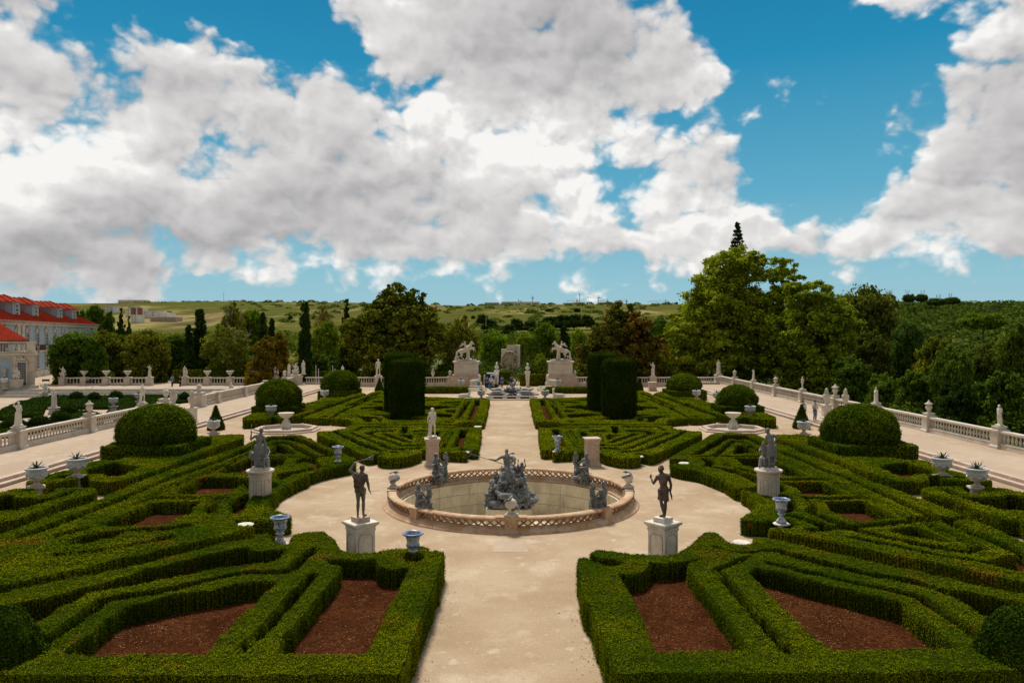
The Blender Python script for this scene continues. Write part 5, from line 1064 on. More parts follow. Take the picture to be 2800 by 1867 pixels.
b.ell((-.06,-.1,1.38),(.17,.07,.16)); b.ell((-.12,-.1,1.22),(.1,.06,.12)); b.remesh('cloak', M['bronze'], .02, o)
b = MB(); b.tube([(-.15,-.09,1.11),(0,-.13,1.09),(.15,-.09,1.13)],[.018]*3,6); b.cap((-.17,-.02,1.1),(-.18,-.05,1.0),.03,.02); b.remesh('belt', M['bronze'], .015, o)
b = MB(); b.tube([(.30,.16,1.0),(.42,.2,.985),(.60,.22,1.0)],[.008,.007,.006],5); b.build('bow', M['lead'], o); b = MB(); b.tube([(-.2,.14,1.99),(.05,.2,2.05),(.16,.22,2.08)],[.012,.014,.01],5)
for k in range(5): b.cap((.10,.2,2.06),(.38,.26+.02*k,2.12+.03*(k-2)),.012,.016,5)
b.build('arrows', M['lead'], o)
o = empty('bronze_statue', (*PX2,1.442), 0, 'dark brown bronze youth in a short wrap seen from the back, on the right pedestal', 'statue')
b = MB(); b.sqlathe([(.235,0),(.235,.15)], rot=R(40)); b.build('base', M['statue'], o)
J = T(pose(face=(-.7,.75,-.15), head=(-.08,.02,1.63), neck=(-.01,0,1.45), chest=(.0,0,1.24), shL=(-.185,.01,1.37), shR=(.185,-.01,1.40), elL=(-.30,.12,1.13), wrL=(-.36,.26,1.27), hdL=(.0,.3,1), elR=(.27,.0,1.10), wrR=(.26,.05,.84), hdR=(.25,.15,-1), pelvis=(.03,0,.93), hipL=(-.075,0,.90), hipR=(.105,0,.91), knL=(-.04,.12,.48), knR=(.09,.03,.48), anL=(.03,-.02,.10), anR=(.06,-.03,.08), toL=(-.1,.04,.03), toR=(-.06,.08,.03)), 0,0,.15)
b = MB(); figure(b, J, 1, fat=.97); b.remesh('body', M['bronze'], .018, o, None, 2)
b = MB(); hairs(b, J, 1, 'curly'); b.remesh('hair', M['bronze'], .02, o)
b = MB(); rnd = random.Random(2)
for k in range(30):
    a = 2*math.pi*k/30; c0 = (.02,.02); w0 = .135+.012*math.sin(3*a); w1 = .165+.016*math.sin(5*a+1)
    b.cap((c0[0]+w0*math.cos(a), c0[1]+w0*.82*math.sin(a), 1.13+.05*math.cos(a)), (c0[0]+w1*math.cos(a+.25), c0[1]+w1*.86*math.sin(a+.25), .73-.05*math.cos(a-.6)), .026, .03, 6)
for k in range(5): b.tube([(-.13,-.06,1.08-.03*k),(.02,-.12,1.12-.045*k),(.15,-.06,1.14-.05*k),(.17,.04,1.12-.05*k)],[.032]*4,6)
b.ell((.02,.02,.95),(.14,.115,.2))
b.remesh('wrap', M['bronze'], .016, o, None, 1)
b = MB(); b.tube([(.27,.08,.98),(.31,.1,.85),(.33,.12,.72)],[.03,.035,.02],6); b.remesh('scroll', M['bronze'], .015, o)
# lead pairs on round pedestals
for sgn, l in ((-1,'left'),(1,'right')):
    X_ = -11.27 if sgn < 0 else 11.7
    pedestal('pedestal', (X_,34.0,0), 0, .46, 1.72, 'round pale stone pedestal under the grey statue on the %s' % l, M['stone'], octo=True)
    o = empty('lead_statue', (X_,34.0,1.72), 0, 'grey lead statue of a man with a staff above a seated figure, left pedestal' if sgn < 0 else 'grey lead statue of a youth bending over a seated figure, right pedestal', 'statue')
    b = MB(); b.lathe([(.46,0),(.44,.06),(.36,.13)], 18); b.build('base', M['stone'], o)
    b = MB(); g = sgn
    if sgn < 0: J = T(pose(face=(.5,1,-.2), head=(.10,.05,1.60), neck=(.05,0,1.43), chest=(.02,0,1.22), shL=(-.17,.0,1.36), shR=(.20,.0,1.34), elL=(-.36,.02,1.22), wrL=(-.36,.08,1.47), hdL=(0,.1,1), elR=(.27,.06,1.06), wrR=(.28,.16,.82), hipL=(-.09,0,.9), hipR=(.09,0,.9), knL=(-.10,.08,.5), knR=(.12,.10,.5), anL=(-.12,-.03,.08), anR=(.1,.0,.08), toL=(-.15,.12,.03), toR=(.16,.12,.03)), -.05,-.02,.1,1.03)
    else: J = T(pose(face=(-.75,.6,-.25), head=(-.10,.02,1.60), neck=(-.02,0,1.44), chest=(.04,0,1.22), shL=(-.12,.02,1.36), shR=(.22,-.02,1.38), elL=(-.2,.1,1.1), wrL=(-.3,.2,.9), elR=(.36,.05,1.26), wrR=(.28,.16,1.12), pelvis=(.09,0,.93), hipL=(.0,0,.9), hipR=(.17,0,.9), knL=(-.02,.04,.49), knR=(.19,.06,.49), anL=(-.03,-.02,.08), anR=(.19,-.03,.08), toL=(-.05,.12,.03), toR=(.2,.1,.03)), .02,-.1,.1,1.03)
    figure(b, J, 1, fat=.95); hairs(b, J, 1, 'curly'); drape(b, (J['pelvis'][0],J['pelvis'][1]), .16, .62 if sgn > 0 else .2, 1.08, 1, 8, 5+sgn, 1.12)
    S2 = T(pose(face=(-g,-.4,0), pelvis=(0,0,.5), chest=(0,.0,.80), neck=(0,0,.99), head=(-.02*g,-.02,1.15), shL=(.17,0,.94), shR=(-.17,0,.94), elL=(.3,-.1,.78), wrL=(.3,-.3,.7), elR=(-.28,-.1,.82), wrR=(-.2,-.3,.95), hipL=(.1,0,.46), hipR=(-.1,0,.46), knL=(.12,-.42,.5), knR=(-.12,-.42,.46), anL=(.12,-.44,.06), anR=(-.1,-.36,.06), toL=(.12,-.58,.03), toR=(-.1,-.5,.03)), -.16*g, .12, .1, .88)
    figure(b, S2, 1, fat=.85); hairs(b, S2, .9, 'curly'); rocks(b, (-.02*g,.08,.30), (.36,.3,.24), 18, 6); drape(b, (-.1*g,.05), .24, .12, .5, 1, 8, 9, 1.2)
    if sgn < 0: b.ell((-.34,-.02,.62),(.16,.18,.2)); b.cap((-.34,-.02,.76),(-.46,-.04,.84),.06,.02)
    b.remesh('figures', M['leadlight'], .024, o, None, 1)
    if sgn < 0: b = MB(); b.cap((-.40,.06,.15),(-.41,.08,1.98),.014,.012,6); b.ell((-.41,.08,2.0),(.03,.03,.04)); b.build('staff', M['leadlight'], o)
# white statue and its empty twin
pedestal('pedestal', (-4.62,44.9,0), R(8), .37, 1.64, 'square pale stone pedestal under the white nude statue beyond the basin', M['pink'])
pedestal('pedestal', (4.9,44.9,0), R(8), .37, 1.66, 'square pale stone pedestal standing empty beyond the basin on the right', M['pink'])
put_statue(1, (-4.62,44.9,1.64), R(20), 'pale nude statue of a youth on the square pedestal beyond the basin', .96)
# tazza fountains
for i, sgn in enumerate((1,-1)):
    o = empty('tazza_fountain', (sgn*18.2,61.3,0), 0, 'stone bowl fountain in a low octagonal pool on the %s' % ('right' if sgn > 0 else 'left'), 'fountain', 'bowl fountains with octagonal pools')
    b = MB(); b.lathe([(2.75,0),(2.75,.10),(2.55,.12),(2.5,.28),(2.2,.30),(2.15,.26),(2.12,-.12)], 8, (0,0), False, None, math.pi/8); b.build('pool_rim', M['pink'], o)
    b = MB(); b.lathe([(2.2,.0),(.01,.02)], 8, (0,0), False, None, math.pi/8); b.build('pool_floor', M['stonegrey'], o)
    b = MB(); b.lathe([(.34,.02),(.36,.12),(.28,.2),(.36,.38),(.30,.6),(.17,.82),(.14,.95),(.24,1.05)], 16); 
    for k in range(6): t = k*math.pi/3; b.tube([(.34*math.cos(t),.34*math.sin(t),.15),(.42*math.cos(t),.42*math.sin(t),.32),(.33*math.cos(t),.33*math.sin(t),.55),(.22*math.cos(t),.22*math.sin(t),.85)],[.06,.07,.05,.03],6)
    b.build('stem', M['statue'], o, True)
    b = MB(); b.lathe([(.15,1.0),(.35,1.10),(.55,1.26),(.63,1.38),(.66,1.44),(.62,1.46),(.55,1.42),(.3,1.32),(.01,1.3)], 22, (0,0), False); b.build('bowl', M['stone'], o, True)
# gate pillars with vases where steps lead to the terraces
for x, y, l in ((-27.0,64.0,'on the left terrace, behind the white urn and cone'),(-29.8,66.8,'on the left terrace, partly behind the largest left dome'),(28.1,66.7,'on the right terrace, behind the two women'),(29.6,66.3,'on the right terrace, rising behind the largest right dome')):
    o = empty('vase_pillar', (x,y,TZ), 0, 'stone pillar with a tall pointed vase '+l, 'pillar', 'vase pillars on the terraces')
    b = MB(); b.sqlathe([(.40,-.02),(.40,.15),(.33,.2),(.33,1.12),(.42,1.2),(.42,1.28)]); b.build('shaft', M['statue'], o)
    b = MB(); b.lathe(FLAME, 16); b.v = [(x_*1.15,y_*1.15,1.28+z_*1.2) for x_,y_,z_ in b.v]; b.build('vase', M['stone'], o, True)
# ------------------------------------------------------------------ the far end: horsemen, lead fountain, cascade tower, van
def horse(b):
    body = [((-.75,0,1.15),.33),((-.25,0,1.35),.36),((.3,0,1.72),.38)]
    b.cap((-.75,0,1.2),(-.2,0,1.38),.36,.34); b.cap((-.2,0,1.38),(.4,0,1.78),.34,.36); b.cap((.45,0,1.85),(.72,0,2.45),.26,.17); b.cap((.72,0,2.5),(.98,0,2.28),.16,.09); b.cap((.98,0,2.28),(1.03,0,2.2),.09,.08)
    for s_ in (-1,1):
        b.cap((.70,.06*s_,2.60),(.68,.08*s_,2.74),.04,.015,6)
        b.cap((-.8,.17*s_,1.1),(-.55,.2*s_,.72),.22,.12); b.cap((-.55,.2*s_,.72),(-.95+.2*s_,.2*s_,.42),.11,.07); b.cap((-.95+.2*s_,.2*s_,.42),(-.62+.3*s_,.2*s_,.05),.07,.06)
        b.cap((.55,.18*s_,1.6),(1.05,.2*s_,1.62+.1*s_),.15,.09); b.cap((1.05,.2*s_,1.62+.1*s_),(1.15+.12*s_,.2*s_,1.2),.07,.05); b.ell((1.15+.12*s_,.2*s_,1.16),(.07,.06,.08))
    for k in range(7): b.ell((.42+.05*k,0,2.0+.1*k-.02*(k>4)),(.12,.07,.12),7,5)
    b.tube([(-1.08,0,1.3),(-1.3,0,1.0),(-1.35,0,.4),(-1.45,0,.05)],[.1,.14,.16,.2],8)
    b.cap((.25,0,.0),(.22,0,1.4),.28,.24)
    rocks(b,(0,0,.05),(1.2,.5,.14),18,4)
    J = pose(face=(1,0,0), pelvis=(-.15,0,1.82), chest=(-.2,0,2.16), neck=(-.2,0,2.36), head=(-.17,0,2.55), shL=(-.2,.19,2.3), shR=(-.2,-.19,2.3), elL=(-.05,.34,2.1), wrL=(.2,.25,2.05), elR=(-.3,-.36,2.45), wrR=(-.38,-.34,2.72), hipL=(-.12,.12,1.8), hipR=(-.12,-.12,1.8), knL=(.2,.42,1.6), knR=(.2,-.42,1.6), anL=(.0,.42,1.15), anR=(.0,-.42,1.15), toL=(.15,.45,1.1), toR=(.15,-.45,1.1))
    figure(b, J, 1); hairs(b, J, 1, 'curly')
    for s_ in (-1,1):
        for k in range(5): b.cap((-.28,.1*s_,2.2),(-.75-.06*k,.25*s_,2.45-.17*k),.06,.035,6)
for i, (x, l, mir) in enumerate(((-6.55,'left',1),(7.6,'right',-1))):
    o = empty('horseman_pedestal', (x,FY,0), 0, 'tall square stone pedestal under the rearing horseman on the %s' % l, 'pedestal', 'pedestals of the horsemen')
    b = MB(); b.box(-2.25,2.25,-1.5,1.5,-.1,.25); b.box(-2.15,2.15,-1.4,1.4,.25,1.55); b.box(-2.05,2.05,-1.3,1.3,1.55,1.8); b.build('base', M['pink'], o)
    b = MB(); b.box(-1.78,1.78,-1.1,1.1,1.8,3.55); b.box(-1.35,1.35,-1.13,1.13,2.0,3.4); b.build('die', M['stone'], o)
    b = MB(); b.box(-1.88,1.88,-1.2,1.2,3.55,3.66); b.box(-2.0,2.0,-1.3,1.3,3.66,3.82); b.build('cornice', M['stone'], o)
    if i == 0:
        h = empty('horseman_statue', (0,0,0), 0, None, 'statue', 'rearing horseman statues'); b = MB(); b.box(-1.35,1.35,-.5,.5,0,.22); b.build('base', M['stone'], h)
        b = MB(); horse(b); q = b.remesh('horse_and_rider', M['stone'], .05, h, (0,0,.2), 2); HM = h
    else: h = copy_tree(HM)
    h.scale = (1.1,1.25,1.05); h.location = (x,FY,3.82); h.rotation_euler = (0,0,0 if mir > 0 else math.pi); h['label'] = 'pale stone statue of a winged rider on a rearing horse, %s pedestal' % l
# sphinxes
for i, (x, y, z, mr_, l) in enumerate(((-4.9,109.6,.75,1,'beside the left horseman pedestal'),(6.0,109.6,.75,-1,'beside the right horseman pedestal'),(-5.2,88.5,.35,1,'left of the far lead fountain'),(5.6,88.5,.35,-1,'right of the far lead fountain'))):
    if i == 0:
        o = empty('sphinx_statue', (0,0,0), 0, None, 'statue', 'white sphinx statues'); b = MB(); b.box(-.85,.85,-.3,.3,-.75,0); b.build('base', M['stone'], o)
        b = MB(); b.cap((-.55,0,.28),(.35,0,.36),.26,.22); b.cap((.35,0,.36),(.5,0,.75),.2,.13); b.ell((.52,0,1.0),(.13,.13,.17)); b.ell((.46,0,1.06),(.16,.17,.15))
        for s_ in (-1,1): b.cap((.35,.14*s_,.2),(.8,.15*s_,.07),.09,.07); b.cap((-.55,.18*s_,.2),(-.2,.2*s_,.08),.14,.08)
        b.tube([(-.8,0,.25),(-.95,.1,.3),(-.85,.2,.4)],[.06,.05,.04]); b.remesh('body', M['statue'], .035, o); SX = o
    else: o = copy_tree(SX)
    o.location = (x,y,z); o.rotation_euler = (0,0,0 if mr_ > 0 else math.pi); o['label'] = 'white stone sphinx ' + l
# far lead fountain in a stone pool
o = empty('lead_fountain', (.2,92.3,0), 0, 'grey lead sculpture sprawling over a stone pool at the end of the path', 'fountain')
b = MB(); b.box(-3.1,3.1,-1.9,-1.6,0,.42); b.box(-3.1,3.1,1.6,1.9,0,.42); b.box(-3.1,-2.8,-1.6,1.6,0,.42); b.box(2.8,3.1,-1.6,1.6,0,.42)
for x in (-2.4,-.8,.8,2.4): b.box(x-.22,x+.22,-2.0,-1.9,0,.5)
b.box(-3.6,3.6,-2.7,-2.3,0,.14); b.build('pool', M['stone'], o)
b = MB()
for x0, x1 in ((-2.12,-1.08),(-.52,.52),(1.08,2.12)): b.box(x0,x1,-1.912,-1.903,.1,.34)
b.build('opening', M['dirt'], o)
b = MB(); rocks(b,(0,.2,.5),(2.7,1.2,.3),60,11,.9); rocks(b,(.1,.4,.95),(1.0,.8,.45),34,12,.9); rnd = random.Random(9)
for sx in (-1,1):
    b.tube([(2.6*sx,-.9,.35),(2.1*sx,-1.0,.75),(1.4*sx,-.8,.75),(.8*sx,-.5,.6)],[.28,.3,.3,.26]); b.tube([(2.6*sx,-.9,.35),(2.85*sx,-1.1,.3)],[.26,.12]); b.tube([(.9*sx,-.3,.7),(1.5*sx,-.2,1.1),(2.2*sx,0,1.0),(2.7*sx,.2,1.15)],[.2,.2,.16,.08])
J = T(pose(pelvis=(0,0,.2), chest=(.15,0,.5), neck=(.25,0,.66), head=(.34,-.03,.8), shL=(.38,0,.58), shR=(.02,0,.66), elL=(.6,-.1,.5), wrL=(.8,-.1,.75), elR=(-.3,-.1,.78), wrR=(-.55,-.1,.95), hipL=(.1,-.1,.16), hipR=(-.1,-.1,.16), knL=(.3,-.5,.3), knR=(-.4,-.4,.2), anL=(.5,-.6,-.1), anR=(-.7,-.5,.0), toL=(.6,-.7,-.1), toR=(-.85,-.5,.0)), .0,.0,1.05,1.15)
figure(b, J, 1, fat=1.1); hairs(b, J, 1, 'curly'); b.cap((-.7,-.1,1.2),(-.2,-.1,2.0),.05,.04); b.cap((.3,.1,1.3),(.6,.1,2.05),.05,.04)
b.remesh('figures', M['leadlight'], .045, o, None, 1)
b = MB(); b.box(-7.5,-3.9,-1.2,-.8,0,.22); b.box(4.1,7.6,-1.2,-.8,0,.22); b.box(-6.4,-5.2,-1.0,-.2,.22,.42); b.box(5.2,6.4,-1.0,-.2,.22,.42); b.build('kerb', M['stone'], o)
# stone cascade tower beyond the garden
o = empty('cascade_tower', (.2,136,0), 0, 'ruined square stone cascade wall with a rough rock face, beyond the garden', 'ruin')
b = MB(); b.box(-1.75,1.6,.0,1.6,-2.5,5.2); b.box(-.75,1.65,-.06,1.64,5.2,5.95); b.box(1.15,1.66,-.5,.0,-2.5,5.7); b.box(-1.8,-1.4,-.5,.0,-2.5,2.2); b.build('wall', M['statue'], o)
b = MB(); b.box(-2.9,4.0,-1.3,.0,-2.5,.35); b.box(-3.0,4.1,-1.4,.0,.35,.5); b.build('ledge', M['stone'], o)
b = MB(); b.cap((-.25,.1,0),(-.2,.1,4.0),1.3,1.1,10); rnd = random.Random(17)
for k in range(190):
    z = rnd.uniform(.2,4.9); w = 1.45 if z < 3.6 else max(.3, 1.45*(1-((z-3.6)/1.6)**2)); x = -.28+rnd.uniform(-w,w); b.ell((x,-.35-.55*math.sqrt(max(0,1-((x+.28)/1.8)**2))+rnd.uniform(-.1,.12),z),(rnd.uniform(.12,.34),.2,rnd.uniform(.08,.2)),7,5,Matrix.Rotation(rnd.uniform(-.5,.5),3,'Y'))
M['rockface'] = mat('rough rockwork', [(0.52,0.43,0.32), ((0.36,0.28,0.20),2.5,0.45,0.65), ((0.62,0.54,0.43),6.0,0.55,0.7)], 0.95, (12.0,0.6,0.05))
b.remesh('rockwork', M['rockface'], .06, o, None, 0)
b = MB(); b.box(.55,.95,-.075,-.06,4.1,4.85); b.build('lichen_patch', mat('ochre patch', [(0.45,0.22,0.05), ((0.40,0.3,0.16),5.0,0.5,0.6)], .9), o)
P = RNG.normal(0,1,(260,3))*[.5,.3,.14]+[-.1,.7,6.02]; LV, LQ = leaves(P, RNG.normal(0,1,P.shape), np.full(260,.22), RNG); npmesh('weeds', LV, LQ, M['magn'], parent=o)
# bust terms
for x, y, l, s_ in ((-2.0,115.4,'behind the open van',1.0),(2.65,112.2,'right of the stone cascade wall',1.0)):
    o = empty('bust_term', (x,y,0), 0, 'white bust on a tapering stone post ' + l, 'statue', 'busts on tapering posts')
    b = MB(); b.sqlathe([(.34,0),(.34,.12),(.22,.16),(.34,2.15),(.42,2.22),(.42,2.36)]); b.build('post', M['statue'], o)
    b = MB(); b.lathe([(.2,2.36),(.14,2.46),(.12,2.55)],12); b.ell((0,0,2.82),(.36,.22,.3)); b.cap((0,0,2.95),(0,0,3.2),.13,.1); b.ell((0,-.02,3.36),(.16,.19,.23)); b.ell((0,.03,3.42),(.18,.2,.2)); b.remesh('bust', M['statue'], .035, o)
# hedge and white roses by the cascade
hd_ = hedge('tall_hedge', 'straight clipped hedge behind the right bust post', 'hedge', [(1.6,114.2),(7.4,114.2),(7.4,115.6),(1.6,115.6)], [], 1.75, .14, 160, .12, soil=False)
hd_ = hedge('tall_hedge', 'straight clipped hedge behind the open van', 'hedge', [(-4.6,117.2),(.0,117.2),(.0,118.6),(-4.6,118.6)], [], 1.9, .14, 160, .12, soil=False)
P = RNG.normal(0,1,(900,3))*[.75,.4,.4]+[2.2,118.0,1.1]; LV, LQ = leaves(P, RNG.normal(0,1,P.shape), np.full(900,.2), RNG); o = npmesh('rose_bush', LV, LQ, M['dome']); tag(o, 'loose bush dotted with white flowers right of the stone cascade wall', 'bush')
P = RNG.normal(0,1,(60,3))*[.75,.3,.4]+[2.2,117.6,1.2]; LV, LQ = leaves(P, np.tile([0,-1,.4],(60,1)), np.full(60,.16), RNG, 1.0); npmesh('blossom', LV, LQ, M['statue'], parent=o)
# the van with its rear doors open
o = empty('van', (-2.85,111.2,0), R(-4), 'white van seen from behind with its rear doors open', 'van')
b = MB(); sec = [(-.88,.35),(.88,.35),(.90,.9),(.86,1.35),(.74,1.98),(.55,2.06),(-.55,2.06),(-.74,1.98),(-.86,1.35),(-.90,.9)]
vs = [(x,0,z) for x,z in sec]+[(x*.98,3.0,z) for x,z in sec]+[(x*.95,3.5,.35+(z-.35)*.72) for x,z in sec]+[(x*.93,4.4,.35+(z-.35)*.42) for x,z in sec]; n = len(sec); fs = []
for j in range(3): fs += [(j*n+k,j*n+(k+1)%n,(j+1)*n+(k+1)%n,(j+1)*n+k) for k in range(n)]
fs.append(tuple(reversed(range(3*n,4*n)))); fs[-1] = tuple(range(3*n,4*n)); b.add(vs, fs); b.build('body', M['white'], o)
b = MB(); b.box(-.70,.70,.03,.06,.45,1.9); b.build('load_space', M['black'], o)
for s_ in (-1,1):
    b = MB(); b.box(-.74,-.02,-.05,.0,.45,1.94) if s_ < 0 else b.box(.02,.74,-.05,.0,.45,1.94)
    d_ = b.build('rear_door', M['white'], o); 
    bw = MB(); (bw.box(-.62,-.14,-.056,-.051,1.2,1.78) if s_ < 0 else bw.box(.14,.62,-.056,-.051,1.2,1.78)); bw.build('window', M['glass'], d_)
    if s_ < 0: d_.matrix_local = Matrix.Translation((-.78,-.02,0)) @ Matrix.Rotation(R(-98),4,'Z') @ Matrix.Translation((.74,0,0))
    b = MB(); b.box(*sorted((.78*s_,.9*s_)),-.04,.06,.95,1.45); b.build('tail_light', M['red'], o)
    for y in (.75,3.5): b = MB(); b.lathe([(.16,-.1),(.31,-.1),(.33,-.05),(.33,.05),(.31,.1),(.16,.1)],18); w = b.build('wheel', M['black'], o); w.rotation_euler = (0,R(90),0); w.location = (.8*s_,y,.33)
b = MB(); b.box(.9,.94,2.3,3.1,.5,1.25); b.box(.92,1.72,2.28,2.32,.5,1.3) if False else None; b.build('side_panel', M['white'], o)
b = MB(); b.box(-.9,.9,-.12,-.02,.34,.5); b.build('bumper', M['black'], o); b = MB(); [b.box(-.62,.62,.4+.7*k,.46+.7*k,2.1,2.14) for k in range(4)]; b.box(-.64,-.6,.3,2.7,2.06,2.16); b.box(.6,.64,.3,2.7,2.06,2.16); b.build('roof_rack', M['steel'], o)
# people
def person(loc, rz, label, shirt, trousers, J=None, hairk='short', shirt_long=True, hair=None, extra=None, s=1.0):
    o = empty('person', loc, rz, label, 'person', 'visitors and workers in the garden'); o.scale = (s,)*3
    J = J or pose(); b = MB(); figure(b, J, 1); b.remesh('body', M['skin'], .02, o, None, 2)
    b = MB(); hairs(b, J, 1.02, hairk); b.remesh('hair', hair or M['hair'], .02, o)
    g = lambda k: Vector(J[k]); b = MB(); b.cap(g('pelvis')+Vector((0,0,.02)), g('chest'), .16, .175); b.cap(g('shL'), g('shR'), .09); b.cap(g('chest'), g('neck')-Vector((0,0,.05)), .16, .09)
    for S_ in 'LR': b.cap(g('sh'+S_), g('el'+S_), .078, .062); (b.cap(g('el'+S_), g('el'+S_)*.15+g('wr'+S_)*.85, .06, .045) if shirt_long else None)
    b.remesh('shirt', shirt, .022, o)
    b = MB(); b.cap(g('hipL'), g('hipR'), .13)
    for S_ in 'LR': b.cap(g('hip'+S_), g('kn'+S_), .11, .078); b.cap(g('kn'+S_), g('an'+S_)+Vector((0,0,.04)), .078, .06)
    b.remesh('trousers', trousers, .022, o)
    b = MB(); [b.cap(g('an'+S_)+Vector((0,.03,-.03)), g('to'+S_), .05, .042) for S_ in 'LR']; b.remesh('shoe', extra or M['black'], .018, o)
    return o
walk = pose(knL=(.09,-.16,.5), anL=(.09,-.10,.10), toL=(.1,-.26,.06), knR=(-.09,-.02,.49), anR=(-.09,.22,.12), toR=(-.09,.12,.03), elL=(.25,.1,1.12), wrL=(.24,.08,.88), elR=(-.25,-.04,1.12), wrR=(-.24,-.18,.92))
o = person((26.55,65.4,TZ), R(20), 'woman in white top and blue jeans with a red bag on the right terrace', cloth('white cotton',(.66,.65,.64)), cloth('blue denim',(.12,.19,.30)), pose(wrL=(.1,-.22,1.05), elL=(.24,-.02,1.12), wrR=(-.16,-.2,.98)), 'bun', False, None, M['statue'])
b = MB(); b.ell((-.14,-.2,.92),(.13,.06,.1)); b.tube([(-.2,-.15,1.0),(-.05,-.17,1.3),(.14,-.02,1.42)],[.014]*3,5); b.remesh('shoulder_bag', cloth('dark red leather',(.22,.03,.03)), .014, o)
person((25.6,65.6,TZ), R(-10), 'dark haired woman in a white top, half hidden behind the right cone shrub', cloth('white cotton',(.66,.65,.64)), cloth('dark cloth',(.03,.03,.035)), walk, 'long', False)
person((-51.0,113.9,-.05), R(190), 'man in a light blue jacket with dark trousers, seen from behind near the palace', cloth('light blue cloth',(.10,.24,.42)), cloth('dark cloth',(.03,.03,.035)), walk)
person((-50.1,114.6,-.05), R(150), 'person dressed all in black beside the man in light blue', cloth('black cloth',(.015,.015,.018)), cloth('black cloth',(.015,.015,.018)), pose(wrL=(.12,-.2,1.1), wrR=(-.14,-.2,1.1)))
person((-3.35,110.6,0), R(170), 'worker in a bright blue shirt leaning into the van', cloth('bright blue cloth',(.02,.16,.42)), cloth('dark cloth',(.03,.03,.035)), None)
person((-2.75,110.2,0), R(160), 'worker in white and red with a white cap behind the van', cloth('white cotton',(.66,.65,.64)), cloth('dark red cloth',(.20,.03,.04)), walk, 'short', True, M['white'])
person((-1.15,110.6,0), R(185), 'worker in a bright blue shirt standing right of the van', cloth('bright blue cloth',(.02,.16,.42)), cloth('grey cloth',(.07,.075,.09)), None)
person((.25,110.5,0), R(70), 'worker in a dark blue shirt walking away to the right of the van', cloth('dark blue cloth',(.02,.05,.22)), cloth('dark cloth',(.03,.03,.035)), walk)
person((-.45,121.0,0), R(0), 'distant person in a yellow shirt left of the stone cascade wall', cloth('yellow cloth',(.50,.28,.05)), cloth('dark cloth',(.03,.03,.035)), None)
for (x, y, h, l) in ((-2.95,109.6,.42,'blue plastic bucket on the ground behind the van'),(-4.4,106.5,.5,'blue plastic bucket left of the open van')):
    o = empty('bucket', (x,y,0 if h < .45 else .6), 0, l, 'bucket'); b = MB(); b.lathe([(.16,0),(.24,h),(.26,h),(.26,h+.03),(.22,h+.03),(.15,.04)],16,(0,0),False); b.build('pail', cloth('blue plastic',(.03,.22,.45)), o, True); b = MB(); b.tube([(.25,0,h),(.2,0,h+.14),(0,0,h+.2),(-.2,0,h+.14),(-.25,0,h)],[.012]*5,5); b.build('handle', M['steel'], o)
# benches by the horsemen
for x, l in ((5.0,'right'),(-4.9,'left')):
    o = empty('stone_bench', (x,107.0,0), 0, 'pale stone bench near the %s horseman pedestal' % l, 'bench', 'stone benches'); b = MB(); b.box(-.9,.9,-.25,.25,.42,.52); b.build('seat', M['stone'], o)
    for s_ in (-1,1): b = MB(); b.box(.55*s_-.12,.55*s_+.12,-.2,.2,0,.42); b.build('leg', M['stone'], o)
# small garden lamps and sign in the forecourt
for i,(x,y,l) in enumerate(((-69.5,113.0,'near the palace steps'),(-61.0,109.4,'in front of the palace parapet'))):
    o = empty('sign_board', (x,y,-.02), R(20), 'small dark information board ' + l, 'sign', 'information boards'); b = MB(); b.box(-.5,.5,-.03,.03,.85,1.15); b.build('panel', M['black'], o); b = MB(); b.box(-.42,-.38,-.02,.02,0,.85); b.box(.38,.42,-.02,.02,0,.85); b.build('post', M['steel'], o)
for i, (px, y0, y1, D) in enumerate(((864,1000,1052,112),(871,1009,1052,112),(910,1000,1030,113),(916,1009,1030,113))):
    o = empty('white_pole', (atx(px,D),D,zof(y1,D)-.3), 0, 'thin white pole behind the domes on the left, %s of four' % ORD[i], 'pole', 'thin white poles'); b = MB(); b.cap((0,0,0),(0,0,(y1-y0)*D/F+.3),.04,.035,6); b.ell((0,0,(y1-y0)*D/F+.3),(.06,.06,.06),7,5); b.build('shaft', M['white'], o)
# ------------------------------------------------------------------ the sunken garden's low hedges
GL2 = 'low dark hedges of the sunken garden'
M['lowcore'] = M['hedgecore']
def lowbed(pts, l, h=.32): 
    return hedge('dark_low_hedge', 'dark low hedge bed in the sunken garden, ' + l, 'hedge', [at(x, y, LZ+h)[:2] for x, y in pts], [], h, .16, 120, .15, [M['hedgecore'], M['lowbox']], False, GL2, .12, .07, z0=LZ)
lowbed([(95,1087),(150,1080),(305,1082),(420,1078),(540,1080),(540,1092),(420,1104),(290,1112),(130,1112),(40,1106)], 'strip under the palace steps')
lowbed([(0,1122),(60,1094),(125,1108),(115,1130),(0,1142)], 'left of the pale path')
lowbed([(155,1120),(245,1122),(300,1140),(245,1160),(150,1168),(140,1140)], 'behind the nearest agave urn statue')
lowbed([(0,1160),(40,1150),(135,1164),(100,1176),(0,1190)], 'cut off by the left picture edge')
lowbed([(310,1112),(420,1106),(480,1118),(420,1140),(330,1150),(290,1130)], 'beside the middle of the left parapet')
for i, (px, py, r) in enumerate(((38,1160,.95),(108,1154,.9),(168,1143,.8),(190,1122,.8),(210,1084,.8),(258,1086,.7),(505,1086,.6),(318,1082,.8))):
    x, y, z = at(px, py, LZ+.6); o = shell('ball_shrub', [(r*.7,0),(r,.4),(r*.95,.75),(r*.6,1.1),(.02,1.2)], 24, [M['hedgecore'], M['lowbox']], 1500, .15, None, .06, i); o.location = (x,y,LZ); tag(o, 'small clipped ball shrub in the sunken garden, %s from the left' % ORD[i], 'shrub', 'ball shrubs of the sunken garden')
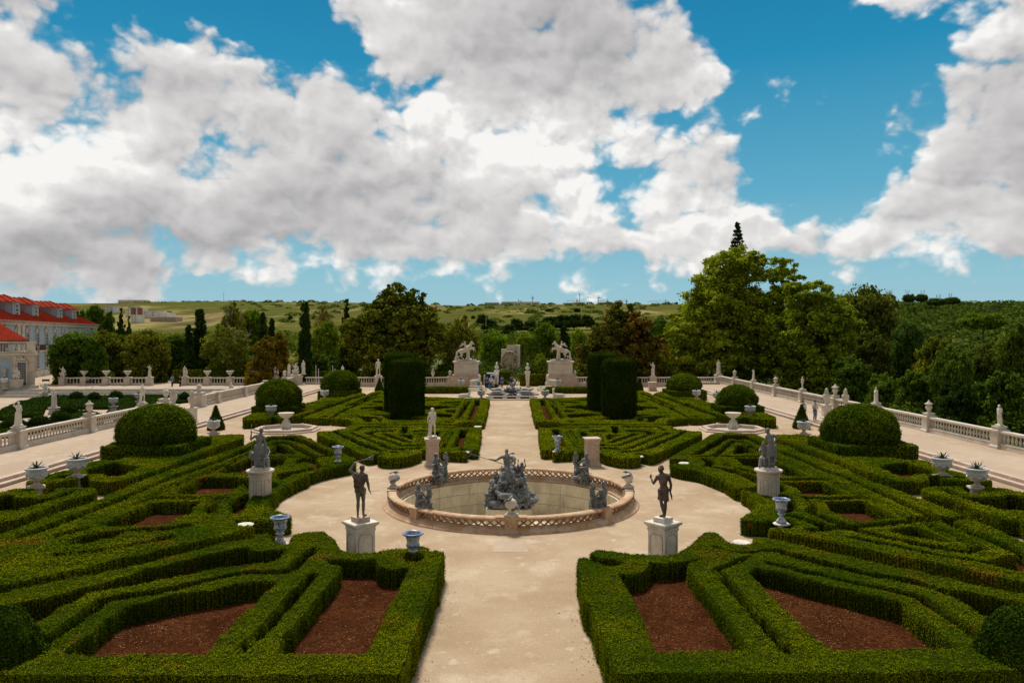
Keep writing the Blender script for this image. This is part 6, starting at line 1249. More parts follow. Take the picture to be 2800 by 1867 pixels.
o = empty('low_pool', (-62,70,LZ), 0, 'low stone pool rim in the sunken garden at the left picture edge', 'pool'); b = MB(); b.lathe([(5.2,0),(5.2,.4),(4.8,.45),(4.7,.1),(.01,.1)],40,(0,0),False); b.build('rim', M['stonegrey'], o)

# ------------------------------------------------------------------ the palace
def oriented(parent): return parent
pal = empty('palace_wing', (-101.5,185,-.6), 0, 'long pale blue palace wing with red tiled roof and dormer windows', 'palace')
ang = math.atan2(-.957, .289); pal.rotation_euler = (0,0,ang)      # local +X runs along the facade towards the viewer, facade faces local +Y
LW = 73.0; EH = 11.0; DP = 24.0
b = MB(); b.box(0,LW,-DP,0,-1,EH-.9); b.build('wall', M['bluewall'], pal)
b = MB(); b.box(-.15,LW,.003,.18,-1,1.7); 
b.build('base_course', M['cream'], pal)
b = MB(); b.box(-.3,LW,.0,.28,EH-.95,EH-.5); b.box(-.5,LW,.0,.5,EH-.5,EH-.25); b.box(-.5,0,-DP,.5,EH-.95,EH-.25); b.build('cornice', M['cream'], pal)
for x in (.0,2.4,54.2,56.4): b = MB(); b.box(x,x+1.3,.004,.26,1.7,EH-.95); b.build('pilaster', M['cream'], pal)
b = MB()                                           # hipped roof with barrel tile ridges
e = .75; z0, z1, z2 = EH-.25, EH+3.3, EH+5.0
V_ = [(-e,e,z0),(LW,e,z0),(LW,-6.5,z1),(5.0,-6.5,z1),(LW,-11,z2),(11.5,-11,z2),(-e,-DP-e,z0),(5.0,-DP+5,z1),(LW,-DP-e,z0)]
b.add(V_, [(0,1,2,3),(3,2,4,5),(0,3,7,6),(3,5,7),(6,7,5,4,8),(1,8,4,2)]); b.build('roof', M['roof'], pal)
b = MB(); n = 150
for k in range(n):
    x = -e + (LW+e)*k/n; t = min(1, max(0, (x+e)/(5.0+e)))
    b.cap((x,e,z0+.06),(max(x,-e),e-(6.5+e)*t,z0+(z1-z0)*t+.05),.09,.09,5)
b.build('tile_rolls', M['roof'], pal)
b = MB(); b.box(-e,LW,e-.02,e+.06,z0-.06,z0+.02); [b.ell((-.6+(LW+.6)*k/110, e+.02, z0+.03),(.16,.08,.10),6,4) for k in range(110)]; b.build('eaves_tiles', M['pink'], pal)
for k, x in enumerate((13.7,25.1,41.7,52.5)):       # dormers
    d_ = empty('dormer', (x,-1.5,z0), 0); d_.parent = pal; d_.scale = (1.25,1.25,1.12)
    b = MB(); b.box(-1.55,1.55,-5.2,0,.55,3.0); b.build('wall', M['bluewall'], d_)
    b = MB(); b.box(-1.75,1.75,-5.3,.15,2.95,3.12); b.build('cornice', M['cream'], d_)
    b = MB(); b.add([(-2.1,.5,3.1),(2.1,.5,3.1),(2.1,-6.6,3.1),(-2.1,-6.6,3.1),(0,-1.6,4.25),(0,-6.6,4.25)], [(0,1,4),(1,2,5,4),(3,0,4,5),(0,3,2,1)])
    for q in range(9): u = q/8; b.cap((-2.1,.5-7.1*u,3.14),(0,-1.6-5*u,4.28),.07,.07,5); b.cap((2.1,.5-7.1*u,3.14),(0,-1.6-5*u,4.28),.07,.07,5)
    b.build('roof', M['roof'], d_)
    b = MB(); b.box(-.62,.62,.003,.10,.75,2.85); w = b.build('window', M['white'], d_)
    bm_ = MB(); [bm_.box(-.48+.5*i,-.02+.5*i,.102,.108,.95+.62*j,1.45+.62*j) for i in range(2) for j in range(3)]; bm_.build('panes', M['glass'], w)
    b = MB(); b.box(1.56,1.62,-2.6,-1.0,1.2,2.7); b.build('shutter', M['steel'], d_)
def arched_window(parent, x, z, w, h, name='window', green=False, blind=False):
    f = empty(name, (x,0,z), 0); f.parent = parent
    b = MB(); t = .16
    out = [(-w/2-t,0),(w/2+t,0),(w/2+t,h-.15)]+[((w/2+t)*math.cos(a),h-.15+.42*math.sin(a)) for a in np.linspace(.15,math.pi-.15,7)]+[(-w/2-t,h-.15)]
    for sgn in (-1,1): b.box(*sorted((sgn*(w/2),sgn*(w/2+t))), .003,.16,-.1,h)
    for a in np.linspace(0,math.pi,9)[:-1]:
        a2 = a+math.pi/8; b.cap((w/2*1.12*math.cos(a),.08,h-.05+.28*math.sin(a)),(w/2*1.12*math.cos(a2),.08,h-.05+.28*math.sin(a2)),.09,.09,5)
    b.box(-w/2-.28,w/2+.28,.003,.24,-.28,-.1)
    b.build('surround', M['cream'], f)
    b = MB(); b.box(-w/2,w/2,.004,.03,-.1,h+.1); b.build('glass', M['glass'], f)
    b = MB(); c = M['greenpaint'] if green else M['white']
    for q in (-.5,-.02,.46): b.box(w*q, w*q+.05*1.3, .031,.07,-.1,h+.05)
    for q in range(5): b.box(-w/2,w/2,.032,.06,-.08+h*q/4.2,-.02+h*q/4.2)
    b.build('glazing_bars', c, f)
    if not blind:
        b = MB(); zt = h+.55; b.cap((-w/2-.35,.12,zt),(0,.12,zt+.75),.10,.10,5); b.cap((w/2+.35,.12,zt),(0,.12,zt+.75),.10,.10,5); b.box(-w/2-.4,-w/2-.1,.003,.16,h+.25,zt+.02); b.box(w/2+.1,w/2+.4,.003,.16,h+.25,zt+.02); b.box(-.5,.5,.003,.09,h+.3,zt+.3); b.build('pediment', M['cream'], f)
    return f
for k in range(11):
    x = 6.3 + 5.7*k
    arched_window(pal, x, 6.3, 1.7, 2.35); arched_window(pal, x, 2.2, 1.5, 2.5)
    if 4 < k < 9: b = MB(); b.box(x-1.9,x+1.9,.01,.95,5.35,5.5); bl = b.build('balcony', M['cream'], pal); b = MB(); [b.box(x-1.8+3.6*q/22-.03,x-1.8+3.6*q/22+.03,.88,.93,5.5,6.5) for q in range(23)]; b.box(x-1.85,x+1.85,.87,.94,6.5,6.58); b.build('railing', M['ironbal'], bl)
for x in (20.0,28.5,37.0): b = MB(); b.box(x,x+1.1,.19,.21,.1,1.2); b.build('cellar_window', M['black'], pal)
# pavilion in front of it
pv = empty('garden_pavilion', (-70.6,112.2,-.02), 0, 'low cream and blue garden pavilion with a balustraded roof, cut by the left picture edge', 'pavilion')
b = MB(); b.prism([(-20,0),(0,0),(-9.6,14),(-20,14)],-1.2,6.0); b.build('wall', M['cream'], pv)
b = MB(); b.box(-20,.35,-.35,.2,5.55,5.75); b.box(-20,.5,-.5,.2,5.75,5.95); b.box(-20,.25,-.25,0,6.0,6.25); b.build('entablature', M['cream'], pv)
b = MB(); b.box(-20,.1,-.1,.25,7.75,8.0); b.build('parapet_rail', M['cream'], pv)
for x in (-.6,-8.6,-15.8): b = MB(); b.box(x-.5,x+.5,-.14,.3,6.25,7.9); b.build('parapet_pier', M['cream'], pv)
bme = None
for k in range(34):
    x = -1.35-.43*k
    if abs(x+8.6) < .6 or abs(x+15.8) < .6: continue
    if bme is None: q = baluster_mesh(1.5).build('baluster', M['cream'], pv, True); bme = q.data
    else: q = bpy.data.objects.new('baluster', bme); COL.objects.link(q); q.parent = pv
    q.location = (x,.08,6.25)
b = MB(); b.add([(-22,.5,8.15),(-1.2,.5,8.15),(-10.5,13.5,8.15),(-22,13.5,8.15),(-10.5,7,11.6),(-16,7,11.6)], [(0,1,4,5),(1,2,4),(2,3,5,4),(3,0,5)])
for k in range(38):
    x = -1.3-.42*k; t = min(1,max(.02,(-1.2-x)/9.3)); b.cap((x,.5,8.2),(x,.5+6.5*t,8.15+3.45*t+.05),.10,.10,5)
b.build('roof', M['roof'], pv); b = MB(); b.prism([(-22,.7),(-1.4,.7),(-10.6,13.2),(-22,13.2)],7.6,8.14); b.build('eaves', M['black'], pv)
for x0, x1 in ((-5.6,-3.0),(-12.4,-9.8)): b = MB(); b.box(x0,x1,-.05,-.003,1.2-.2,5.2); b.build('blue_panel', M['bluewall'], pv); b = MB(); z0_, z1_ = 1.5,4.9; [b.cap(p, q, .07,.07,5) for p, q in (((x0+.35,-.07,z0_),(x1-.35,-.07,z0_)),((x1-.35,-.07,z0_),(x1-.35,-.07,z1_)),((x1-.35,-.07,z1_),(x0+.35,-.07,z1_)),((x0+.35,-.07,z1_),(x0+.35,-.07,z0_)))]; b.build('panel_moulding', M['cream'], pv); b = MB(); b.lathe([(.14,1.2),(.2,2.6),(.26,2.9),(.26,3.1),(.3,3.2)],10,((x0+x1)/2,-.28)); b.build('bracket', M['cream'], pv)
for x in (-1.9,-7.9,-14.4):
    d_ = empty('door', (x,-.02,.0), 0); d_.parent = pv
    b = MB(); b.box(-.85,-.62,-.14,.0,.0,4.3); b.box(.62,.85,-.14,0,0,4.3); b.box(-.95,.95,-.2,0,4.3,4.6); [b.ell((q,-.2,4.9),(.28,.14,.25),8,6) for q in (-.4,0,.4)]; b.ell((0,-.2,5.2),(.22,.14,.25),8,6); b.build('surround', M['cream'], d_)
    b = MB(); b.box(-.62,.62,-.05,-.003,0,4.28); b.build('leaf', M['greenpaint'], d_); b = MB(); [b.box(-.5+.55*i,-.08+.55*i,-.062,-.052,.9+.85*j,1.6+.85*j) for i in range(2) for j in range(4)]; b.build('panes', M['glass'], d_)
    b = MB(); [b.box(-.52+.55*i+q*.21-.012,-.52+.55*i+q*.21+.012,-.07,-.063,.9,4.2) for i in range(2) for q in range(3)]; [b.box(-.5,.5,-.071,-.064,.88+.42*j,.91+.42*j) for j in range(8)]; b.build('glazing_bars', M['white'], d_)
for x in (-.35,-2.95,-6.6): b = MB(); b.box(x-.28,x+.28,-.12,-.004,0,5.5); b.build('pilaster', M['cream'], pv)
b = MB(); [b.box(-20,1.5-.0*j,-3.0+.5*j,-2.5+.5*j,-1,-.02+.17*(j+1)) for j in range(3)]; b.build('front_steps', M['stonegrey'], pv)
pv.scale = (1,1,.85)
st = empty('palace_stairs', (-74.0,132,-.02), 0, 'broad stone stairs between the pavilion and the palace wing', 'stairs'); b = MB(); [b.box(-3,7-.9*j,-.5+.8*j,12,-.5,.22*(j+1)) for j in range(6)]; b.build('steps', M['stonegrey'], st)

# ------------------------------------------------------------------ trees
def limb(b, p, d, L, r, depth, rnd, spread=.7):
    q = p + d*L; m = p + d*L*.5 + Vector((rnd.uniform(-.06,.06)*L, rnd.uniform(-.06,.06)*L, 0)); b.tube([p,m,q],[r,r*.85,r*.68],7)
    if depth == 0: return
    for k in range(rnd.choice((2,3))):
        nd = (d + Vector((rnd.uniform(-spread,spread), rnd.uniform(-spread,spread), rnd.uniform(-.1,.55)))).normalized(); limb(b, q, nd, L*rnd.uniform(.6,.82), r*.62, depth-1, rnd, spread)
def crown_np(lobes, nclump, per, leaf, rng, rc=(.16,.30), droop=0.2, inner=True, shellb=.45, fill=.38):
    """leaf clumps spread through a set of ellipsoid lobes, each clump a ragged shell of leaves round a dense twiggy heart"""
    vol = np.array([(l[3]*l[4]*l[5])**.75 for l in lobes]); w = vol/vol.sum()
    s_ = rng.choice(len(lobes), nclump, p=w); L = np.array([l[:6] for l in lobes])[s_]
    d = rng.normal(0,1,(nclump,3)); d /= np.linalg.norm(d,axis=1,keepdims=True); rr = np.where(rng.random((nclump,1)) < shellb, rng.uniform(.78,1.04,(nclump,1)), rng.random((nclump,1))**(1/3)*.9)
    C = L[:,:3] + d*rr*L[:,3:6]; rcl = rng.uniform(*rc,nclump)*np.cbrt(L[:,3]*L[:,4]*L[:,5])
    e = rng.normal(0,1,(nclump,per,3)); e /= np.linalg.norm(e,axis=2,keepdims=True)
    e[:,:,2] = np.where(rng.random((nclump,per)) < .55, np.abs(e[:,:,2]), e[:,:,2])
    rad = rng.uniform(.62,1.12,(nclump,per,1))*(1+.25*np.sin(5*e[:,:,:1]+7*e[:,:,1:2]+3*rng.random((nclump,1,1))*6.28))
    P = C[:,None,:] + e*rad*rcl[:,None,None]*np.array([1.15,1.15,.8]); N = e*.8 + np.array([0,0,.55])
    P = P.reshape(-1,3); N = N.reshape(-1,3); P[:,2] -= droop*rng.random(len(P))*leaf
    LV, LQ = leaves(P, N, np.full(len(P), leaf), rng, .7, .5)
    V, Q = [LV], [LQ]; off = len(LV)
    if inner:
        cube = np.array([[x,y,z] for x in (-1,1) for y in (-1,1) for z in (-1,1)],float)*fill; f = np.array([[0,1,3,2],[4,6,7,5],[0,4,5,1],[2,3,7,6],[0,2,6,4],[1,5,7,3]])
        V.append((C[:,None,:]+(cube[None]*rng.uniform(.8,1.15,(nclump,8,1)))*rcl[:,None,None]).reshape(-1,3)); Q.append((f[None]+(np.arange(nclump)*8)[:,None,None]+off).reshape(-1,4)); off += nclump*8
        oc = np.array([[1,0,0],[-1,0,0],[0,1,0],[0,-1,0],[0,0,1],[0,0,-1]],float)*.66; fo = np.array([[0,2,4,4],[2,1,4,4],[1,3,4,4],[3,0,4,4],[2,0,5,5],[1,2,5,5],[3,1,5,5],[0,3,5,5]])
        La = np.array([l[:6] for l in lobes]); V.append((La[:,None,:3]+cube[None]/fill*.26*La[:,None,3:6]).reshape(-1,3)); Q.append((f[None]+(np.arange(len(La))*8)[:,None,None]+off).reshape(-1,4))
    return np.concatenate(V), np.concatenate(Q)
def make_tree(name, lobes, nclump, per, leaf, seed, trunk, mat_=None, bark=None, rc=(.16,.30), limbs=2, spread=.6, **k):
    rng = np.random.default_rng(seed); rnd = random.Random(seed); o = empty(name, (0,0,0))
    V, Q = crown_np(lobes, nclump, per, leaf, rng, rc, **k); npmesh('crown', V, Q, mat_ or M['tree'], parent=o)
    b = MB(); h, r = trunk; b.tube([Vector((0,0,-1.5)),Vector((.1*r,0,h*.5)),Vector((0,.2*r,h))],[r*1.25,r,r*.85],9)
    for _ in range(3): limb(b, Vector((0,.2*r,h*.92)), Vector((rnd.uniform(-.7,.7),rnd.uniform(-.7,.7),1)).normalized(), h*.6, r*.6, limbs, rnd, spread)
    b.build('trunk', bark or M['bark'], o); return o
# kinds, each about 10 m high and 8 m wide before scaling
KIND = {}
def kind(k):
    if k in KIND: return KIND[k]
    if k == 'round': t = make_tree('broadleaf_tree', [(0,0,6.2,3.9,3.9,3.6),(-1.8,.4,4.4,2.4,2.4,2.2),(2.0,-.3,4.8,2.3,2.3,2.2),(.3,0,8.2,2.2,2.2,1.7),(0,0,2.8,3.2,3.2,1.6)], 300, 85, .40, 1, (3.2,.22))
    if k == 'wide': t = make_tree('broadleaf_tree', [(0,0,6.0,4.2,4.0,2.6),(-2.6,0,5.0,2.2,2.2,2.2),(2.7,.2,5.4,2.2,2.2,1.9),(1.0,.5,7.8,2.3,2.3,1.5),(-.6,0,3.0,3.6,3.2,1.6)], 300, 85, .38, 2, (2.8,.24))
    if k == 'loose': t = make_tree('loose_tree', [(0,0,6.6,3.4,3.4,3.0),(-2.4,0,7.0,1.6,1.6,1.6),(2.6,0,6.2,1.5,1.5,1.5),(.6,0,9.0,1.4,1.4,1.1),(0,0,4.0,2.8,2.8,1.4)], 200, 70, .30, 3, (4.2,.17), None, M['barkpale'], (.14,.26), 3, .75, inner=False)
    if k == 'cypress': t = make_tree('cypress_tree', [(0,0,1.6+1.05*i,1.12*(1-.018*i*i*.55),1.12*(1-.018*i*i*.55),.95) for i in range(8)]+[(0,0,9.6,.42,.42,.6)], 260, 80, .22, 4, (1.6,.2), None, None, (.30,.45), 0, shellb=.7)
    if k == 'conifer': t = make_tree('conifer_tree', [(0,0,1.5+1.0*i,3.0*(1-i/9.5),3.0*(1-i/9.5),.75) for i in range(9)], 300, 60, .34, 5, (2.0,.22), None, None, (.22,.36), 0)
    if k == 'pine': t = make_tree('stone_pine', [(0,0,8.4,4.6,4.6,1.5),(-2,.5,7.8,2.2,2.2,1.0),(2.2,0,8.0,2.2,2.2,1.0)], 180, 70, .40, 6, (6.6,.22), None, None, (.2,.34), 1, .9)
    if k == 'bush': t = make_tree('broadleaf_tree', [(0,0,3.4,4.0,3.6,3.4),(-2.6,.3,2.6,2.6,2.4,2.4),(2.4,0,3.0,2.6,2.4,2.8),(.4,0,6.4,3.0,2.8,2.2),(-.8,0,7.9,2.2,2.1,1.7)], 320, 85, .40, 7, (2.0,.2))
    KIND[k] = [t, True]; return KIND[k]
GT = 'trees of the park around the garden'
def tree(k, px, ytop, hw, D, col, label, base=None, group=GT, deep=1.0):
    """place a tree so that its crown spans hw photo pixels each side at distance D"""
    K = kind(k); x = atx(px, D); b0 = -2.4 if base is None else base; h = zof(ytop, D) - b0; w = hw*D/F
    o = place(K[0], K[1], (x, D, b0), random.uniform(0,6.28), label, None); K[1] = False
    hh = {'pine':10.0,'cypress':10.4,'conifer':10.3}.get(k, 10.0); ww = {'cypress':1.25,'conifer':3.0,'pine':5.2,'loose':4.0}.get(k, 4.6)
    o.scale = (w/ww, w/ww*deep, h/hh); tag(o, label, 'tree', group)
    for c in o.children:
        if c.name.startswith('crown'): c.color = col + (1,)
    return o
DK=(.040,.064,.011); OL=(.062,.068,.010); GR=(.050,.078,.010); LG=(.085,.115,.014); MG=(.034,.058,.009); BR=(.082,.058,.010); BL=(.030,.052,.016); CY=(.016,.030,.009)
T_ = [('round',200,908,66,121,DK,'dark rounded tree standing in front of the palace wing'),('wide',300,890,62,126,OL,'olive green tree just right of the palace wing'),('round',405,902,66,124,OL,'wide olive tree above the gap with two visitors'),('bush',262,920,40,119,MG,'small mid green tree between the palace and the olive trees'),
 ('bush',228,838,26,230,DK,'dark tall tree beside the palace roof end'),('round',262,833,30,235,DK,'tallest of the dark trees between the palace and the hill town'),('bush',300,842,26,228,DK,'dark tree at the left edge of the hill town'),
 ('conifer',334,835,24,165,CY,'taller of two dark pointed conifers in front of the white apartment blocks'),('conifer',354,858,19,160,CY,'shorter of two dark pointed conifers in front of the white apartment blocks'),('cypress',519,880,17,126,CY,'shorter dark cypress of the left pair above the statues'),('cypress',548,836,24,128,CY,'taller dark cypress of the left pair above the statues'),
 ('loose',622,886,66,124,(.075,.085,.018),'thin leaved tree with pale forked branches behind the left parapet'),('loose',640,826,38,165,OL,'tall sparse tree rising above the field on the left'),('round',690,846,50,170,GR,'green tree behind the twin cypresses left of the tallest cypress'),('cypress',720,845,15,132,CY,'left cypress of the small pair before the green tree'),('cypress',744,862,14,134,CY,'right cypress of the small pair before the green tree'),
 ('bush',745,900,74,119,BR,'low tree turning orange brown behind the left parapet'),('cypress',834,816,20,121,CY,'tallest dark column cypress, standing alone against the field'),('round',895,878,46,140,LG,'bright green tree right of the tallest cypress'),('loose',885,840,34,150,(.09,.075,.03),'half bare tree top above the bright green tree'),('conifer',950,808,34,127,CY,'dark ragged conifer at the left of the big magnolia'),
 ('loose',1252,862,58,128,OL,'olive tree with forked bare trunk left of the left horseman'),('round',1353,908,48,150,(.060,.10,.010),'round bright green tree right of the left horseman'),('bush',1310,1000,24,126,LG,'small pale green shrub tree beside the left horseman pedestal'),('round',1437,910,30,160,LG,'pale green tree above the stone cascade wall'),('round',1492,882,40,155,GR,'mid green tree left of the right horseman'),('cypress',1544,884,20,145,CY,'dark cypress just behind the right horseman'),
 ('round',1582,897,26,160,(.10,.14,.015),'lime green tree between the right horseman and the brown magnolia'),('bush',1480,960,26,132,LG,'yellow green tree just left of the right horseman'),('cypress',1332,886,8,260,CY,'small distant cypress above the round bright green tree'),('round',1805,872,44,160,MG,'green tree between the brown magnolia and the big plane trees'),('bush',1450,990,34,128,DK,'dark tree right of the stone cascade wall'),('bush',1560,1000,40,130,DK,'dark tree behind the right horseman pedestal'),
 ('bush',1290,985,34,132,DK,'dark tree behind the left horseman pedestal'),('round',560,930,50,132,MG,'dark green tree behind the left cypress pair'),('round',480,915,52,134,MG,'dark green tree left of the left cypress pair'),('bush',660,955,46,130,DK,'dark shrubby tree under the sparse tree behind the left parapet'),('bush',870,960,48,126,DK,'dark tree right of the base of the tallest cypress'),('bush',1220,990,40,124,DK,'dark tree at the right foot of the big magnolia'),
 ('bush',1850,985,48,128,DK,'dark tree at the left foot of the big plane trees'),('bush',2330,960,70,112,DK,'dark tree under the plane trees above the right parapet'),('round',2370,783,96,142,(.056,.064,.016),'tall dome shaped dull green tree right of the plane trees'),('bush',2385,890,72,124,(.046,.054,.012),'dark olive tree in front of the tall dull green tree'),('round',2482,880,46,126,BL,'bluish green tree right of the tall dull green tree'),
 ('bush',2560,908,74,104,(.075,.082,.010),'yellow topped tree on the right beyond the parapet'),('wide',2608,925,58,88,DK,'dark layered tree in front of the yellow topped tree'),('bush',2690,925,72,96,(.040,.052,.010),'green tree beyond the last statue on the right parapet'),('bush',2775,868,66,108,(.050,.070,.011),'tall green tree cut off by the right picture edge'),('bush',2500,1000,70,92,DK,'dark tree below the bluish green tree beyond the right parapet'),('bush',2740,1000,90,78,DK,'dark tree nearest the right picture edge beyond the parapet'),('bush',2620,1030,70,80,CY,'darkest tree low beyond the right parapet'),('bush',2420,1010,60,98,DK,'dark tree low beyond the middle of the right parapet')]
for (k, px, yt, hw, D, c, l) in T_:
    tree(k, px, yt, hw, D, c, l, -5.6 if px > 2290 else None)
def hero(name, loc, lobes, ncl, per, leaf, seed, trunk, label, m=None, col=None, rc=(.16,.30), bark=None):
    o = make_tree(name, lobes, ncl, per, leaf, seed, trunk, m, bark, rc, 3, .75); o.location = loc; tag(o, label, 'tree', GT)
    if col: o.children[0].color = col + (1,)
    return o
q = 130*1.0/F
hero('plane_tree', (atx(2010,130),130,-3), [(0,0,21.6,5.4,5,4.2),(2.4,0,23.6,2.6,2.6,2.0),(8.6,1,21.6,2.9,2.9,2.8),(8.2,0,17.0,3.2,3,3.4),(-2.0,-1,14.8,7.6,6,5.0),(4.2,-2,13.6,6.2,5,4.4),(-7.2,0,11.8,5.0,4.4,4.0),(-8.6,-1,6.6,5.0,4.4,3.6),(0,-2,7.6,8.5,6,4.6),(7,0,8.6,5.2,5,4.4),(-4,0,18.4,4.2,4,3.2)], 900, 95, .46, 31, (6.5,.75), 'huge bright green plane tree, tallest in the picture, right of centre', None, (.115,.135,.013), (.13,.24))
hero('plane_tree', (atx(2205,124),124,-4), [(0,0,17.6,4.2,4,3.2),(-1.6,0,20.0,2.2,2.2,1.6),(1.8,-1,13.6,5.6,5,4.4),(-3.4,-1,11.4,4.4,4,4.0),(0,-2,7.2,5.8,5,4.0),(4.4,0,10.0,3.4,3,3.6),(-1,-2.5,3.6,5.4,4,2.6)], 560, 95, .46, 32, (6.0,.5), 'second bright green plane tree, leaning against the tallest one on its right', None, (.105,.130,.014), (.14,.25))
hero('magnolia_tree', (atx(1078,123),123,-2.4), [(0,0,12.2,6.0,5,4.6),(-4.2,0,9.6,4.2,4,4.6),(4.0,-.5,10.2,4.4,4,4.4),(.5,0,16.2,3.4,3,2.2),(3.2,0,15.0,2.6,2.4,2.2),(-2.4,0,14.6,2.6,2.4,2.2),(0,-1.5,6.2,7.2,5,3.8),(-.7,0,18.1,.5,.5,.5)], 520, 80, .52, 33, (4.0,.45), 'large dark glossy magnolia tree behind the left yew drums', M['magn'], None, (.13,.25), M['barkpale'])
M['magnbrown'] = mat_leaf('brown magnolia leaves', (0.065,0.085,0.010), (0.13,0.125,0.014), (0.20,0.095,0.018), 0.22, 0.47, 0.66, False, 0.15, (0.45,1.8), 0.35)
hero('magnolia_tree', (atx(1700,121),121,-2.4), [(0,0,9.6,5.0,4.6,4.4),(-3.4,0,6.2,4.0,3.6,4.0),(3.4,0,6.8,4.2,3.6,4.2),(.4,0,13.4,2.6,2.4,1.9),(0,-1.5,4.4,6.6,5,3.6),(-5,0,3.6,2.6,2.6,2.8),(5.6,0,3.8,2.4,2.4,2.8)], 480, 80, .46, 34, (3.4,.4), 'rounded magnolia tree flushed red brown on top, behind the right yew drums', M['magnbrown'], None, (.13,.25))
o = empty('norfolk_pine', (atx(2016,175),175,-3), 0, 'slim layered pine spire rising behind the tallest plane tree', 'tree', GT)
zt = zof(608,175)+3; b = MB(); b.tube([(0,0,0),(0,0,zt*.6),(0,0,zt)],[.4,.28,.05],8); rnd = random.Random(8)
P = []; 
for j in range(26):
    z = zt-.5-j*.85; r = min(2.9, .25+.21*j*1.0); 
    for k in range(7):
        a = rnd.uniform(0,6.28); e_ = (r*math.cos(a), r*math.sin(a), z+.35*r*.3); b.cap((0,0,z-.1),e_,.05,.02,5)
        for u in np.linspace(.25,1.0,9): P.append((e_[0]*u+rnd.uniform(-.12,.12), e_[1]*u+rnd.uniform(-.12,.12), z+(e_[2]-z)*u+rnd.uniform(-.1,.16)))
b.build('trunk', M['bark'], o); P = np.repeat(np.array(P),5,0)+RNG.normal(0,.13,(len(P)*5,3)); LV, LQ = leaves(P, RNG.normal(0,1,P.shape), np.full(len(P), .55), RNG, .5); c_ = npmesh('crown', LV, LQ, M['tree'], parent=o); c_.color = (.020,.032,.012,1)
o = empty('leafy_twig_tree', (atx(1050,128),128,0)) if False else None
# far skyline: pines on the wooded hill, single trees on the fields
GP = 'stone pines on the skyline and valley'
def hill_z(px, D): return hz(atx(px,D), D)
pines = [(2430,806,18,420,'lone pine at the left end of the wooded skyline'),(2487,806,17,420,'left pine of the pair on the wooded skyline'),(2520,806,17,425,'right pine of the pair on the wooded skyline'),(2560,817,26,400,'broad low pine right of the skyline pair'),(2606,814,20,410,'broad low pine farther right of the skyline pair'),(2690,859,56,240,'very broad bright pine crown on the wooded slope')]
for px, yt, hw, D, l in pines:
    K = kind('pine'); o = place(K[0], K[1], (atx(px,D),D,0), random.uniform(0,6), l); K[1] = False; h = max(zof(yt,D)-(hill_z(px,D)-1), 4); o.location.z = zof(yt,D)-h; o.scale = (hw*D/F/5.0,)*2+(h/10,); tag(o, l, 'tree', GP); 
    for c in o.children:
        if c.name.startswith('crown'): c.color = (.030,.046,.012,1) if D > 300 else (.055,.085,.012,1)
vs_ = [(1294,862,8,'small round tree alone in the dry field above the left horseman'),(1320,857,22,''),(1356,851,18,''),(1390,850,24,''),(1420,848,26,''),(1455,846,22,''),(1340,870,30,''),(1412,868,30,''),(1450,872,28,''),(1390,884,30,''),(1500,862,30,''),(1535,858,32,''),(1570,856,32,''),(1605,858,28,''),(1502,843,16,''),(1578,842,12,''),(1640,852,20,''),(1610,834,8,''),(1622,835,7,''),(1634,834,8,''),(1646,832,9,''),(1668,826,17,''),(1686,829,14,''),(1712,830,12,''),(1740,834,9,''),(1758,832,10,''),(1774,832,12,''),(1790,832,14,''),(1812,830,13,''),(1832,831,14,''),(1850,826,8,''),(1864,830,10,''),(1255,838,9,''),(1350,890,34,''),(1395,905,30,''),(1460,892,26,''),(872,826,5,''),(900,827,5,''),(925,828,5,''),(795,862,8,''),(1850,858,26,''),(1640,880,24,'')]
for i, (px, yt, hw, l) in enumerate(vs_):
    D = 1450 if yt < 840 else (950 if yt < 856 else (620 if yt < 875 else 380)); kk = 'cypress' if px in (1610,1622,1634,1850) else 'bush' if yt >= 845 else 'round'
    K = kind(kk); gz = hill_z(px,D); h = hw*D/F*(1.25 if kk != 'cypress' else 4.5); o = place(K[0], K[1], (atx(px,D),D,zof(yt,D)-h), random.uniform(0,6)); K[1] = False
    o.scale = (hw*D/F/(5.0 if kk != 'cypress' else 1.3),)*2+(h/10,); tag(o, l or 'distant dark tree on the fields beyond the garden, %s from the left in the far valley' % ORD[i % 40] if not l else l, 'tree', GP)
    for c in o.children:
        if c.name.startswith('crown'): c.color = (.030,.046,.016,1)
for i, o in enumerate(sorted([x for x in COL.objects if x.get('label','').startswith('distant dark tree')], key=lambda x: CX+F*x.location.x/x.location.y)): o['label'] = 'distant dark tree in the fields, %s from the left' % (ORD[i] if i < len(ORD) else 'last')
# woods that read as one mass
def wood(name, label, pts, n, per, leaf, col, seed, mat_=None):
    """pts: function rng -> (x,y,z,r) of one canopy"""
    rng = np.random.default_rng(seed); C = np.array([pts(rng) for _ in range(n)]); e = rng.normal(0,1,(n,per,3)); e /= np.linalg.norm(e,axis=2,keepdims=True); e[:,:,2] = np.abs(e[:,:,2])*.9-.25
    P = (C[:,None,:3]+e*C[:,None,3:4]*rng.uniform(.85,1.08,(n,per,1))*np.array([1,1,.7])).reshape(-1,3); N = (e+np.array([0,0,.5])).reshape(-1,3)
    LV, LQ = leaves(P, N, np.repeat(C[:,3]*leaf, per), rng, .75, .45); o = npmesh(name, LV, LQ, mat_ or M['tree']); o.color = col+(1,); return tag(o, label, 'wood', None, 'stuff')
def pr_(px0, px1, d0, d1, r0, r1, lift=.35):
    def f(rng):
        px = rng.uniform(px0,px1); D = d0+(d1-d0)*rng.random()**.8; x = atx(px,D); r = rng.uniform(r0,r1); return (x,D,hz(x,D)+r*lift,r)
    return f
wood('wooded_hill', 'dense dark green wood covering the hill on the right', pr_(2405,3300,165,640,3.4,7.5), 1500, 60, .26, (.029,.044,.011), 51)
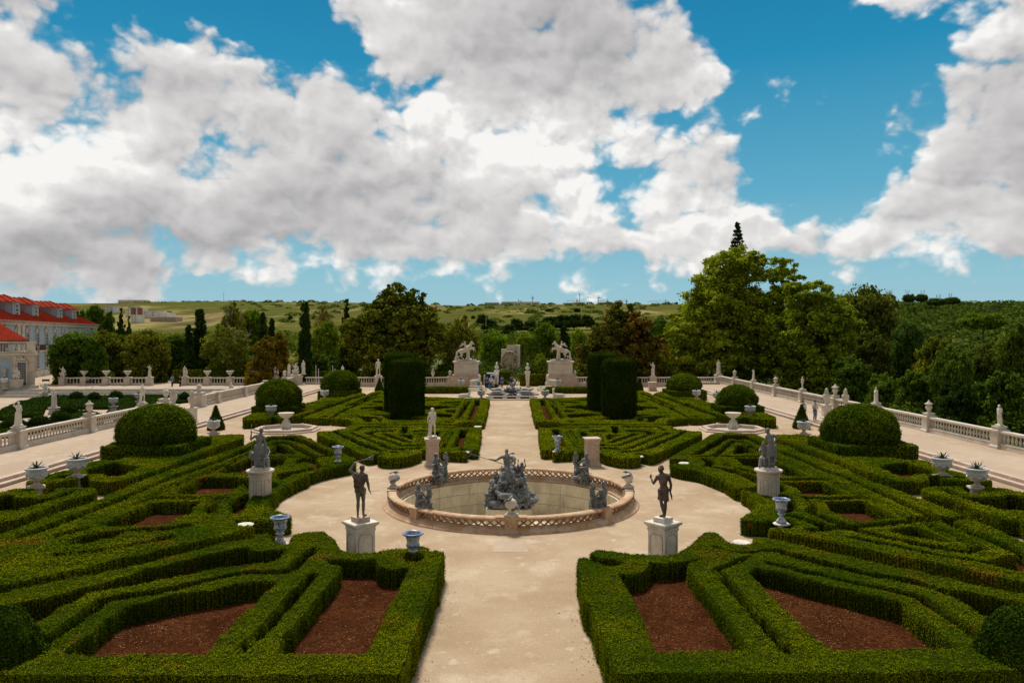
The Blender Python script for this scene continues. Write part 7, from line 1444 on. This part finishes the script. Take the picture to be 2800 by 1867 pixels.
wood('park_wood', 'mass of park trees closing the view behind the garden trees', lambda rng: (lambda px, D: (atx(px,D), D, -2.5+rng.uniform(.5,.98)*(zof(918,D)+2.5), rng.uniform(2.4,4.4)))(rng.uniform(150,2420), rng.uniform(165,235)), 900, 60, .22, (.040,.056,.011), 52)
wood('park_undergrowth', 'dark undergrowth and low trees behind the far balustrade', lambda rng: (lambda px, D: (atx(px,D), D, rng.uniform(-2.2,3.2), rng.uniform(1.4,2.6)))(rng.uniform(230,2420), rng.uniform(122,150)), 620, 60, .20, (.020,.031,.008), 53)
wood('slope_undergrowth', 'dark shrubs on the slope below the right parapet', lambda rng: (lambda x, y: (x, y, rng.uniform(-5.5,-1.5), rng.uniform(1.6,2.8)))(rng.uniform(37,95), rng.uniform(38,118)), 700, 56, .20, (.030,.046,.010), 54)
wood('far_wood', 'dark wood on the left shoulder of the far hill', pr_(330,760,1120,1480,6,10,-.3), 260, 40, .26, (.030,.042,.014), 55)
wood('far_scrub', 'scattered dark scrub over the far dry hillside', pr_(620,2000,360,1350,3,8,.05), 300, 90, .36, (.040,.055,.016), 56)
wood('skyline_wood', 'dark band of trees along the far skyline on the left', lambda rng: (lambda px: (atx(px,1480),1480,zof(838,1480)+rng.uniform(-5,1),rng.uniform(3,6)))(rng.uniform(225,640)), 110, 40, .3, (.028,.040,.016), 57)
h_ = hedge('clipped_hedge_row', 'long clipped hedge behind the palace parapet', 'hedge', [(-54.5,121.5),(-33.5,121.5),(-33.5,123.2),(-54.5,123.2)], [], 2.1, .2, 90, .18, soil=False)
h_ = hedge('clipped_hedge_row', 'long clipped hedge behind the far left balustrade', 'hedge', [(-31.5,119.0),(-8.0,119.0),(-8.0,120.4),(-31.5,120.4)], [], 1.9, .2, 90, .18, soil=False)
# ------------------------------------------------------------------ far buildings, cranes and masts
GF = 'far buildings on the hills'
def block(px0, px1, y0, y1, D, label, m=None, rows=3, roof=None, dep=14):
    if D < 1300:                                   # stand it on the slope where the ground meets its foot
        for D in range(420, 1400, 10):
            if HY - (hz(atx((px0+px1)/2,D),D)-H)*F/D <= y1: break
    x0, x1 = atx(px0,D), atx(px1,D); y0 -= 7 if D > 1300 else 0; z1 = zof(y0,D); z0 = min(zof(y1,D), hz((x0+x1)/2,D))-2; o = empty('far_building', ((x0+x1)/2,D,z0), 0, label, 'building', GF); w = x1-x0; h = z1-z0
    b = MB(); b.box(-w/2,w/2,0,dep,0,h); b.build('wall', m or M['far'], o)
    b = MB(); b.box(-w/2-.3,w/2+.3,-.3,dep+.3,h,h+.5); b.build('roof', roof or M['far'], o)
    nw = max(2,int(w/5)); b = MB(); hh = zof(y0,D)-zof(y1,D)
    for j in range(rows):
        for k in range(nw): b.box(-w/2+w*(k+.36)/nw,-w/2+w*(k+.64)/nw,-.06,-.01,h-hh*(j+.7)/rows,h-hh*(j+.35)/rows)
    b.build('window_rows', M['steel'], o)
    return o
for a in ((290,312,838,856,900,'low white block at the left end of the hill town'),(345,388,844,868,760,'white apartment block with red brick corner, above the conifers'),(352,370,838,846,1000,'small white block standing highest in the hill town'),(388,430,851,872,780,'long white apartment block right of the one with red brick'),(426,464,856,876,820,'white apartment block with stepped roof in the hill town'),(360,376,862,884,700,'narrow red and white block low in the hill town'),(412,482,868,882,720,'pale pink row of houses below the white blocks')):
    block(*a, m=cloth('pale pink wall',(.50,.36,.30)) if 'pink' in a[5] else None, rows=3)
def slope_D(px, y1):
    for D in range(420, 1400, 10):
        if HY - (hz(atx(px,D),D)-H)*F/D <= y1: return D
    return 1400
for px in (384,366,464): o = empty('brick_stair_tower', (atx(px,slope_D(px,872)-14),slope_D(px,872)-14,zof(872,slope_D(px,872)-14)-4), 0, 'red brick stair tower beside a white apartment block, %s in the hill town' % {384:'middle one',366:'left one',464:'right one'}[px], 'tower', GF); b = MB(); b.box(-1.6,1.6,-1,2,0,(872-846 if px != 464 else 18)*755/F+4); b.box(-1.9,1.9,-1.3,2.3,(872-846 if px != 464 else 18)*755/F+4,(872-846 if px != 464 else 18)*755/F+4.5); b.build('wall', M['farred'], o)
block(325,402,828,835,1470,'long flat white hall on the left skyline', rows=1)
for a in ((1325,1365,835,843,1480,'row of pinkish unfinished blocks on the far skyline'),(1372,1415,833,842,1480,'long concrete block with a dark roof on the far skyline'),(1416,1476,833,843,1470,'widest pale block on the far skyline'),(1478,1488,837,843,1480,'small pale block right of the widest skyline block'),(1540,1566,836,842,1480,'red roofed house on the far skyline'),(1566,1600,834,842,1480,'pale block under the far mast'),(1640,1662,834,842,1480,'small pale block right of the far mast'),(1745,1848,848,853,1350,'long low white wall in front of the far trees'),(1500,1520,838,843,1480,'tiny pink house left of the red roofed one')):
    block(*a, m=cloth('pale pink wall',(.50,.36,.30)) if 'pink' in a[5] else None, rows=1 if 'wall' in a[5] or 'hall' in a[5] else 2, roof=M['roof'] if 'red roofed' in a[5] else (M['black'] if 'dark roof' in a[5] else None))
GCN = 'construction cranes on the far skyline'
for i, (px, yt, l0, l1, l) in enumerate(((1418,820,-1,9,'tower crane left of the others on the skyline'),(1456,811,-3,3,'reddish tower crane seen end on above the widest block'),(1577,819,-28,4,'tower crane just left of the tall mast'),(1636,810,-32,6,'tower crane with the longest arm, right of the tall mast'),(1661,820,-22,2,'low tower crane behind the longest armed one'),(1713,820,-34,2,'tower crane above the brown magnolia'),(1820,821,-50,10,'tower crane farthest right beside the plane trees'))):
    D = 1520; o = empty('tower_crane', (atx(px,D),D,zof(850,D)), 0, l, 'crane', GCN); h = zof(yt,D)-zof(850,D); m_ = M['cranered'] if i in (1,3) else M['steel']
    b = MB(); s_ = .75
    for sx in (-s_,s_):
        for sy in (-s_,s_): b.cap((sx,sy,0),(sx,sy,h),.28,.28,4)
    for k in range(int(h/3)): b.cap((-s_,-s_,3*k),(s_,-s_,3*k+3),.14,.14,4)
    b.build('mast', m_, o); b = MB(); z_ = h-2.5; b.cap((l0*D/F,0,z_),(l1*D/F,0,z_),.32,.32,4); b.cap((l0*D/F,0,z_+.1),(0,0,h+2),.12,.12,4); b.cap((l1*D/F,0,z_),(0,0,h+2),.12,.12,4); b.cap((0,0,h),(0,0,h+2),.3,.2,4); b.build('jib', m_, o)
    b = MB(); b.box(l1*D/F*.7-1.2,l1*D/F*.7+1.2,-.6,.6,z_-2.0,z_); b.build('counterweight', M['steel'], o)
for px, y0, y1, D, l in ((1585,803,845,1400,'tall grey mast on the far skyline'),(1329,857,884,420,'white pole in the fields above the left horseman'),(613,800,832,1450,'thin antenna mast on the left skyline'),(1433,852,876,500,'thin pole in the valley trees')):
    o = empty('mast', (atx(px,D),D,zof(y1,D)-2), 0, l, 'mast', 'far masts and poles'); h = zof(y0,D)-zof(y1,D)+2; r = .00038*D*(1.4 if px == 1585 else .7); b = MB(); b.cap((0,0,0),(0,0,h),r,r*.6,6); b.build('shaft', M['steel'] if px in (1585,613) else M['white'], o); b = MB(); b.box(-r*2,r*2,-r,r,h*.93,h*.96); b.build('crossarm', M['steel'], o)
